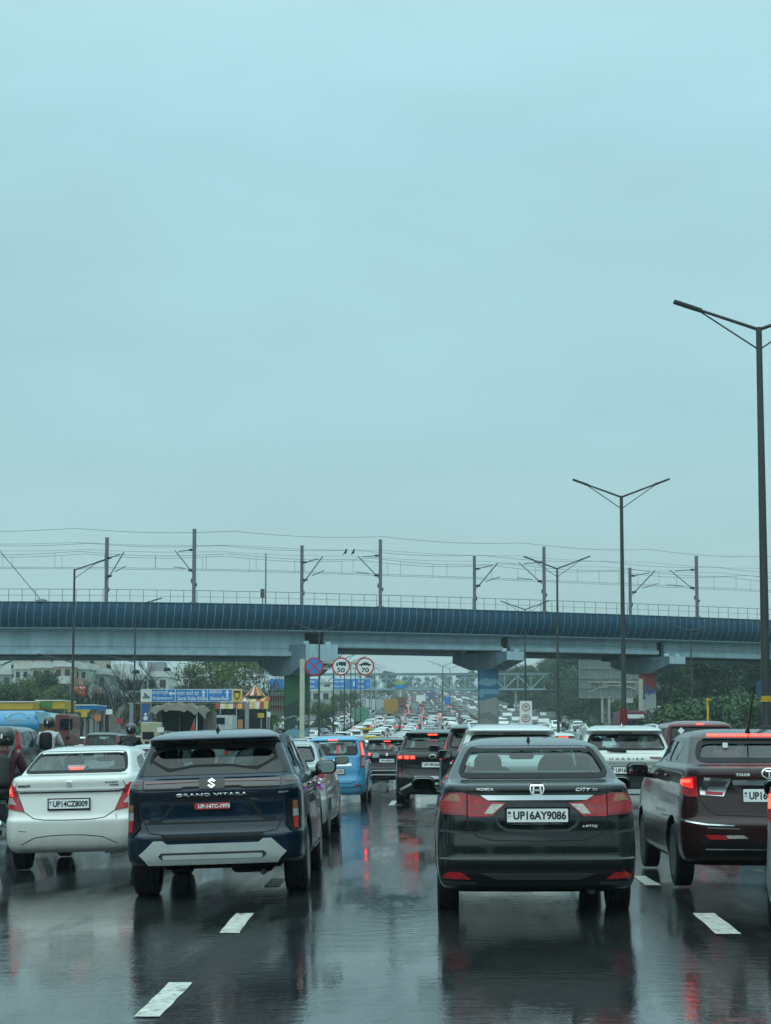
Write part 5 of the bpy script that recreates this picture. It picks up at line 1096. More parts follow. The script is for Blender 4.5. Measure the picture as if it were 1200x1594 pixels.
for px in (928, 953.5, 979.5): c = loc(px, 1064.5)+Vector((0, .12, 0)); disc('round_sign_back', c, 8.3*Yr/FPX, T, back)
# white board with two speed roundels
Yb = 128.; P0 = at(818.5, 1156, Yb); zg = prof(Yb); T = thing('speed_board', 'white upright board with two round speed signs near the striped riders', 'sign', (P0.x, Yb, zg)); loc = lambda px, py: Vector((at(px, py, Yb).x-P0.x, 0, at(px, py, Yb).z-zg))
a, b_ = loc(809, 1131), loc(828, 1091); mb = MB(); mb.box(((a.x+b_.x)/2, 0, (a.z+b_.z)/2), (b_.x-a.x, .06, b_.z-a.z)); mb.build('board', signw, T, 0); mb = MB(); mb.tube([(0, .1, 0), (0, .1, a.z+.2)], .06, 8); mb.build('post', back, T)
for py, n_ in ((1101, '70'), (1118, '50')):
    c = loc(818.5, py)+Vector((0, -.05, 0)); rr = 6.2*Yb/FPX; mb = MB(); mb.lathe([(rr, 0), (rr, -.01)], c, 'y', 30); o = mb.build('roundel', signr, T, 30); mb = MB(); mb.lathe([(rr*.76, -.009), (rr*.76, -.014)], c, 'y', 30); mb.build('roundel_face', signw, o, 30)
    text_flat(n_, c+Vector((0, -.016, -rr*.25)), rr*.8, rr*.42, 'sign_number', signk, o, bold=.03); mb = MB(); mb.box(c+Vector((0, -.018, rr*.3)), (rr*.9, .004, rr*.3)); mb.build('sign_vehicle_symbol', signk, o, 0)
# left direction gantry
Yn = 128.; P0 = at(300, 1156, Yn); zg = prof(Yn); T = thing('direction_gantry', 'blue direction sign board reading Kalyanpuri, Sarai Kale Khan and Akshardham', 'road sign', (P0.x, Yn, zg)); loc = lambda px, py: Vector((at(px, py, Yn).x-P0.x, 0, at(px, py, Yn).z-zg))
def rect(px0, py0, px1, py1, y, th, name, m, parent, bev=0):
    a, b_ = loc(px0, py1), loc(px1, py0); mb = MB(); mb.box(((a.x+b_.x)/2, y, (a.z+b_.z)/2), (b_.x-a.x, th, b_.z-a.z)); return mb.build(name, m, parent, 0)
gal = mat('galvanised_truss', (.26, .28, .28), .5, .3, var=.15)
bd = rect(219, 1072.5, 377, 1092.5, 0, .12, 'board', signw, T)
for x0, x1 in ((236.5, 272.5), (273.5, 322.5), (323.5, 361)): rect(x0, 1073.5, x1, 1091.5, -.07, .03, 'board_panel', signb, bd)
yl = mat('sign_yellow', (.62, .42, .02), .5, var=.08)
rect(362, 1073.5, 376.3, 1091.5, -.07, .03, 'board_panel', yl, bd)
EMB = loc(369, 1082.5); mb = MB(); mb.prism([(EMB.x+x*.26, EMB.z+z*.40) for x, z in ((-1, .9), (1, .9), (1, 0), (.5, -.7), (0, -1), (-.5, -.7), (-1, 0))], -.10, -.09); mb.build('emblem_shield', signk, bd, 0)
mb = MB(); mb.prism([(EMB.x+x*.19, EMB.z+z*.28+.02) for x, z in ((-1, .6), (1, .6), (1, 0), (.5, -.7), (0, -1), (-.5, -.7), (-1, 0))], -.105, -.095); mb.build('emblem_field', yl, bd, 0)
mb = MB(); c = loc(228, 1084); mb.prism([(c.x+x*.3, c.z+z*.3) for x, z in ((-1, -.6), (.9, -.6), (1, -.1), (.3, .3), (-.2, .9), (-.7, .8), (-.5, .1), (-1, -.1))], -.075, -.065); mb.build('emblem_silhouette', mat('sign_slate', (.10, .18, .20), .6), bd, 0)
for x0, x1, hi, en, ar in ((237, 262, 'कल्याणपुरी', 'Kalyanpuri', 1), (275, 310, 'सराय काले खां', 'Sarai Kale Khan', 2), (325, 346, 'अक्षरधाम', 'Akshardham', 2)):
    w_ = (x1-x0)*Yn/FPX; cx = (x0+x1)/2
    text_flat(hi, loc(cx, 1078.5)+Vector((0, -.09, 0)), w_, .40, 'sign_text', signw, bd, bold=.01)
    we = (len(en)*3.05)*Yn/FPX; text_flat(en, loc(x0+1.5+len(en)*1.52, 1087)+Vector((0, -.09, 0)), we, .30, 'sign_text', signw, bd, bold=.02)
    c = loc((x0+33) if ar == 1 else x1+(7 if x0 < 300 else 8), 1079.5); mb = MB(); A_ = [(0, .3), (.2, .05), (.07, .05), (.07, -.3), (-.07, -.3), (-.07, .05), (-.2, .05)]
    if ar == 1: c = loc(268, 1079.5); A_ = [(-z, x) for x, z in A_]
    mb.prism([(c.x+x, c.z+z) for x, z in A_], -.095, -.088); mb.build('sign_arrow', signw, bd, 0)
sp_ = rect(219, 1093.5, 235.5, 1135, 0, .2, 'side_panel', yl, T); rect(220, 1094.5, 234.5, 1134, -.12, .05, 'side_panel_face', mat('poster_navy', (.01, .08, .24), .5, var=.25, vs=3), sp_)
mb = MB(); c = loc(227, 1118); mb.lathe([(.18, -.155), (.18, -.15)], c, 'y', 16); mb.lathe([(.11, -.155), (.11, -.15)], c+Vector((0, 0, .32)), 'y', 14); mb.build('poster_mark', signw, sp_, 0)
for a, b_ in ((201, 209), (381, 387)): rect(a, 1094, b_, 1160, .2, .5, 'gantry_post', gal, T)
mb = MB(); a, b_ = loc(199, 1076), loc(389, 1076)
for z_ in (a.z, a.z-.95): mb.box(((a.x+b_.x)/2, .25, z_), (b_.x-a.x, .1, .1))
for k in range(12): x0 = a.x+(b_.x-a.x)*k/12; mb.tube([(x0, .25, a.z), (x0+(b_.x-a.x)/12, .25, a.z-.95)], .035, 4)
mb.build('gantry_truss', gal, T, 0)
# far blue gantry signs beneath the footbridge
Yn = 285.; P0 = at(500, 1156, Yn); zg = prof(Yn); T = thing('direction_gantry', 'far blue direction signs hanging below the round speed signs', 'road sign', (P0.x, Yn, zg)); loc = lambda px, py: Vector((at(px, py, Yn).x-P0.x, 0, at(px, py, Yn).z-zg))
for i, (a, b_, tx) in enumerate(((419, 447, '←'), (460, 496.5, ''), (517.5, 577.5, ''))):
    o = rect(a, 1056, b_, 1073.5, 0, .2, 'sign_panel', signw, T); o2 = rect(a+.8, 1056.8, b_-.8, 1072.7, -.12, .06, 'sign_panel_face', signb, o)
def wr(t_, px, py, w_, h_): text_flat(t_, loc(px, py)+Vector((0, -.17, 0)), w_*Yn/FPX, h_*Yn/FPX, 'sign_text', signw, T, bold=.02)
wr('मयूर विहार', 529, 1061, 18, 4.5); wr('Mayur Vihar', 529, 1068.5, 18, 3.5); wr('1', 551, 1064.5, 2.5, 8); wr('दिल्ली', 562, 1061, 9, 4.5); wr('Delhi', 562, 1068.5, 9, 3.5); wr('नोएडा', 486, 1061, 9, 4.5); wr('Noida', 485, 1068.5, 9, 3.5); wr('11', 573, 1065, 3, 3)
mb = MB(); a = loc(418, 1064); b_ = loc(580, 1064); mb.box(((a.x+b_.x)/2, .3, a.z), (b_.x-a.x, .3, .5)); mb.build('gantry_beam', gal, T, 0)
for px in (425, 578): rect(px-1, 1062, px+1, 1115, .4, .3, 'gantry_post', gal, T)
# ------------------------------------------------------------------ truss footbridge far ahead
Yf = 335.; P0 = at(690, 1156, Yf); zg = prof(Yf); fbm = mat('pale_teal_truss_paint', (.25, .38, .42), .5, var=.1)
T = thing('footbridge', 'pale teal truss footbridge crossing the whole road beyond the viaduct', 'footbridge', (P0.x, Yf, zg)); loc = lambda px, py: Vector((at(px, py, Yf).x-P0.x, 0, at(px, py, Yf).z-zg))
a, b_ = loc(418, 1073.5), loc(908, 1052); z0, z1 = a.z, b_.z; n = 24
for nm, zz, h_ in (('roof', z1+.3, .28), ('bottom_chord', z0, .30)):
    mb = MB(); mb.box(((a.x+b_.x)/2, -1.2, zz), (b_.x-a.x, .25, h_)); mb.box(((a.x+b_.x)/2, 1.2, zz), (b_.x-a.x, .25, h_))
    if nm == 'roof': mb.box(((a.x+b_.x)/2, 0, zz+.25), (b_.x-a.x, 3.0, .08))
    mb.build(nm, fbm, T, 0)
mb = MB()
for k in range(n):
    x0 = a.x+(b_.x-a.x)*k/n; x1 = a.x+(b_.x-a.x)*(k+1)/n; za, zb = (z0, z1) if k % 2 == 0 else (z1, z0); mb.tube([(x0, -1.2, za), (x1, -1.2, zb)], .13, 4); mb.box((x0, -1.2, (z0+z1)/2), (.16, .16, z1-z0))
mb.build('truss_bracing', fbm, T, 0)
mb = MB(); mb.box(((a.x+b_.x)/2, 0, z0), (b_.x-a.x, 2.2, .15)); mb.build('walkway', gal, T, 0)
mb = MB(); x = a.x
while x < b_.x: mb.box((x, -1.0, z0+1.3), (.06, .04, 2.2)); x += .8
mb.build('mesh_screen', mat('grey_mesh', (.15, .18, .19), .7), T, 0)
for px in (424, 688, 803, 905): rect(px-1.6, 1072, px+1.6, 1130, 0, .5, 'support_column', conc, T)
for k, (px0, px1, nm) in enumerate(((615, 631, 'x'),)):
    o = rect(px0, 1060, px1, 1066, -1.5, .1, 'hanging_board', mat('board_green', (.10, .38, .12), .5), T); rect(px0, 1066.2, px1, 1072, -1.5, .1, 'hanging_board_strip', signb, o)
    text_flat('EXIT', loc(623, 1063)+Vector((0, -1.56, 0)), 1.6, .5, 'board_text', yl, o)
Yq = 240.; P0 = at(696, 1156, Yq); zg = prof(Yq); T = thing('blue_sign', 'small blue keep-left sign on the median far ahead', 'sign', (P0.x, Yq, zg)); loc = lambda px, py: Vector((at(px, py, Yq).x-P0.x, 0, at(px, py, Yq).z-zg)); rect(692, 1085, 700, 1097, 0, .08, 'sign_face', signb, T); rect(695.3, 1096, 696.7, 1116, .1, .08, 'post', gal, T)
# billboard seen from behind
Yv = 205.; P0 = at(960, 1156, Yv); zg = prof(Yv); T = thing('billboard', 'big grey billboard seen from behind beside the right pier', 'billboard', (P0.x, Yv, zg)); loc = lambda px, py: Vector((at(px, py, Yv).x-P0.x, 0, at(px, py, Yv).z-zg))
bbm = mat('billboard_back', (.15, .19, .19), .7, var=.15, vs=.6)
o = rect(902, 1025, 1031, 1086, 0, .1, 'panel', bbm, T)
mb = MB(); a, b_ = loc(902, 1086), loc(1031, 1025)
for k in range(9): mb.box((a.x+(b_.x-a.x)*k/8, -.12, (a.z+b_.z)/2), (.10, .12, b_.z-a.z+.1))
for k in range(5): mb.box(((a.x+b_.x)/2, -.22, a.z+(b_.z-a.z)*k/4), (b_.x-a.x+.1, .08, .10))
mb.build('panel_frame', gal, T, 0)
rect(901, 1014, 930, 1024, 0, .1, 'upper_panel', signw, T)
c = loc(943, 1023); mb = MB(); mb.prism([(c.x+x, c.z+z) for x, z in ((-.7, -.1), (-.6, .3), (-.3, .45), (.3, .45), (.8, .3), (.9, -.1), (.6, -.15), (.5, .1), (-.3, .1), (-.4, -.15))], -.1, .1); mb.build('cut_out', signw, T, 0)
for px in (937.5, 948, 1018): rect(px-1.5, 1084, px+1.5, 1125, 0, .3, 'leg', conc, T)
# right-hand fence of pale posts and small street pieces
fm = mat('pale_fence_post', (.34, .36, .33), .7, var=.2); mb = MB()
F = thing('roadside_fence', 'pale post fence along the foot of the dark trees at right', 'fence', tuple(RD(25, 150)))
mb = MB()
for k in range(60): p = RD(25.5-k*.02, 95+k*2.2)-RD(25, 150); mb.box(p+Vector((0, 0, .8)), (.35, .2, 1.6))
mb.build('fence_posts', fm, F, 0); mb = MB(); mb.tube([RD(25.5-k*.02, 95+k*2.2)-RD(25, 150)+Vector((0, 0, 1.2)) for k in range(60)], .08, 4); mb.tube([RD(25.5-k*.02, 95+k*2.2)-RD(25, 150)+Vector((0, 0, .5)) for k in range(60)], .12, 4); mb.build('fence_rail', fm, F)
def mini_sign(name, label, px0, py0, px1, py1, Y, m, pm, cat='sign', to=1150):
    global loc
    P0 = at((px0+px1)/2, 1156, Y); zg = prof(Y); T = thing(name, label, cat, (P0.x, Y, zg)); loc = lambda px, py: Vector((at(px, py, Y).x-P0.x, 0, at(px, py, Y).z-zg)); rect(px0, py0, px1, py1, 0, .1, 'sign_face', m, T)
    c = (px0+px1)/2; mb = MB(); mb.tube([(0, .1, 0), (0, .1, loc(c, py1).z+.1)], .05, 6); mb.build('post', pm, T); return T
mini_sign('yellow_post', 'thin yellow post with a flat cap at right before the trees', 1099, 1088, 1107, 1090, 70, yl, yl, 'post')
mini_sign('road_sign', 'dark blue road sign with white frame behind the nearest lamp post', 1178, 1060, 1200, 1086, 90, mat('sign_dark_blue', (.015, .06, .12), .5), signw)
mini_sign('small_sign', 'small white sign between the billboard and the right pier', 970, 1087, 985, 1094, 160, signw, gal)
mini_sign('small_sign', 'tiny white panel on the right pier edge above the fence', 1023, 1099, 1029, 1106, 140, signw, gal)
mini_sign('green_sign', 'small green road sign left of the blue gantry post', 203, 1131, 217, 1139, 95, mat('sign_green', (.02, .22, .10), .5), gal)
mini_sign('small_sign', 'small white panel on a pole right of the left gantry', 416, 1108, 421, 1116, 110, signw, gal)
# ------------------------------------------------------------------ trees
def leafmat(name, col, v=.45):
    return mat(name, col, .65, var=v, vs=.9, spec=.3)
LG = [leafmat('leaf_deep_green', (.038, .072, .036)), leafmat('leaf_mid_green', (.056, .100, .042)), leafmat('leaf_yellow_green', (.12, .17, .05)), leafmat('leaf_olive', (.072, .095, .048))]
bark = mat('wet_bark', (.045, .038, .032), .85, var=.3, vs=3, bump=.4, bs=12)
def crown_mesh(seed, h, w, n, leaf, mats2, low=.25, clumps=26):
    rr = random.Random(seed); mb = MB(); cs = []
    for k in range(clumps):
        z = rr.uniform(low, 1); prof_r = math.sin(math.pi*min(1, max(.12, (z-low)/(1-low)*.78+.18)))**.7; a = rr.uniform(0, 6.283); q = math.sqrt(rr.random())*.85
        cs.append((Vector((math.cos(a)*w/2*prof_r*q, math.sin(a)*w/2*prof_r*q, z*h)), rr.uniform(.10, .21)*w, rr.choice((0, 0, 1))))
    for k in range(n):
        c, r, mi = cs[rr.randrange(len(cs))]
        d = Vector((rr.gauss(0, 1), rr.gauss(0, 1), rr.gauss(0, .75))).normalized()*r*rr.uniform(.45, 1.12); p = c+d
        s = leaf*rr.uniform(.6, 1.5); nrm = (d.normalized()+Vector((rr.gauss(0, .5), rr.gauss(0, .5), rr.gauss(.3, .5)))).normalized(); a = nrm.cross(Vector((rr.gauss(0, 1), rr.gauss(0, 1), rr.gauss(0, 1)))).normalized(); b = nrm.cross(a)
        mb.add([p-a*s, p-b*s*.55+nrm*s*.2, p+a*s, p+b*s*.55+nrm*s*.15], [(0, 1, 2, 3)], mi)
    return mb.mesh('crown', mats2, 0, False)
def trunk_mesh(seed, h, w, r0):
    rr = random.Random(seed); mb = MB(); top = Vector((rr.uniform(-.3, .3), rr.uniform(-.3, .3), h*.55)); mb.tube([(0, 0, -.3), (0, 0, h*.15), top*.6, top], [r0*1.25, r0, r0*.75, r0*.5], 8)
    for k in range(7):
        a = rr.uniform(0, 6.28); s = top*rr.uniform(.5, 1); e_ = Vector((math.cos(a)*w*.33, math.sin(a)*w*.33, h*rr.uniform(.6, .9))); mb.tube([s, s.lerp(e_, .5)+Vector((0, 0, .3)), e_], [r0*.45, r0*.25, r0*.1], 5)
    return mb.mesh('trunk', bark)
TREES = {}
ORD = ['first', 'second', 'third', 'fourth', 'fifth', 'sixth', 'seventh', 'eighth', 'ninth', 'tenth', 'eleventh', 'twelfth', 'thirteenth', 'fourteenth', 'fifteenth', 'sixteenth', 'seventeenth', 'eighteenth', 'nineteenth', 'twentieth']
def ordl(lst, i): return ORD[sorted(lst, key=lambda q: q[0]).index(lst[i])]
def tree_kind(k, h, w, n, leaf, mm_, low=.25, r0=.25, clumps=26):
    TREES[k] = (crown_mesh(hash(k) % 97+1 if False else sum(map(ord, k)), h, w, n, leaf, mm_, low, clumps), trunk_mesh(sum(map(ord, k))+5, h, w, r0), h)
tree_kind('dense', 11, 9, 12000, .17, [LG[0], LG[1]], .12, .3, 34); tree_kind('broad', 10, 11, 12000, .17, [LG[0], LG[3]], .18, .3, 34); tree_kind('light', 9, 7, 7000, .15, [LG[1], LG[2]], .15, .22, 24); tree_kind('bush', 3.2, 4.4, 3600, .11, [LG[1], LG[0]], .02, .1, 16)
tree_kind('spring', 9, 8, 6500, .14, [LG[2], LG[2]], .15, .2, 26)
def tree(kind, p, sc_, label, group, cat='tree', name='leafy_tree', rz=None):
    cm, tm, h = TREES[kind]; t = thing(name, label, cat, tuple(p), random.uniform(0, 6.28) if rz is None else rz, group); t.scale = (sc_*random.uniform(.9, 1.1), sc_*random.uniform(.9, 1.1), sc_)
    link(bpy.data.objects.new('trunk', tm), t); link(bpy.data.objects.new('crown', cm), t); return t
rr = random.Random(11)
def tpx(kind, px, ytop, Y, label, group, wide=1.0, name='leafy_tree', cat='tree'):
    p = at(px, ytop, Y); g = prof(Y); h = TREES[kind][2]; return tree(kind, (p.x, Y, g-.1), max(.2, (p.z-g)/h), label, group, cat, name)
GR = 'dense dark trees right of the viaduct'
RT = [(1040, 1034, 172, 'dense'), (1072, 1026, 180, 'broad'), (1104, 1016, 176, 'dense'), (1136, 1010, 182, 'broad'), (1166, 1005, 172, 'dense'), (1200, 1008, 178, 'broad'), (1232, 1000, 170, 'dense'), (1056, 1044, 200, 'light'), (1120, 1030, 205, 'dense'), (1182, 1018, 200, 'light'), (1270, 1000, 176, 'broad'), (1310, 1000, 172, 'dense')]
for i, (px, yt, Y, k) in enumerate(RT): tpx(k, px, yt, Y, '%s tree, %s from left in the row right of the viaduct' % ({'dense': 'tall dark green', 'broad': 'broad dark', 'light': 'lighter green'}[k], ordl(RT, i)), GR)
BU = [(1045, 1094, 128), (1062, 1084, 132), (1090, 1086, 126), (1112, 1078, 130), (1138, 1082, 124), (1160, 1072, 128), (1188, 1078, 122), (1210, 1070, 126)]
for i, (px, yt, Y) in enumerate(BU): tpx('bush', px, yt, Y, 'green bush, %s from the left at the foot of the dark trees' % ordl(BU, i), 'bushes below the dark trees', name='bush', cat='bush')
SL = ((905, 1012, 300, 'dense'), (935, 1016, 290, 'broad'), (975, 1014, 270, 'dense'), (885, 1022, 320, 'broad'), (865, 1028, 340, 'dense'), (845, 1034, 350, 'broad'), (822, 1040, 370, 'dense'), (800, 1042, 390, 'broad'), (780, 1042, 420, 'dense'), (1005, 1030, 250, 'dense'), (1025, 1040, 230, 'light'), (895, 1070, 240, 'broad'), (925, 1085, 230, 'dense'), (880, 1080, 260, 'dense'), (960, 1090, 215, 'light'), (860, 1085, 290, 'broad'), (835, 1078, 310, 'dense'), (1000, 1085, 190, 'dense'))
for i, (px, yt, Y, k) in enumerate(SL): tpx(k, px, yt, Y, '%s tree on the wooded slope behind the footbridge, %s from the left' % ({'dense': 'dark', 'broad': 'broad', 'light': 'pale green'}[k], ordl(SL, i)), 'trees on the slope behind the footbridge')
for px, yt, Y in ((735, 1046, 700), (755, 1044, 650), (715, 1050, 800), (700, 1054, 900), (675, 1056, 900), (650, 1056, 850), (630, 1054, 800), (608, 1048, 700), (600, 1047, 600), (665, 1055, 950), (690, 1052, 1000), (725, 1050, 950), (640, 1054, 980), (575, 1050, 620)):
    tpx('dense', px, yt, Y, 'hazy far tree on the skyline between the two left piers', 'hazy skyline trees')
# left of the divider
LT_ = [(-15, 1066, 165, 'broad'), (12, 1070, 160, 'dense'), (38, 1062, 172, 'light'), (62, 1054, 176, 'broad'), (88, 1072, 168, 'light'), (112, 1084, 160, 'broad'), (212, 1092, 172, 'light'), (245, 1084, 178, 'light')]
for i, (px, yt, Y, k) in enumerate(LT_): tpx(k, px, yt, Y, '%s tree, %s from the left in front of the apartment houses' % ({'dense': 'dark green', 'broad': 'broad dark', 'light': 'lighter green'}[k], ordl(LT_, i)), 'trees in front of the left houses')
for px, yt, Y, q in ((335, 1012, 172, 'tallest'), (362, 1016, 176, 'middle'), (385, 1026, 180, 'rightmost'), (310, 1036, 178, 'leftmost')): tpx('spring', px, yt, Y, q+' of the fresh yellow green trees behind the blue direction sign', 'fresh green trees behind the sign')
for px, yt, Y in ((497, 1094, 195), (510, 1098, 200), (535, 1078, 330), (550, 1076, 350), (522, 1082, 300), (280, 1072, 165), (330, 1080, 160), (350, 1088, 150)):
    tpx('light', px, yt, Y, 'small green tree beside the left carriageway' if px > 400 else 'low green tree behind the tarpaulin stall', 'low trees by the left carriageway')
for px, yt, Y in ((455, 1062, 420), (480, 1060, 440), (505, 1066, 430), (440, 1060, 380)): tpx('broad', px, yt, Y, 'far hazy tree behind the blue gantry signs', 'far trees behind the blue gantry')
# bare trees
def bare_mesh(seed, h):
    rr = random.Random(seed); mb = MB()
    def br(p, d, L_, r, dep):
        q = p+d*L_*.5+Vector((rr.gauss(0, .04), rr.gauss(0, .04), 0))*L_; e_ = p+d*L_; mb.tube([p, q, e_], [r, r*.85, r*.65], 5 if dep < 3 else 3, 0, False)
        if dep >= 6: return
        for k in range(2 if dep < 1 else rr.choice((2, 3, 3))):
            nd = (d+Vector((rr.gauss(0, .42), rr.gauss(0, .42), rr.uniform(-.05, .35)))).normalized(); br(e_ if rr.random() < .7 else q, nd, L_*rr.uniform(.62, .85), r*.62, dep+1)
    br(Vector((0, 0, -.2)), Vector((0, 0, 1)), h*.26, h*.018, 0); return mb.mesh('branches', bark, 40, False)
BM = [bare_mesh(s_, 10) for s_ in (3, 8, 21, 34)]
BT = [(140, 1036, 150), (152, 1030, 142), (165, 1026, 140), (190, 1018, 150), (212, 1014, 146), (228, 1010, 155), (250, 1012, 150), (272, 1006, 158), (288, 1010, 152), (305, 1012, 150), (322, 1008, 160), (345, 1018, 165), (375, 1020, 160), (398, 1012, 170), (6, 1016, 112), (128, 1050, 130), (408, 1030, 190), (240, 1030, 135), (180, 1040, 130)]
for i, (px, yt, Y) in enumerate(BT):
    p = at(px, yt, Y); g = prof(Y); t = thing('bare_tree', 'leafless tree with thin upright twigs at the far left edge' if px < 20 else 'leafless brown tree, %s from left in the row before the mural pier' % ordl(BT, i), 'tree', (p.x, Y, g), random.uniform(0, 6), 'leafless trees at left'); s_ = (p.z-g)/9.5; t.scale = (s_, s_, s_); b = link(bpy.data.objects.new('trunk_and_branches', BM[i % 4]), t)
# unseen trees added beside and behind the viewpoint for darker reflections
for i in range(34):
    side = -1 if i % 2 else 1; Y = -75+ (i//2)*9.5; X = side*(34+rr.uniform(0, 8))
    if Y > 68: continue
    tree(rr.choice(('dense', 'broad')), (X, Y, -.1), rr.uniform(.9, 1.2), 'tree added for reflections near the viewpoint on the %s, outside the picture' % ('left' if side < 0 else 'right'), 'trees added for reflections outside the picture')
for i in range(16): tree(rr.choice(('dense', 'broad')), (-52+i*7+rr.uniform(-2, 2), -70-rr.uniform(0, 10), -.1), rr.uniform(.9, 1.25), 'tree added for reflections behind the viewpoint, outside the picture', 'trees added for reflections outside the picture')
# ------------------------------------------------------------------ houses
hm = [mat('house_cream', (.40, .38, .30), .8, var=.15), mat('house_white', (.50, .53, .50), .8, var=.12), mat('house_pink', (.42, .30, .24), .8, var=.15), mat('house_green_white', (.38, .46, .40), .8, var=.12), mat('house_grey', (.24, .26, .26), .8, var=.2)]
win = mat('dark_opening', (.03, .04, .045), .3)
HL = ['white flat-roofed house with rooftop tanks, second from the left', 'pale grey block with a curved white roof at the far left', 'cream and yellow apartment house left of the first lamp post', 'apartment house with deep dark balconies behind the left lamp post', 'white house with balconies between the left lamp posts', 'tall pale house partly hidden by bare trees', 'grey low house behind the bare trees', 'pale building behind the far blue gantry signs', 'white building with a big poster beyond the mural pier', 'low pale house among the bare trees near the blue sign']
def house(i, px0, px1, ytop, Y, m, floors, name='apartment_house'):
    a = at(px0, ytop, Y); b = at(px1, ytop, Y); g = prof(Y); W_ = b.x-a.x; H_ = a.z-g; D_ = 9; T = thing(name, HL[i], 'house', ((a.x+b.x)/2, Y, g))
    mb = MB(); mb.box((0, D_/2, H_/2), (W_, D_, H_)); wl = mb.build('wall', m, T, 0); fh = H_/floors
    mb = MB(); mb.box((0, D_/2, H_+.1), (W_+.4, D_+.4, .2)); 
    for q in (-1, 1): mb.box((q*(W_/2+.05), D_/2, H_+.5), (.12, D_, .8))
    mb.box((0, -.05, H_+.5), (W_, .12, .7)); rf = mb.build('roof', hm[1], T, 0)
    mb = MB(); mb.lathe([(.55, 0), (.55, 1.1), (.3, 1.3)], (W_*.25, D_*.4, H_+.3), 'z', 14); mb.build('water_tank', M['black'], rf)
    mb = MB(); mb.box((-W_*.25, D_*.5, H_+1.3), (2.4, 3, 2.2)); mb.build('stair_head', hm[i % 5], rf, 0)
    nb = max(2, int(W_/2.6))
    for f in range(floors):
        mb = MB(); mb.box((0, -.55, f*fh+fh*.03+.02), (W_*.96, 1.1, .14)); mb.box((0, -1.06, f*fh+fh*.03+.52), (W_*.96, .08, .85)); mb.build('balcony', hm[(i+f) % 5], T, 0)
        for k in range(nb):
            x = -W_/2+W_*(k+.5)/nb; mb = MB(); mb.box((x, .02-.02, f*fh+fh*.58), (W_/nb*.55, .08, fh*.55)); mb.build('window', win, T, 0)
house(1, -12, 18, 1050, 230, hm[4], 3); house(0, 22, 46, 1042, 225, hm[1], 4); house(2, 48, 82, 1040, 218, hm[0], 4); house(3, 84, 112, 1038, 212, hm[2], 4); house(4, 113, 136, 1042, 215, hm[3], 4); house(5, 138, 165, 1050, 220, hm[4], 3); house(6, 172, 215, 1058, 230, hm[4], 3); house(9, 228, 262, 1054, 235, hm[1], 3); house(7, 424, 472, 1072, 330, hm[4], 3); house(8, 484, 515, 1076, 300, hm[1], 2)
# ------------------------------------------------------------------ roadside pieces at left
def placeT(name, label, cat, px, Y, rz=0, group=None):
    global loc, P0
    P0 = at(px, 1156, Y); zg = prof(Y); T = thing(name, label, cat, (P0.x, Y, zg), rz, group); x0 = P0.x
    loc = lambda a, b: Vector((at(a, b, Y).x-x0, 0, at(a, b, Y).z-zg)); return T
# tanker truck, seen from the side, facing right
tb = mat('tanker_blue', (.012, .22, .42), .3, coat=.5, var=.12); tlb = mat('tanker_pale_blue', (.22, .42, .50), .35, coat=.3); rust = mat('truck_cab_red', (.13, .035, .028), .5, coat=.3, var=.25); brn = mat('truck_brown_board', (.16, .09, .03), .6, var=.3)
T = placeT('tanker_truck', 'blue water tanker truck with a pale emblem and rust red cab at the left edge', 'truck', 40, 74)
Z = lambda y: loc(0, y).z; Xx = lambda p: loc(p, 1156).x
zt, zb = Z(1106), Z(1154); zc = (zt+zb)/2; rz_ = (zt-zb)/2; x0, x1 = Xx(-90), Xx(70)
mb = MB(); n = 28
vs = []
for x, f in ((x0, .93), (x0+.12, 1), (x1-.12, 1), (x1, .93)):
    vs += [Vector((x, 1.15*f*math.cos(2*math.pi*k/n), zc+rz_*f*math.sin(2*math.pi*k/n))) for k in range(n)]
mb.add(vs, [(i*n+k, i*n+(k+1) % n, (i+1)*n+(k+1) % n, (i+1)*n+k) for i in range(3) for k in range(n)]+[tuple(range(n)), tuple(range(3*n, 4*n))]); tk = mb.build('tank', tb, T)
mb = MB(); cx, cz = Xx(35), Z(1119)
for pts in ([(-1, .05), (-.75, .5), (0, .8), (.75, .5), (1, .05)],): mb.tube([(cx+a*.52, -1.15*math.sqrt(max(.05, 1-((cz+b*.36-zc)/rz_)**2))-.02, cz+b*.36) for a, b in pts], .06, 4)
mb.build('tank_emblem', tlb, tk)
for t_, py, w_, h_ in (('Delhi Jal Board', 1121, 1.0, .17), ('WATER TANKER', 1126, .9, .13)):
    z_ = Z(py); text_flat(t_, (cx, -1.15*math.sqrt(max(.05, 1-((z_-zc)/rz_)**2))-.03, z_), w_, h_, 'tank_lettering', tlb, tk, tilt=-math.asin(max(-.9, min(.9, (z_-zc)/rz_)))*.7)
mb = MB(); mb.box((Xx(58), -1.12, Z(1146)), (.38, .06, .38)); o = mb.build('warning_board', signw, T, 0); mb = MB(); mb.box((Xx(58), -1.16, Z(1146)), (.28, .03, .24)); mb.build('warning_board_face', brn, o, 0)
mb = MB(); xa, xb = Xx(62), Xx(100); mb.prism([(xa, Z(1108)), (xa+.5*(xb-xa), Z(1110)), (xb-.15, Z(1120)), (xb, Z(1127)), (xa+.25, Z(1127))], -1.1, 1.1); mb.build('front_fairing', tlb, T, 30)
mb = MB(); mb.box(((Xx(68)+Xx(98))/2, 0, (Z(1127)+Z(1142))/2), (Xx(98)-Xx(68), 2.1, Z(1127)-Z(1142))); mb.build('side_board', brn, T, 0)
mb = MB(); mb.rbox(((Xx(94)+Xx(116))/2, 0, (Z(1112)+Z(1160))/2), (Xx(116)-Xx(94), 2.3, Z(1112)-Z(1160)), .12); cb_ = mb.build('cab', rust, T)
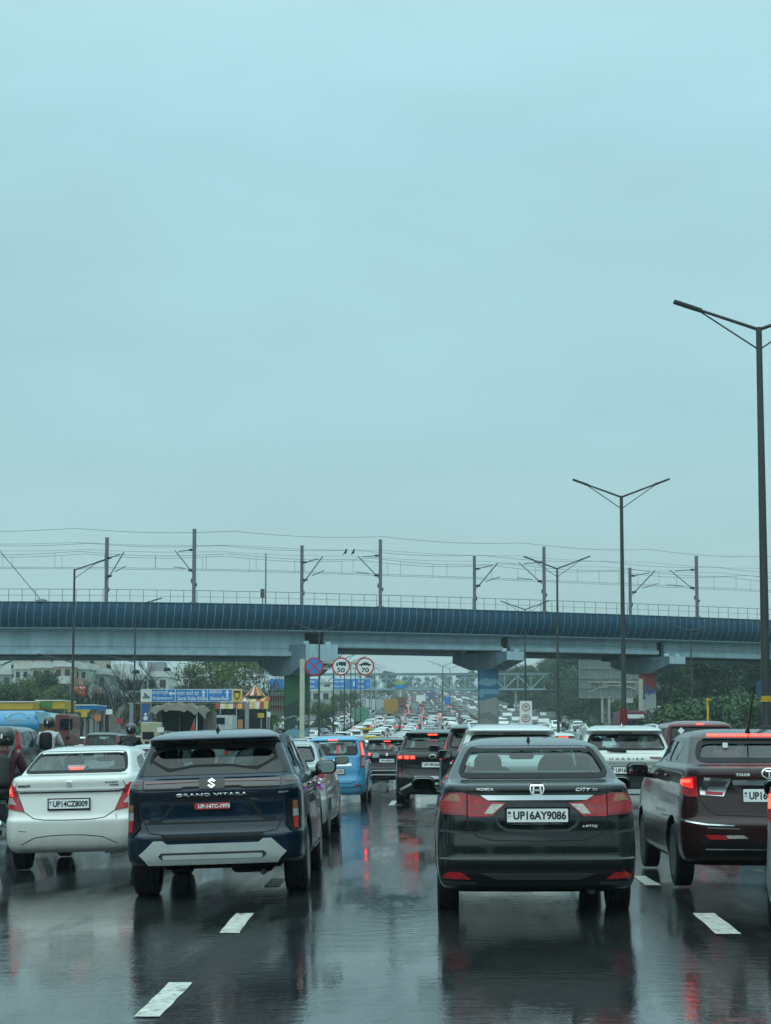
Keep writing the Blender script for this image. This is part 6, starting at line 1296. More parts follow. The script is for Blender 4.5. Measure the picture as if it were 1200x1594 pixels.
mb = MB(); mb.box((Xx(109), -1.16, Z(1128)), (.42, .03, .5)); mb.build('cab_window', M['privacy'], cb_, 0)
mb = MB(); mb.tube([(Xx(116), -1.1, Z(1122)), (Xx(121), -1.35, Z(1120)), (Xx(121), -1.35, Z(1134))], .025, 5); mb.rbox((Xx(121), -1.35, Z(1128)), (.12, .1, .5), .04); mb.build('cab_mirror', M['black'], cb_)
mb = MB(); mb.box((Xx(20), 0, .85), (Xx(116)-Xx(-80), 1.0, .25)); mb.build('chassis', M['under'], T, 0)
for px in (-40, -12, 104):
    mb = MB(); mb.lathe([(.3, -.14), (.48, -.14), (.5, -.08), (.5, .08), (.48, .14), (.3, .14)], (Xx(px), -.95, .5), 'y', 20); mb.lathe([(.3, -.14), (.48, -.14), (.5, -.08), (.5, .08), (.48, .14), (.3, .14)], (Xx(px), .95, .5), 'y', 20); mb.build('wheel', M['rubber'], T)
ylw = mat('canopy_yellow', (.48, .33, .03), .6, var=.15); 
def boxpx(T, px0, py0, px1, py1, y, th, name, m, parent=None):
    a, b = loc(px0, py1), loc(px1, py0); mb = MB(); mb.box(((a.x+b.x)/2, y, (a.z+b.z)/2), (b.x-a.x, th, b.z-a.z)); return mb.build(name, m, parent or T, 0)
def stall(label, px0, px1, py0, py1, Y, m, post, name='canopy', cat='canopy', extra=None):
    T = placeT(name, label, cat, (px0+px1)/2, Y); f = boxpx(T, px0, py0, px1, py1, 0, 3.5, 'canopy_roof', m)
    boxpx(T, px0-.5, py0-1.5, px1+.5, py0, 0, 3.7, 'roof_edge', signw)
    for px in (px0+2, px1-2):
        x = loc(px, 1100).x
        for yy in (-1.4, 1.4): mb = MB(); mb.tube([(x, yy, 0), (x, yy, loc(px, py1).z)], .09, 6); mb.build('canopy_post', post, T)
    return T
T = stall('yellow roadside canopy above the blue tanker, the left one of two', 8, 61, 1094, 1105, 112, ylw, back)
T = stall('yellow and green canopy right of the plain yellow one, above the red cab', 65, 109, 1092, 1104, 114, ylw, back); boxpx(T, 67, 1094, 90, 1102, -1.8, .1, 'green_panel', mat('panel_green', (.06, .20, .06), .6))
T = stall('blue edged filling station canopy with a yellow underside', 112, 158, 1099, 1105, 120, signb, back); boxpx(T, 114, 1105.2, 148, 1109, -.5, 2.5, 'yellow_fascia', ylw)
T = placeT('shop_front', 'row of small shop fronts under the blue canopy', 'shop', 140, 135)
boxpx(T, 112, 1106, 168, 1150, 3, 4, 'wall', hm[0])
for k, (a, b, m) in enumerate(((115, 122, win), (124, 134, hm[4]), (136, 142, signw), (146, 152, win), (156, 165, mat('shop_red', (.2, .04, .03), .7)))): boxpx(T, a, 1112+k % 2*3, b, 1148, .9, .2, 'shop_opening', m)
T = placeT('water_tower', 'round orange tank on the house roof by the left lamp', 'tank', 125, 205); mb = MB(); c = loc(125, 1078); mb.lathe([(1.0, -.8), (1.05, -.5), (1.05, .5), (.4, .8)], c, 'z', 20); mb.build('tank', mat('tank_orange', (.45, .12, .05), .5), T); mb = MB(); mb.tube([(c.x, 0, 0), (c.x, 0, c.z-.7)], .5, 8); mb.build('stand', back, T)
T = placeT('market_wall', 'low red and pale wall with clutter left of the gantry', 'wall', 185, 150); boxpx(T, 166, 1122, 205, 1150, 0, .5, 'wall', mat('clutter_red', (.16, .06, .05), .8, var=.5, vs=.6)); boxpx(T, 166, 1135, 205, 1150, -.4, .3, 'wall_base', hm[4])
# tarpaulin stall
tarp = mat('brown_tarpaulin', (.11, .10, .075), .8, var=.3, vs=1, bump=.4, bs=3); T = placeT('tarpaulin_stall', 'stall under a sagging brown tarpaulin with a dark open front', 'stall', 285, 100)
a, b = loc(240, 1107), loc(328, 1098); n = 16; mb = MB(); vs = []
for i in range(n+1):
    x = a.x+(b.x-a.x)*i/n; zz = loc(0, 1109).z+.42*math.sin(math.pi*(i/n)**.8)**.6+.08*math.sin(i*1.9)
    for y, dz in ((-2.2, -.35+.1*math.sin(i*2.3)), (-1.8, 0), (0, .18), (2.2, -.2)): vs.append((x, y, zz+dz))
mb.add(vs, [(i*4+j, i*4+j+1, i*4+j+5, i*4+j+4) for i in range(n) for j in range(3)]); o = mb.build('tarpaulin', tarp, T, 60, False)
boxpx(T, 243, 1104, 315, 1160, 1.9, .1, 'back_cloth', mat('black_cloth', (.008, .014, .016), .95)); boxpx(T, 241, 1106, 243, 1160, -1.8, .1, 'stall_post', back); boxpx(T, 312, 1102, 314, 1160, -1.8, .1, 'stall_post', signw); boxpx(T, 279, 1104, 280.3, 1160, 0, .05, 'stall_post', back); boxpx(T, 315, 1106, 331, 1150, 1, 1.5, 'side_cloth', tarp)
mb = MB(); z0_ = loc(0, 1140).z
T2 = placeT('red_flag', 'furled red flag standing in front of the tarpaulin stall', 'flag', 299, 96); mb.tube([(0, 0, 0), (.12, 0, loc(0, 1119).z)], .025, 5); mb.build('flag_pole', back, T2); mb = MB(); zc_ = loc(0, 1119).z; mb.add([(.12, 0, zc_), (-.13, -.03, zc_-.75), (.06, .06, zc_-.9), (.2, -.04, zc_-.8)], [(0, 1, 2), (0, 2, 3), (0, 3, 1), (1, 3, 2)]); mb.build('flag_cloth', mat('flag_red', (.42, .03, .03), .8), T2, 30)
T = placeT('small_truck', 'cream small truck cab between the gantry post and the tarpaulin stall', 'truck', 232, 92); mb = MB(); zt = loc(0, 1124).z; mb.rbox((0, .8, zt/2+.2), (.95*1.0, 1.6, zt-.4), .08, 0); cb_ = mb.build('cab', mat('truck_cream', (.40, .38, .26), .5, var=.2), T); mb = MB(); mb.box((-.05, -.02, zt*.70), (.66, .06, .40)); mb.build('cab_window', M['privacy'], cb_, 0); mb = MB(); mb.box((0, .05, .45), (1.1, .2, .2)); mb.build('bumper', back, T, 0)
for q in (-.4, .4): mb = MB(); mb.lathe([(.2, -.1), (.33, -.1), (.35, 0), (.33, .1), (.2, .1)], (q, .6, .35), 'x', 16); mb.build('wheel', M['rubber'], T)
# fairground style tent and banners
rd = mat('tent_red', (.34, .04, .03), .75, var=.1); yw = mat('tent_yellow', (.52, .38, .08), .75); wh = mat('tent_white', (.55, .55, .48), .75, var=.1)
T = placeT('striped_tent', 'red, yellow and white striped tent with a pointed top left of the mural pier', 'tent', 385, 150)
ap = loc(397, 1065); n = 16; base_ = loc(397, 1083).z; R0 = .95*150/FPX*17; mb = MB(); vs = [ap]+[ap+Vector((math.cos(2*math.pi*k/n)*R0, math.sin(2*math.pi*k/n)*R0, base_-ap.z)) for k in range(n)]; mb.add(vs, [(0, 1+k, 1+(k+1) % n) for k in range(n)]); mb.m = [(0, 1, 0, 2)[k % 4] for k in range(n)]; mb.build('pointed_roof', [rd, yw, wh], T, 0, False)
a, b = loc(340, 1104), loc(421, 1084); n = 12; mb = MB(); vs = []
for i in range(n+1):
    x = a.x+(b.x-a.x)*i/n; vs += [(x, -2, a.z), (x, -1.6, (a.z+b.z)/2+.1), (x, .2, b.z)]
mb.add(vs, [(i*3+j, i*3+j+1, i*3+j+4, i*3+j+3) for i in range(n) for j in range(2)]); mb.m = [(0, 2, 1, 2, 0, 1)[(k//2+k % 2*1) % 6] for k in range(2*n)]; mb.build('canopy_band', [rd, yw, wh], T, 0, False)
boxpx(T, 345, 1104, 420, 1150, 1.5, .2, 'back_wall', mat('tent_dark', (.03, .035, .04), .9))
for px in (347, 372, 419): boxpx(T, px-.7, 1100, px+.7, 1150, -1.9, .1, 'tent_post', signw)
T = placeT('banner', 'row of orange and white pennant banners hung beside the mural pier', 'banner', 432, 140); mb = MB(); a, b = loc(420, 1113), loc(443, 1081)
mb.box(((a.x+b.x)/2, 0, (a.z+b.z)/2), (b.x-a.x, .05, b.z-a.z)); o = mb.build('banner_cloth', wh, T, 0); mb = MB()
for r_ in range(2):
    for k in range(6):
        x = a.x+(b.x-a.x)*(k+.5)/6; zt_ = b.z-(b.z-a.z)*(.08+.46*r_); mb.add([(x-.09, -.04, zt_), (x+.09, -.04, zt_), (x, -.04, zt_-.75)], [(0, 1, 2)])
mb.build('banner_pennants', mat('banner_orange', (.36, .13, .06), .7), o, 0, False); mb = MB()
for x in (a.x, b.x): mb.tube([(x, .1, 0), (x, .1, b.z)], .05, 5)
mb.build('banner_posts', back, T)
T = placeT('white_van', 'white van front showing above the navy SUV roof', 'van', 345, 110); boxpx(T, 330, 1113, 362, 1160, 1.2, 2.4, 'body', mat('van_white', (.42, .46, .45), .5, var=.2)); boxpx(T, 333, 1117, 350, 1127, -.04, .08, 'windscreen', M['privacy']); boxpx(T, 371, 1120, 378, 1134, -.2, .3, 'orange_box', mat('box_orange', (.38, .16, .06), .6))
# ------------------------------------------------------------------ people and two-wheelers
skin = mat('skin', (.20, .10, .065), .55, var=.1)
def skinned(name, chains, m, parent, sub=2):
    """chains: list of lists of (point, radius); later chains start at an index of an existing vertex"""
    vs, es, rs = [], [], []
    for ch in chains:
        prev = None
        for it in ch:
            if isinstance(it, int): prev = it; continue
            vs.append(it[0]); rs.append(it[1]); i = len(vs)-1
            if prev is not None: es.append((prev, i))
            prev = i
    me = bpy.data.meshes.new(name); me.from_pydata([tuple(v) for v in vs], es, []); o = link(bpy.data.objects.new(name, me))
    o.modifiers.new('s', 'SKIN'); sd = o.modifiers.new('u', 'SUBSURF'); sd.levels = sub
    for i, sv in enumerate(me.skin_vertices[0].data): sv.radius = (rs[i], rs[i]) if not isinstance(rs[i], tuple) else rs[i]; sv.use_root = (i == 0)
    bpy.context.view_layer.update(); m2 = bpy.data.meshes.new_from_object(o.evaluated_get(bpy.context.evaluated_depsgraph_get())); bpy.data.objects.remove(o)
    m2.materials.clear(); m2.materials.append(m); m2.name = name; finish(m2, 0) if False else m2.polygons.foreach_set('use_smooth', [True]*len(m2.polygons)); return link(bpy.data.objects.new(name, m2), parent)
def rider(label, x, Y, z, jacket, helmet, cat='person', trousers=None, shawl=None, turn=0., s=1.0, passenger=False):
    T = thing('person', label, cat, (x, Y, z), turn); T.scale = (s, s, s)
    V = Vector
    # pelvis on the saddle at 0.80 m, legs forward to the pegs, arms to the bars
    ch = [[(V((0, .0, .88)), (.15, .13)), (V((0, .02, 1.02)), (.15, .12)), (V((0, .06, 1.20)), (.17, .12)), (V((0, .10, 1.36)), (.16, .10)), (V((0, .12, 1.44)), (.06, .06)), (V((0, .14, 1.52)), (.055, .06)), (V((0, .15, 1.62)), (.085, .10)), (V((0, .15, 1.70)), (.07, .08))]]
    for sg in (-1, 1):
        ch.append([3, (V((sg*.19, .12, 1.37)), .065), (V((sg*.27, .20, 1.16)), .05), (V((sg*.29, .40, 1.04)), .038), (V((sg*.29, .50, 1.03)), .032), (V((sg*.29, .56, 1.03)), .024)])
        ch.append([0, (V((sg*.12, .10, .84)), .09), (V((sg*.20, .42, .80)), .068), (V((sg*.18, .36, .45)), .05), (V((sg*.18, .34, .24)), .038), (V((sg*.18, .44, .20)), .036)])
    b = skinned('body', ch, skin, T)
    jk = [[(V((0, .0, .86)), (.17, .15)), (V((0, .02, 1.02)), (.175, .145)), (V((0, .06, 1.20)), (.20, .14)), (V((0, .10, 1.37)), (.19, .12)), (V((0, .12, 1.45)), (.085, .08))]]
    for sg in (-1, 1): jk.append([3, (V((sg*.20, .12, 1.37)), .085), (V((sg*.29, .20, 1.15)), .07), (V((sg*.30, .41, 1.04)), .052), (V((sg*.29, .48, 1.03)), .045)])
    skinned('jacket', jk, jacket, b)
    tr = [[(V((0, .02, .86)), (.175, .14))]]
    for sg in (-1, 1): tr.append([0, (V((sg*.12, .10, .84)), .11), (V((sg*.20, .43, .80)), .085), (V((sg*.18, .36, .45)), .065), (V((sg*.18, .34, .26)), .055)])
    skinned('trousers', tr, trousers or M['trim'], b)
    for sg in (-1, 1):
        mb = MB(); mb.rbox((sg*.18, .42, .20), (.10, .27, .09), .03); mb.build('shoe', M['black'], b)
        for k in range(4): mb = MB(); mb.tube([(sg*(.26+.02*k), .55, 1.04), (sg*(.26+.02*k), .60, 1.05), (sg*(.26+.02*k), .61, 1.02), (sg*(.26+.02*k), .58, 1.0)], .010, 6); mb.build('finger', skin, b)
    if helmet:
        mb = MB(); mb.lathe([(.10, -.13), (.135, -.10), (.150, -.02), (.148, .06), (.12, .125), (.07, .16), (.001, .17)], (0, .16, 1.66), 'z', 24); hm_ = mb.build('helmet', helmet, b, 60)
        mb = MB(); mb.box((0, .30, 1.66), (.2, .03, .09)); mb.build('visor', M['privacy'], hm_, 0); mb = MB(); mb.rbox((-.02, .008, 1.67), (.028, .01, .07), .01); mb.build('helmet_mark', M['white'], hm_, 0)
    if shawl:
        mb = MB(); n = 20; vs = []
        for i, (r, zz) in enumerate(((.13, 1.62), (.20, 1.52), (.30, 1.38), (.36, 1.2), (.40, 1.0), (.42, .86))):
            for k in range(n): a = 2*math.pi*k/n; rr_ = r*(1+.06*math.sin(a*5+i)); vs.append((math.cos(a)*rr_, .08+math.sin(a)*rr_*.8, zz))
        mb.add(vs, [(i*n+k, i*n+(k+1) % n, (i+1)*n+(k+1) % n, (i+1)*n+k) for i in range(5) for k in range(n)]); mb.build('shawl', shawl, b, 60, False)
    return T
def motorbike(label, x, Y, z, tank, turn=0.):
    T = thing('motorcycle', label, 'motorcycle', (x, Y, z), turn)
    for y, nm in ((-.55, 'rear_wheel'), (.80, 'front_wheel')):
        mb = MB(); pr = [(.24, -.05), (.29, -.05), (.31, 0), (.29, .05), (.24, .05), (.235, 0)]; mb.lathe([(.235, -.045), (.285, -.05), (.31, 0), (.285, .05), (.235, .045)], (0, y, .31), 'x', 28); w_ = mb.build(nm, M['rubber'], T); mb = MB(); mb.lathe([(.235, -.02), (.235, .02)], (0, y, .31), 'x', 28); mb.build('rim', M['alloy_dark'], w_)
    mb = MB(); mb.tube([(0, .62, .95), (0, .30, .55), (0, -.1, .40), (0, -.55, .31)], .03, 6); mb.tube([(0, .55, .85), (0, .1, .78), (0, -.6, .82)], .028, 6); mb.build('frame', M['black'], T)
    mb = MB(); mb.rbox((0, .12, .46), (.24, .34, .30), .06); mb.build('engine', M['alloy_dark'], T)
    mb = MB(); mb.rbox((0, -.22, .80), (.26, .72, .10), .04); mb.build('saddle', M['black'], T); mb = MB(); mb.rbox((0, .30, .86), (.26, .44, .22), .09); mb.build('fuel_tank', tank, T)
    mb = MB()
    for sg in (-1, 1): mb.tube([(sg*.07, .62, .95), (sg*.07, .80, .31)], .022, 6)
    mb.build('fork', M['chrome'], T); mb = MB(); mb.tube([(-.36, .50, 1.02), (-.2, .58, 1.05), (.2, .58, 1.05), (.36, .50, 1.02)], .016, 6); mb.build('handlebar', M['black'], T)
    mb = MB(); mb.rbox((0, -.66, .74), (.16, .06, .08), .02); mb.build('tail_light', M['red_lens'], T); mb = MB(); mb.box((0, -.69, .60), (.20, .01, .12)); mb.build('number_plate', M['plate'], T, 0)
    mb = MB(); mb.rbox((0, -.50, .60), (.14, .30, .06), .02); mb.build('mudguard', M['black'], T); mb = MB(); mb.tube([(.12, .1, .3), (.16, -.3, .30), (.17, -.75, .36)], [.03, .04, .045], 8); mb.build('exhaust_pipe', M['chrome'], T)
    for sg in (-1, 1): mb = MB(); mb.tube([(sg*.30, .54, 1.05), (sg*.36, .52, 1.20)], .008, 5); mb.rbox((sg*.38, .52, 1.24), (.12, .03, .08), .03); mb.build('mirror', M['black'], T)
    return T
mrj = mat('maroon_jacket', (.055, .008, .018), .85, var=.2, vs=6, bump=.3, bs=30); blh = mat('black_helmet', (.012, .013, .014), .15, coat=1, var=0)
def ground_at(x, Y): return camber(x-bend(Y))+prof(Y)
def put(px, Y): p = at(px, 1156, Y); return p.x, Y, ground_at(p.x, Y)
x, Y, z = put(4, 24.6)
motorbike('black motorcycle at the left edge beside the dirty white sedan', x, Y, z, M['black']); rider('person in a maroon jacket and black helmet riding at the left edge', x, Y, z-.06, mrj, blh, s=1.02)
mb = MB(); mb.rbox((-.02, -.20, 1.18), (.34, .17, .50), .10, 0, None, 5); bp_ = mb.build('backpack', mat('grey_backpack_cloth', (.03, .037, .04), .8, bump=.3, bs=40), None, 50); bp_.location = (x, Y, z-.06); tag(bp_, 'dark grey backpack on the back of the rider in maroon', 'backpack')
mb = MB(); mb.tube([(.13, -.14, 1.36), (.14, .02, 1.50), (.15, .2, 1.45)], .022, 6); mb.tube([(-.15, -.14, 1.36), (-.16, .02, 1.50), (-.16, .2, 1.45)], .022, 6); mb.build('strap', mat('strap_grey', (.07, .08, .085), .8), bp_)
x, Y, z = put(74, 40); motorbike('motorcycle hidden behind the white sedan roof under the rider in white', x, Y, z+.3, M['black']); rider('person with a black helmet and black and white jacket above the white sedan roof', x, Y, z+.26, mat('white_jacket', (.45, .48, .48), .8, var=.15), blh)
mb = MB(); mb.rbox((0, -.18, 1.20), (.30, .14, .44), .09, 0, None, 5); bp_ = mb.build('backpack', M['black'], None, 50); bp_.location = (x, Y, z+.26); tag(bp_, 'black backpack on the rider in the black and white jacket', 'backpack')
x, Y, z = put(202, 44); motorbike('motorcycle under the dark helmeted rider left of the navy SUV', x, Y, z+.2, M['black']); rider('person in dark clothes and black helmet between the dark hatchback and gantry', x, Y, z+.16, M['black'], blh)
def stripes(name, c1, c2, c3, sc_=9):
    m = mat(name, c1, .85, var=0); t = m.node_tree; tc_ = [n for n in t.nodes if n.type == 'TEX_COORD'][0]; wv = t.nodes.new('ShaderNodeTexWave'); wv.inputs['Scale'].default_value = sc_; wv.inputs['Distortion'].default_value = 2.5; wv.inputs['Detail'].default_value = 1; wv.bands_direction = 'X'; t.links.new(tc_.outputs['Object'], wv.inputs['Vector'])
    r = t.nodes.new('ShaderNodeValToRGB'); r.color_ramp.interpolation = 'CONSTANT'; r.color_ramp.elements[0].color = (*c1, 1); r.color_ramp.elements[1].position = .4; r.color_ramp.elements[1].color = (*c2, 1); e_ = r.color_ramp.elements.new(.75); e_.color = (*c3, 1); t.links.new(wv.outputs[0], r.inputs[0]); t.links.new(r.outputs[0], t.nodes['Principled BSDF'].inputs['Base Color']); return m
s1 = stripes('striped_shawl_red', (.45, .06, .10), (.60, .55, .55), (.40, .12, .22)); s2 = stripes('striped_shawl_blue', (.55, .60, .60), (.12, .20, .26), (.45, .16, .08))
for px, Yy, lb, sh in ((818, 60, 'person wrapped in a red and white striped shawl riding beyond the grey sedan', s1), (853, 62, 'person wrapped in a blue and white striped shawl riding beyond the grey sedan', s2)):
    x, Y, z = put(px, Yy); z += .42; motorbike('motorcycle under the rider in the %s striped shawl' % ('red' if px == 818 else 'blue'), x, Y, z, M['black']); rider(lb, x, Y, z-.06, M['trim'], None, shawl=sh, s=1.0)
for px, Yy, lb in ((922, 150, 'small rider on a motorcycle in the right carriageway by the second lamp post'), (895, 170, 'small dark rider in the right carriageway left of the second lamp post')):
    x, Y, z = put(px, Yy); z = prof(Yy); motorbike('far motorcycle in the right carriageway, %s one' % ('right' if px == 922 else 'left'), x, Y, z, M['black'], math.pi); rider(lb, x, Y, z-.06, mrj if px == 922 else M['trim'], blh, turn=math.pi)
# people sitting in cars
def occupant(car, x, y, z, label, m):
    T = tag(empty('person', (0, 0, 0)), label, 'person'); T.matrix_basis = car.matrix_basis @ Matrix.Translation((x, y, z)); V = Vector
    b = skinned('body', [[(V((0, 0, 0)), (.17, .12)), (V((0, 0, .22)), (.19, .12)), (V((0, 0, .38)), (.17, .10)), (V((0, .01, .46)), .055), (V((0, .02, .52)), .055), (V((0, .03, .62)), (.08, .095)), (V((0, .03, .70)), (.07, .085))], [2, (V((.22, .02, .34)), .06), (V((.26, .10, .12)), .045), (V((.22, .32, .10)), .035)], [2, (V((-.22, .02, .34)), .06), (V((-.26, .10, .12)), .045), (V((-.22, .32, .10)), .035)]], m, T)
    mb = MB(); mb.lathe([(.085, -.08), (.10, 0), (.095, .07), (.05, .12), (.001, .13)], (0, .015, .66), 'z', 16); mb.build('hair', M['black'], b, 60)
occupant(S_DZ, .36, 2.02, .80, 'dark silhouette of the driver seen through the white sedan rear window', M['trim']); occupant(S_TG, .34, 1.9, .80, 'driver dimly seen through the maroon sedan rear window', M['trim'])
# ------------------------------------------------------------------ traffic far ahead: every car one light mesh
def far_mesh(kind, color, lit=False):
    K_ = KIND[kind]; B = Body(K_['lv'], K_['belt'], res=.35, sub=1); L, hw = K_['L'], K_['hw']; zt = K_['rwin'][2][1]+.03
    def fm(za, zb, p, q):
        zm = (za+zb)/2; mx_, my = (p[0]+q[0])/2, (p[1]+q[1])/2
        if K_['belt']+.0 < zm < zt:
            if abs(mx_) < hw*.62: return 2
            if abs(q[1]-p[1]) > .1 and .2*L < my < .8*L: return 2
        return 0
    me0 = B.mesh('x', [color, M['under'], M['privacy']], 50, fm); mb = MB()
    mb.v = [tuple(v.co) for v in me0.vertices]; mb.f = [tuple(p.vertices) for p in me0.polygons]; mb.m = [p.material_index for p in me0.polygons]
    for y in (K_['ra'], K_['ra']+K_['wb']):
        for sg in (-1, 1): mb.lathe([(K_['wr'], -.1), (K_['wr'], .1)], (sg*(hw-.08), y, K_['wr']), 'x', 10, 1)
    for sg in (-1, 1):
        p = B.rp(sg*hw*.75, .95); mb.box((p.x, p.y, .95 if kind != 'box' else 1.2), (.30 if kind != 'box' else .14, .08, .14 if kind != 'box' else .5), 3); f = B.fp(sg*hw*.7, .72); mb.box((f.x, f.y, .74), (.34, .1, .13), 5)
    p = B.rp(0, .85); mb.box((0, p.y, .85), (.5, .03, .12), 4); mb.box((0, B.rp(0, .4).y, .36), (hw*1.5, .06, .12), 1); f = B.fp(0, .5); mb.box((0, f.y, .50), (.9, .05, .2), 1)
    return mb.mesh('body', [color, M['under'], M['privacy'], M['brake_dim'] if lit else M['red_dark'], M['plate'], M['clear']], 50, True)
fw = mat('far_paint_white', (.74, .76, .74), .3, coat=1, var=0); fs = mat('far_paint_silver', (.38, .40, .40), .35, .3, coat=1, var=0); fg = mat('far_paint_grey', (.07, .075, .08), .35, .3, coat=1, var=0); fk = mat('far_paint_black', (.015, .016, .018), .3, coat=1, var=0); fr = mat('far_paint_red', (.17, .02, .02), .3, coat=1, var=0); fb = mat('far_paint_blue', (.03, .09, .2), .3, coat=1, var=0); fo = mat('far_paint_brown', (.09, .05, .035), .35, .3, coat=1, var=0)
COLS = [('white', fw, 62), ('silver', fs, 20), ('grey', fg, 12), ('black', fk, 10), ('red', fr, 6), ('blue', fb, 4), ('brown', fo, 3)]
CN = {'city': 'sedan', 'compact': 'compact sedan', 'box': 'hatchback', 'suv': 'SUV'}; CACHE = {}
def far_car_mesh(kind, ci, lit=False):
    if (kind, ci, lit) not in CACHE: CACHE[(kind, ci, lit)] = far_mesh(kind, COLS[ci][1], lit)
    return CACHE[(kind, ci, lit)]
rr = random.Random(5); spots = []
MAIN = [-9.2, -6.3, -3.4, -.5, 2.4, 5.3]; LN = ['lane along the left divider', 'second lane from the left divider', 'third lane from the left divider', 'third lane from the median', 'second lane from the median', 'lane along the median']
START = [62, 70, 66, 74, 60, 58]
for li, X in enumerate(MAIN):
    d = START[li]+rr.uniform(0, 4)
    while d < 900: spots.append((X+rr.gauss(0, .28), d, 0, 'main', li)); d += rr.uniform(5.5, 7.6)
for li, X in enumerate((-13.6, -16.6, -19.8, -23.2)):
    d = 96+rr.uniform(0, 10)
    while d < 700: spots.append((X+rr.gauss(0, .35), d, 0, 'left', li)); d += rr.uniform(5.8, 8.4)
for li, X in enumerate((10.2, 13.6, 17.0, 20.4)):
    d = 120+rr.uniform(0, 30)
    while d < 800: spots.append((X+rr.gauss(0, .4), d, math.pi, 'right', li)); d += rr.uniform(9, 30)
def pick():
    q = rr.uniform(0, sum(c[2] for c in COLS))
    for i, c in enumerate(COLS):
        q -= c[2]
        if q <= 0: return i
    return 0
spots.sort(key=lambda s: s[1]); rest = MB(); nth = 0
FIX = {}
LR = ['lane beside the divider', 'second lane', 'third lane', 'outer lane']
for (X, d, rz, road, li) in spots:
    ci = pick(); kind = rr.choices(['box', 'city', 'suv', 'compact'], [38, 17, 28, 17])[0]
    if road == 'main' and d < 90: ci = rr.choice([0, 0, 1, 0])
    me = far_car_mesh(kind, ci, road == 'main' and rr.random() < .22); pos = RD(X, d); tilt = math.atan((prof(d+2)-prof(d-2))/4)
    if road == 'main' and 296 < d < 306 and li == 0 or (road == 'main' and 330 < d < 345 and li == 0): continue
    if nth < 296:
        nth += 1; o = link(bpy.data.objects.new('car', me)); o.location = pos; o.rotation_euler = (tilt if not rz else -tilt, 0, rz+rr.gauss(0, .02))
        band = 'before the viaduct' if d < 110 else 'beneath the viaduct' if d < 150 else 'beyond the viaduct' if d < 230 else 'far beyond the viaduct'
        where = {'main': 'in the %s' % LN[li] if road == 'main' else '', 'left': 'on the crowded left carriageway' , 'right': 'coming the other way on the right carriageway'}[road]
        tag(o, '%s %s %s, %s' % (COLS[ci][0], CN[kind], where, band), 'car', 'small cars in the traffic far ahead')
    else:
        # the rest of the traffic: one object of coarse car shapes
        h = {'city': 1.48, 'compact': 1.52, 'box': 1.67, 'suv': 1.7}[kind]; L, hw = KIND[kind]['L'], KIND[kind]['hw']; M3 = Matrix.Rotation(rz, 3, 'Z') @ Matrix.Rotation(tilt, 3, 'X')
        sec = [(0, .3), (.02, .95), (.12, 1.05 if kind != 'suv' else 1.1), (.35 if kind in ('box', 'suv') else .9, h), (L*.55, h), (L*.74, 1.0), (L-.1, .8), (L, .35)]
        vs = []
        for q in (-1, 1):
            for (y, zz) in sec: vs.append(pos+M3 @ Vector((q*hw*(.78 if zz > 1.2 else 1), y, zz)))
        n = len(sec); rest.add(vs, [tuple(range(n)), tuple(reversed(range(n, 2*n)))]+[(i, i+n, (i+1) % n+n, (i+1) % n) for i in range(n)], ci)
        k0 = len(rest.m)-n; rest.m[k0+2] = 7; rest.m[k0+4] = 7
        if road != 'right' and rr.random() < .3:
            for q in (-1, 1): rest.box(pos+M3 @ Vector((q*hw*.75, -.02, 1.0)), (.4, .08, .2), 8)
o = rest.build('distant_traffic', [c[1] for c in COLS]+[M['privacy'], M['brake_dim']], None, 0); tag(o, 'mass of tiny cars filling the road up to the horizon', 'traffic', None, 'stuff')
# tall trucks standing out of the jam
tk = mat('truck_orange', (.36, .19, .02), .6, var=.15); tbn = mat('truck_box_brown', (.20, .09, .06), .7, var=.2)
for px, d, m, lb, w_, h_ in ((561, 250, mat('bus_green', (.08, .22, .14), .5), 'pale green bus in the crowded left carriageway', 2.4, 2.9), (575, 330, mat('bus_white', (.45, .47, .46), .5), 'tall white bus in the crowded left carriageway', 2.4, 3.1), (655, 400, fw, 'white box truck far ahead in the middle of the jam', 2.3, 3.0), (672, 470, fb, 'small blue truck far ahead in the middle of the jam', 2.3, 2.9), (608, 300, tk, 'truck with an orange yellow box standing out of the jam far ahead', 2.5, 3.6), (623, 345, tbn, 'truck with a brown box behind the orange truck in the jam', 2.4, 3.3), (594, 330, fs, 'grey covered truck left of the orange truck in the jam', 2.3, 3.0)):
    p = at(px, 1100, d); g = prof(d); T = thing('box_truck', lb, 'truck', (p.x, d, g)); mb = MB(); mb.rbox((0, 2.5, .9+h_/2-.4), (w_, 5, h_-.8), .05); mb.build('cargo_box', m, T, 30); mb = MB(); mb.rbox((0, 6.0, 1.4), (2.2, 1.6, 2.0), .15); mb.build('cab', fw, T)
    mb = MB(); mb.box((0, .2, .7), (2.3, .15, .3)); mb.build('bumper', M['under'], T, 0)
    for y in (1.0, 5.8):
        for sg in (-1, 1): mb = MB(); mb.lathe([(.3, -.15), (.48, -.13), (.48, .13), (.3, .15)], (sg*1.0, y, .48), 'x', 14); mb.build('wheel', M['rubber'], T)
T = placeT('minibus', 'white and maroon minibus coming towards us by the right pier', 'bus', 985, 132); zt = loc(0, 1107).z; mb = MB(); mb.rbox((0, 2.5, .35+(zt-.35)/2), (2.1, 5, zt-.35), .15); o = mb.build('body', mat('minibus_maroon', (.14, .03, .05), .5), T); mb = MB(); mb.rbox((0, -.03, zt*.62), (1.8, .08, zt*.32), .1); mb.build('windscreen', M['privacy'], o, 30); mb = MB(); mb.box((0, -.03, zt*.87), (1.9, .1, .32)); mb.build('destination_board', signw, o, 0)
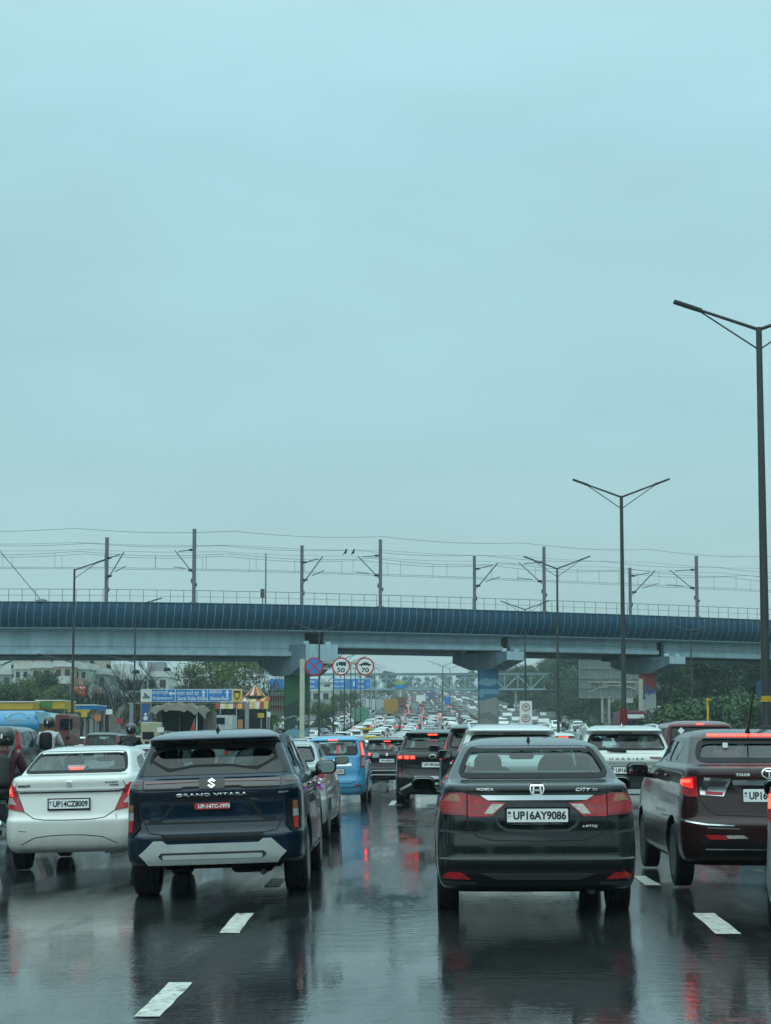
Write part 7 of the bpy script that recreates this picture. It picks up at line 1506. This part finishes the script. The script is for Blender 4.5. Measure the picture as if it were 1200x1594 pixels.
# unseen vehicles added behind the viewpoint to darken reflections in the car paint
for i, (X, d) in enumerate(((-9.6, -4), (9.9, -5), (-3.9, -14), (-.6, -15), (2.9, -13.5), (5.4, -18), (-7.2, -16), (.2, -22))):
    o = link(bpy.data.objects.new('car', far_car_mesh('suv', (2, 3, 0, 3, 2, 3, 2, 3)[i]))); o.location = RD(X, d); tag(o, 'car added behind the viewpoint for darker reflections, outside the picture', 'car', 'cars added behind the viewpoint for reflections')
for i, (X, d) in enumerate(((-3.2, -1.6), (.25, -2.0), (3.5, -2.4), (-6.6, -3), (6.2, -3))):
    p = RD(X, d); T = thing('box_truck', 'truck added behind the viewpoint to block bright reflections, outside the picture', 'truck', tuple(p), math.pi*0, 'trucks added behind the viewpoint for reflections'); mb = MB(); mb.rbox((0, -1.2, 1.7), (2.2, 2.0, 2.3), .2); mb.build('cab', (rust, fk, tbn, fg, rust)[i], T); mb = MB(); mb.rbox((0, -.16, 2.2), (1.9, .1, .8), .1); mb.build('windscreen', M['privacy'], T)
    mb = MB(); mb.rbox((0, -5.5, 2.1), (2.4, 6, 2.6), .05); mb.build('cargo_box', (tbn, tarp, fg, tarp, tbn)[i], T, 30); mb = MB(); mb.box((0, -.15, .6), (2.2, .2, .35)); mb.build('bumper', M['under'], T, 0)
    for y in (-1.2, -7):
        for sg in (1, -1): mb = MB(); mb.lathe([(.3, -.15), (.48, -.13), (.48, .13), (.3, .15)], (sg*.95, y, .48), 'x', 14); mb.build('wheel', M['rubber'], T)

# auto-rickshaws threaded through the jam
ag = mat('rickshaw_green', (.05, .20, .09), .5, coat=.4); ay = mat('rickshaw_yellow', (.50, .36, .03), .6); akk = M['black']
def rick(label, X, d):
    p = RD(X, d); T = thing('auto_rickshaw', label, 'auto rickshaw', tuple(p), 0, 'auto-rickshaws in the jam')
    mb = MB(); mb.prism([(-.62, .25), (.62, .25), (.62, .95), (-.62, .95)], 0, 1.5); mb.build('body', ag, T, 30); mb = MB(); mb.rbox((0, 1.0, 1.68), (1.22, 2.1, .26), .12); mb.rbox((0, .04, 1.25), (1.2, .06, .75), .08); mb.build('canopy', ay, T); mb = MB(); mb.rbox((0, -.01, 1.38), (.7, .04, .28), .05); mb.build('rear_window', M['privacy'], T)
    for x, y in ((-.5, .35), (.5, .35), (0, 2.2)): mb = MB(); mb.lathe([(.12, -.05), (.21, -.05), (.22, 0), (.21, .05), (.12, .05)], (x, y, .22), 'x', 14); mb.build('wheel', M['rubber'], T)
    mb = MB(); mb.prism([(-.3, .3), (.3, .3), (.2, 1.0), (-.2, 1.0)], 1.9, 2.3); mb.build('front_shield', ag, T)
for X, d, lb in ((-4.85, 118, 'green and yellow auto-rickshaw in the jam left of centre before the viaduct'), (1.0, 108, 'green and yellow auto-rickshaw in the jam right of centre before the viaduct'), (-18.2, 150, 'green and yellow auto-rickshaw on the left carriageway by the mural pier'), (-7.8, 176, 'green and yellow auto-rickshaw beyond the viaduct near the left divider')): rick(lb, X, d)

# clutter on the left verge
for px, Y, k, ci, lb in ((140, 112, 'suv', 0, 'white SUV parked under the blue filling station canopy'), (176, 104, 'box', 6, 'brown hatchback parked left of the gantry post'), (192, 118, 'city', 1, 'silver sedan parked by the clutter wall'), (352, 122, 'box', 0, 'white hatchback parked before the striped tent'), (398, 118, 'city', 4, 'dark red sedan beside the striped tent'), (410, 105, 'suv', 3, 'black SUV between the tent and the mural pier'), (436, 112, 'box', 0, 'white hatchback beside the banner left of the mural pier')):
    p = at(px, 1156, Y); o = link(bpy.data.objects.new('car', far_car_mesh(k, ci))); o.location = (p.x, Y, prof(Y)); o.rotation_euler = (0, 0, rr.uniform(-.5, .5)); tag(o, lb, 'car', 'cars on the left verge')
for px, y0, y1, Y, m, lb in ((131, 1108, 1116, 108, ylw, 'small yellow hoarding under the filling station canopy'), (152, 1112, 1122, 110, mat('hoarding_orange', (.42, .14, .04), .6), 'orange hoarding at the end of the filling station'), (170, 1104, 1112, 125, signw, 'small white hoarding on a pole by the bare trees'), (186, 1118, 1126, 106, mat('hoarding_red', (.34, .03, .04), .6), 'small red hoarding left of the gantry post'), (250, 1132, 1140, 90, signw, 'small white notice in front of the tarpaulin stall'), (406, 1110, 1117, 112, ylw, 'small yellow notice in front of the striped tent')):
    mini_sign('hoarding', lb, px-5, y0, px+5, y1, Y, m, back, 'hoarding')
for px, Y, m, lb in ((145, 92, M['trim'], 'person in dark clothes standing by the filling station'), (182, 90, mat('shirt_red', (.3, .03, .03), .8), 'person in a red shirt standing left of the gantry'), (262, 96, mat('shirt_pale', (.4, .42, .4), .8), 'person in a pale shirt standing at the tarpaulin stall'), (366, 100, mat('shirt_blue', (.05, .1, .25), .8), 'person in a blue shirt standing before the tent')):
    p = at(px, 1156, Y); T = thing('person', lb, 'person', (p.x, Y, prof(Y)), rr.uniform(0, 6)); V = Vector
    ch = [[(V((0, 0, .95)), (.16, .11)), (V((0, 0, 1.2)), (.17, .11)), (V((0, 0, 1.40)), (.17, .09)), (V((0, 0, 1.47)), .055), (V((0, 0, 1.53)), .055), (V((0, 0, 1.62)), (.075, .095)), (V((0, 0, 1.70)), (.065, .08))]]
    for sg in (-1, 1): ch.append([2, (V((sg*.2, 0, 1.38)), .06), (V((sg*.25, .02, 1.12)), .045), (V((sg*.25, .10, .88)), .035), (V((sg*.25, .13, .80)), .03)]); ch.append([0, (V((sg*.09, 0, .88)), .09), (V((sg*.10, .02, .5)), .065), (V((sg*.10, 0, .09)), .045), (V((sg*.10, .12, .05)), .04)])
    b = skinned('body', ch, skin, T); skinned('shirt', [[(V((0, 0, .92)), (.18, .13)), (V((0, 0, 1.2)), (.19, .13)), (V((0, 0, 1.41)), (.18, .10))], [2, (V((.21, 0, 1.38)), .075), (V((.26, .02, 1.14)), .06)], [2, (V((-.21, 0, 1.38)), .075), (V((-.26, .02, 1.14)), .06)]], m, b)
    skinned('trousers', [[(V((0, 0, .94)), (.17, .12))], [0, (V((.09, 0, .86)), .105), (V((.10, .02, .5)), .08), (V((.10, 0, .12)), .06)], [0, (V((-.09, 0, .86)), .105), (V((-.10, .02, .5)), .08), (V((-.10, 0, .12)), .06)]], M['trim'], b)
    mb = MB(); mb.lathe([(.08, -.05), (.095, .02), (.085, .07), (.04, .11), (.001, .12)], (0, -.01, 1.65), 'z', 14); mb.build('hair', M['black'], b, 60)

# ------------------------------------------------------------------ damp air
hz = MB(); hz.box((0, 600, 38), (1100, 1500, 80)); H = hz.build('haze', [], None, 0) if False else None
me = MB().box((0, 590, 34), (1200, 1420, 72)).mesh('haze', mat('dummy_haze', (1, 1, 1)), 0)
hm2 = bpy.data.materials.new('damp_haze'); hm2.use_nodes = True; t = hm2.node_tree
for n in list(t.nodes): t.nodes.remove(n)
ou = t.nodes.new('ShaderNodeOutputMaterial'); pv = t.nodes.new('ShaderNodeVolumePrincipled'); pv.inputs['Color'].default_value = (.78, .98, 1.0, 1); pv.inputs['Density'].default_value = .00042; pv.inputs['Anisotropy'].default_value = 0
t.links.new(pv.outputs[0], ou.inputs['Volume']); me.materials.clear(); me.materials.append(hm2)
o = link(bpy.data.objects.new('haze', me)); tag(o, 'thin damp haze hanging over the whole road', 'haze', None, 'stuff')
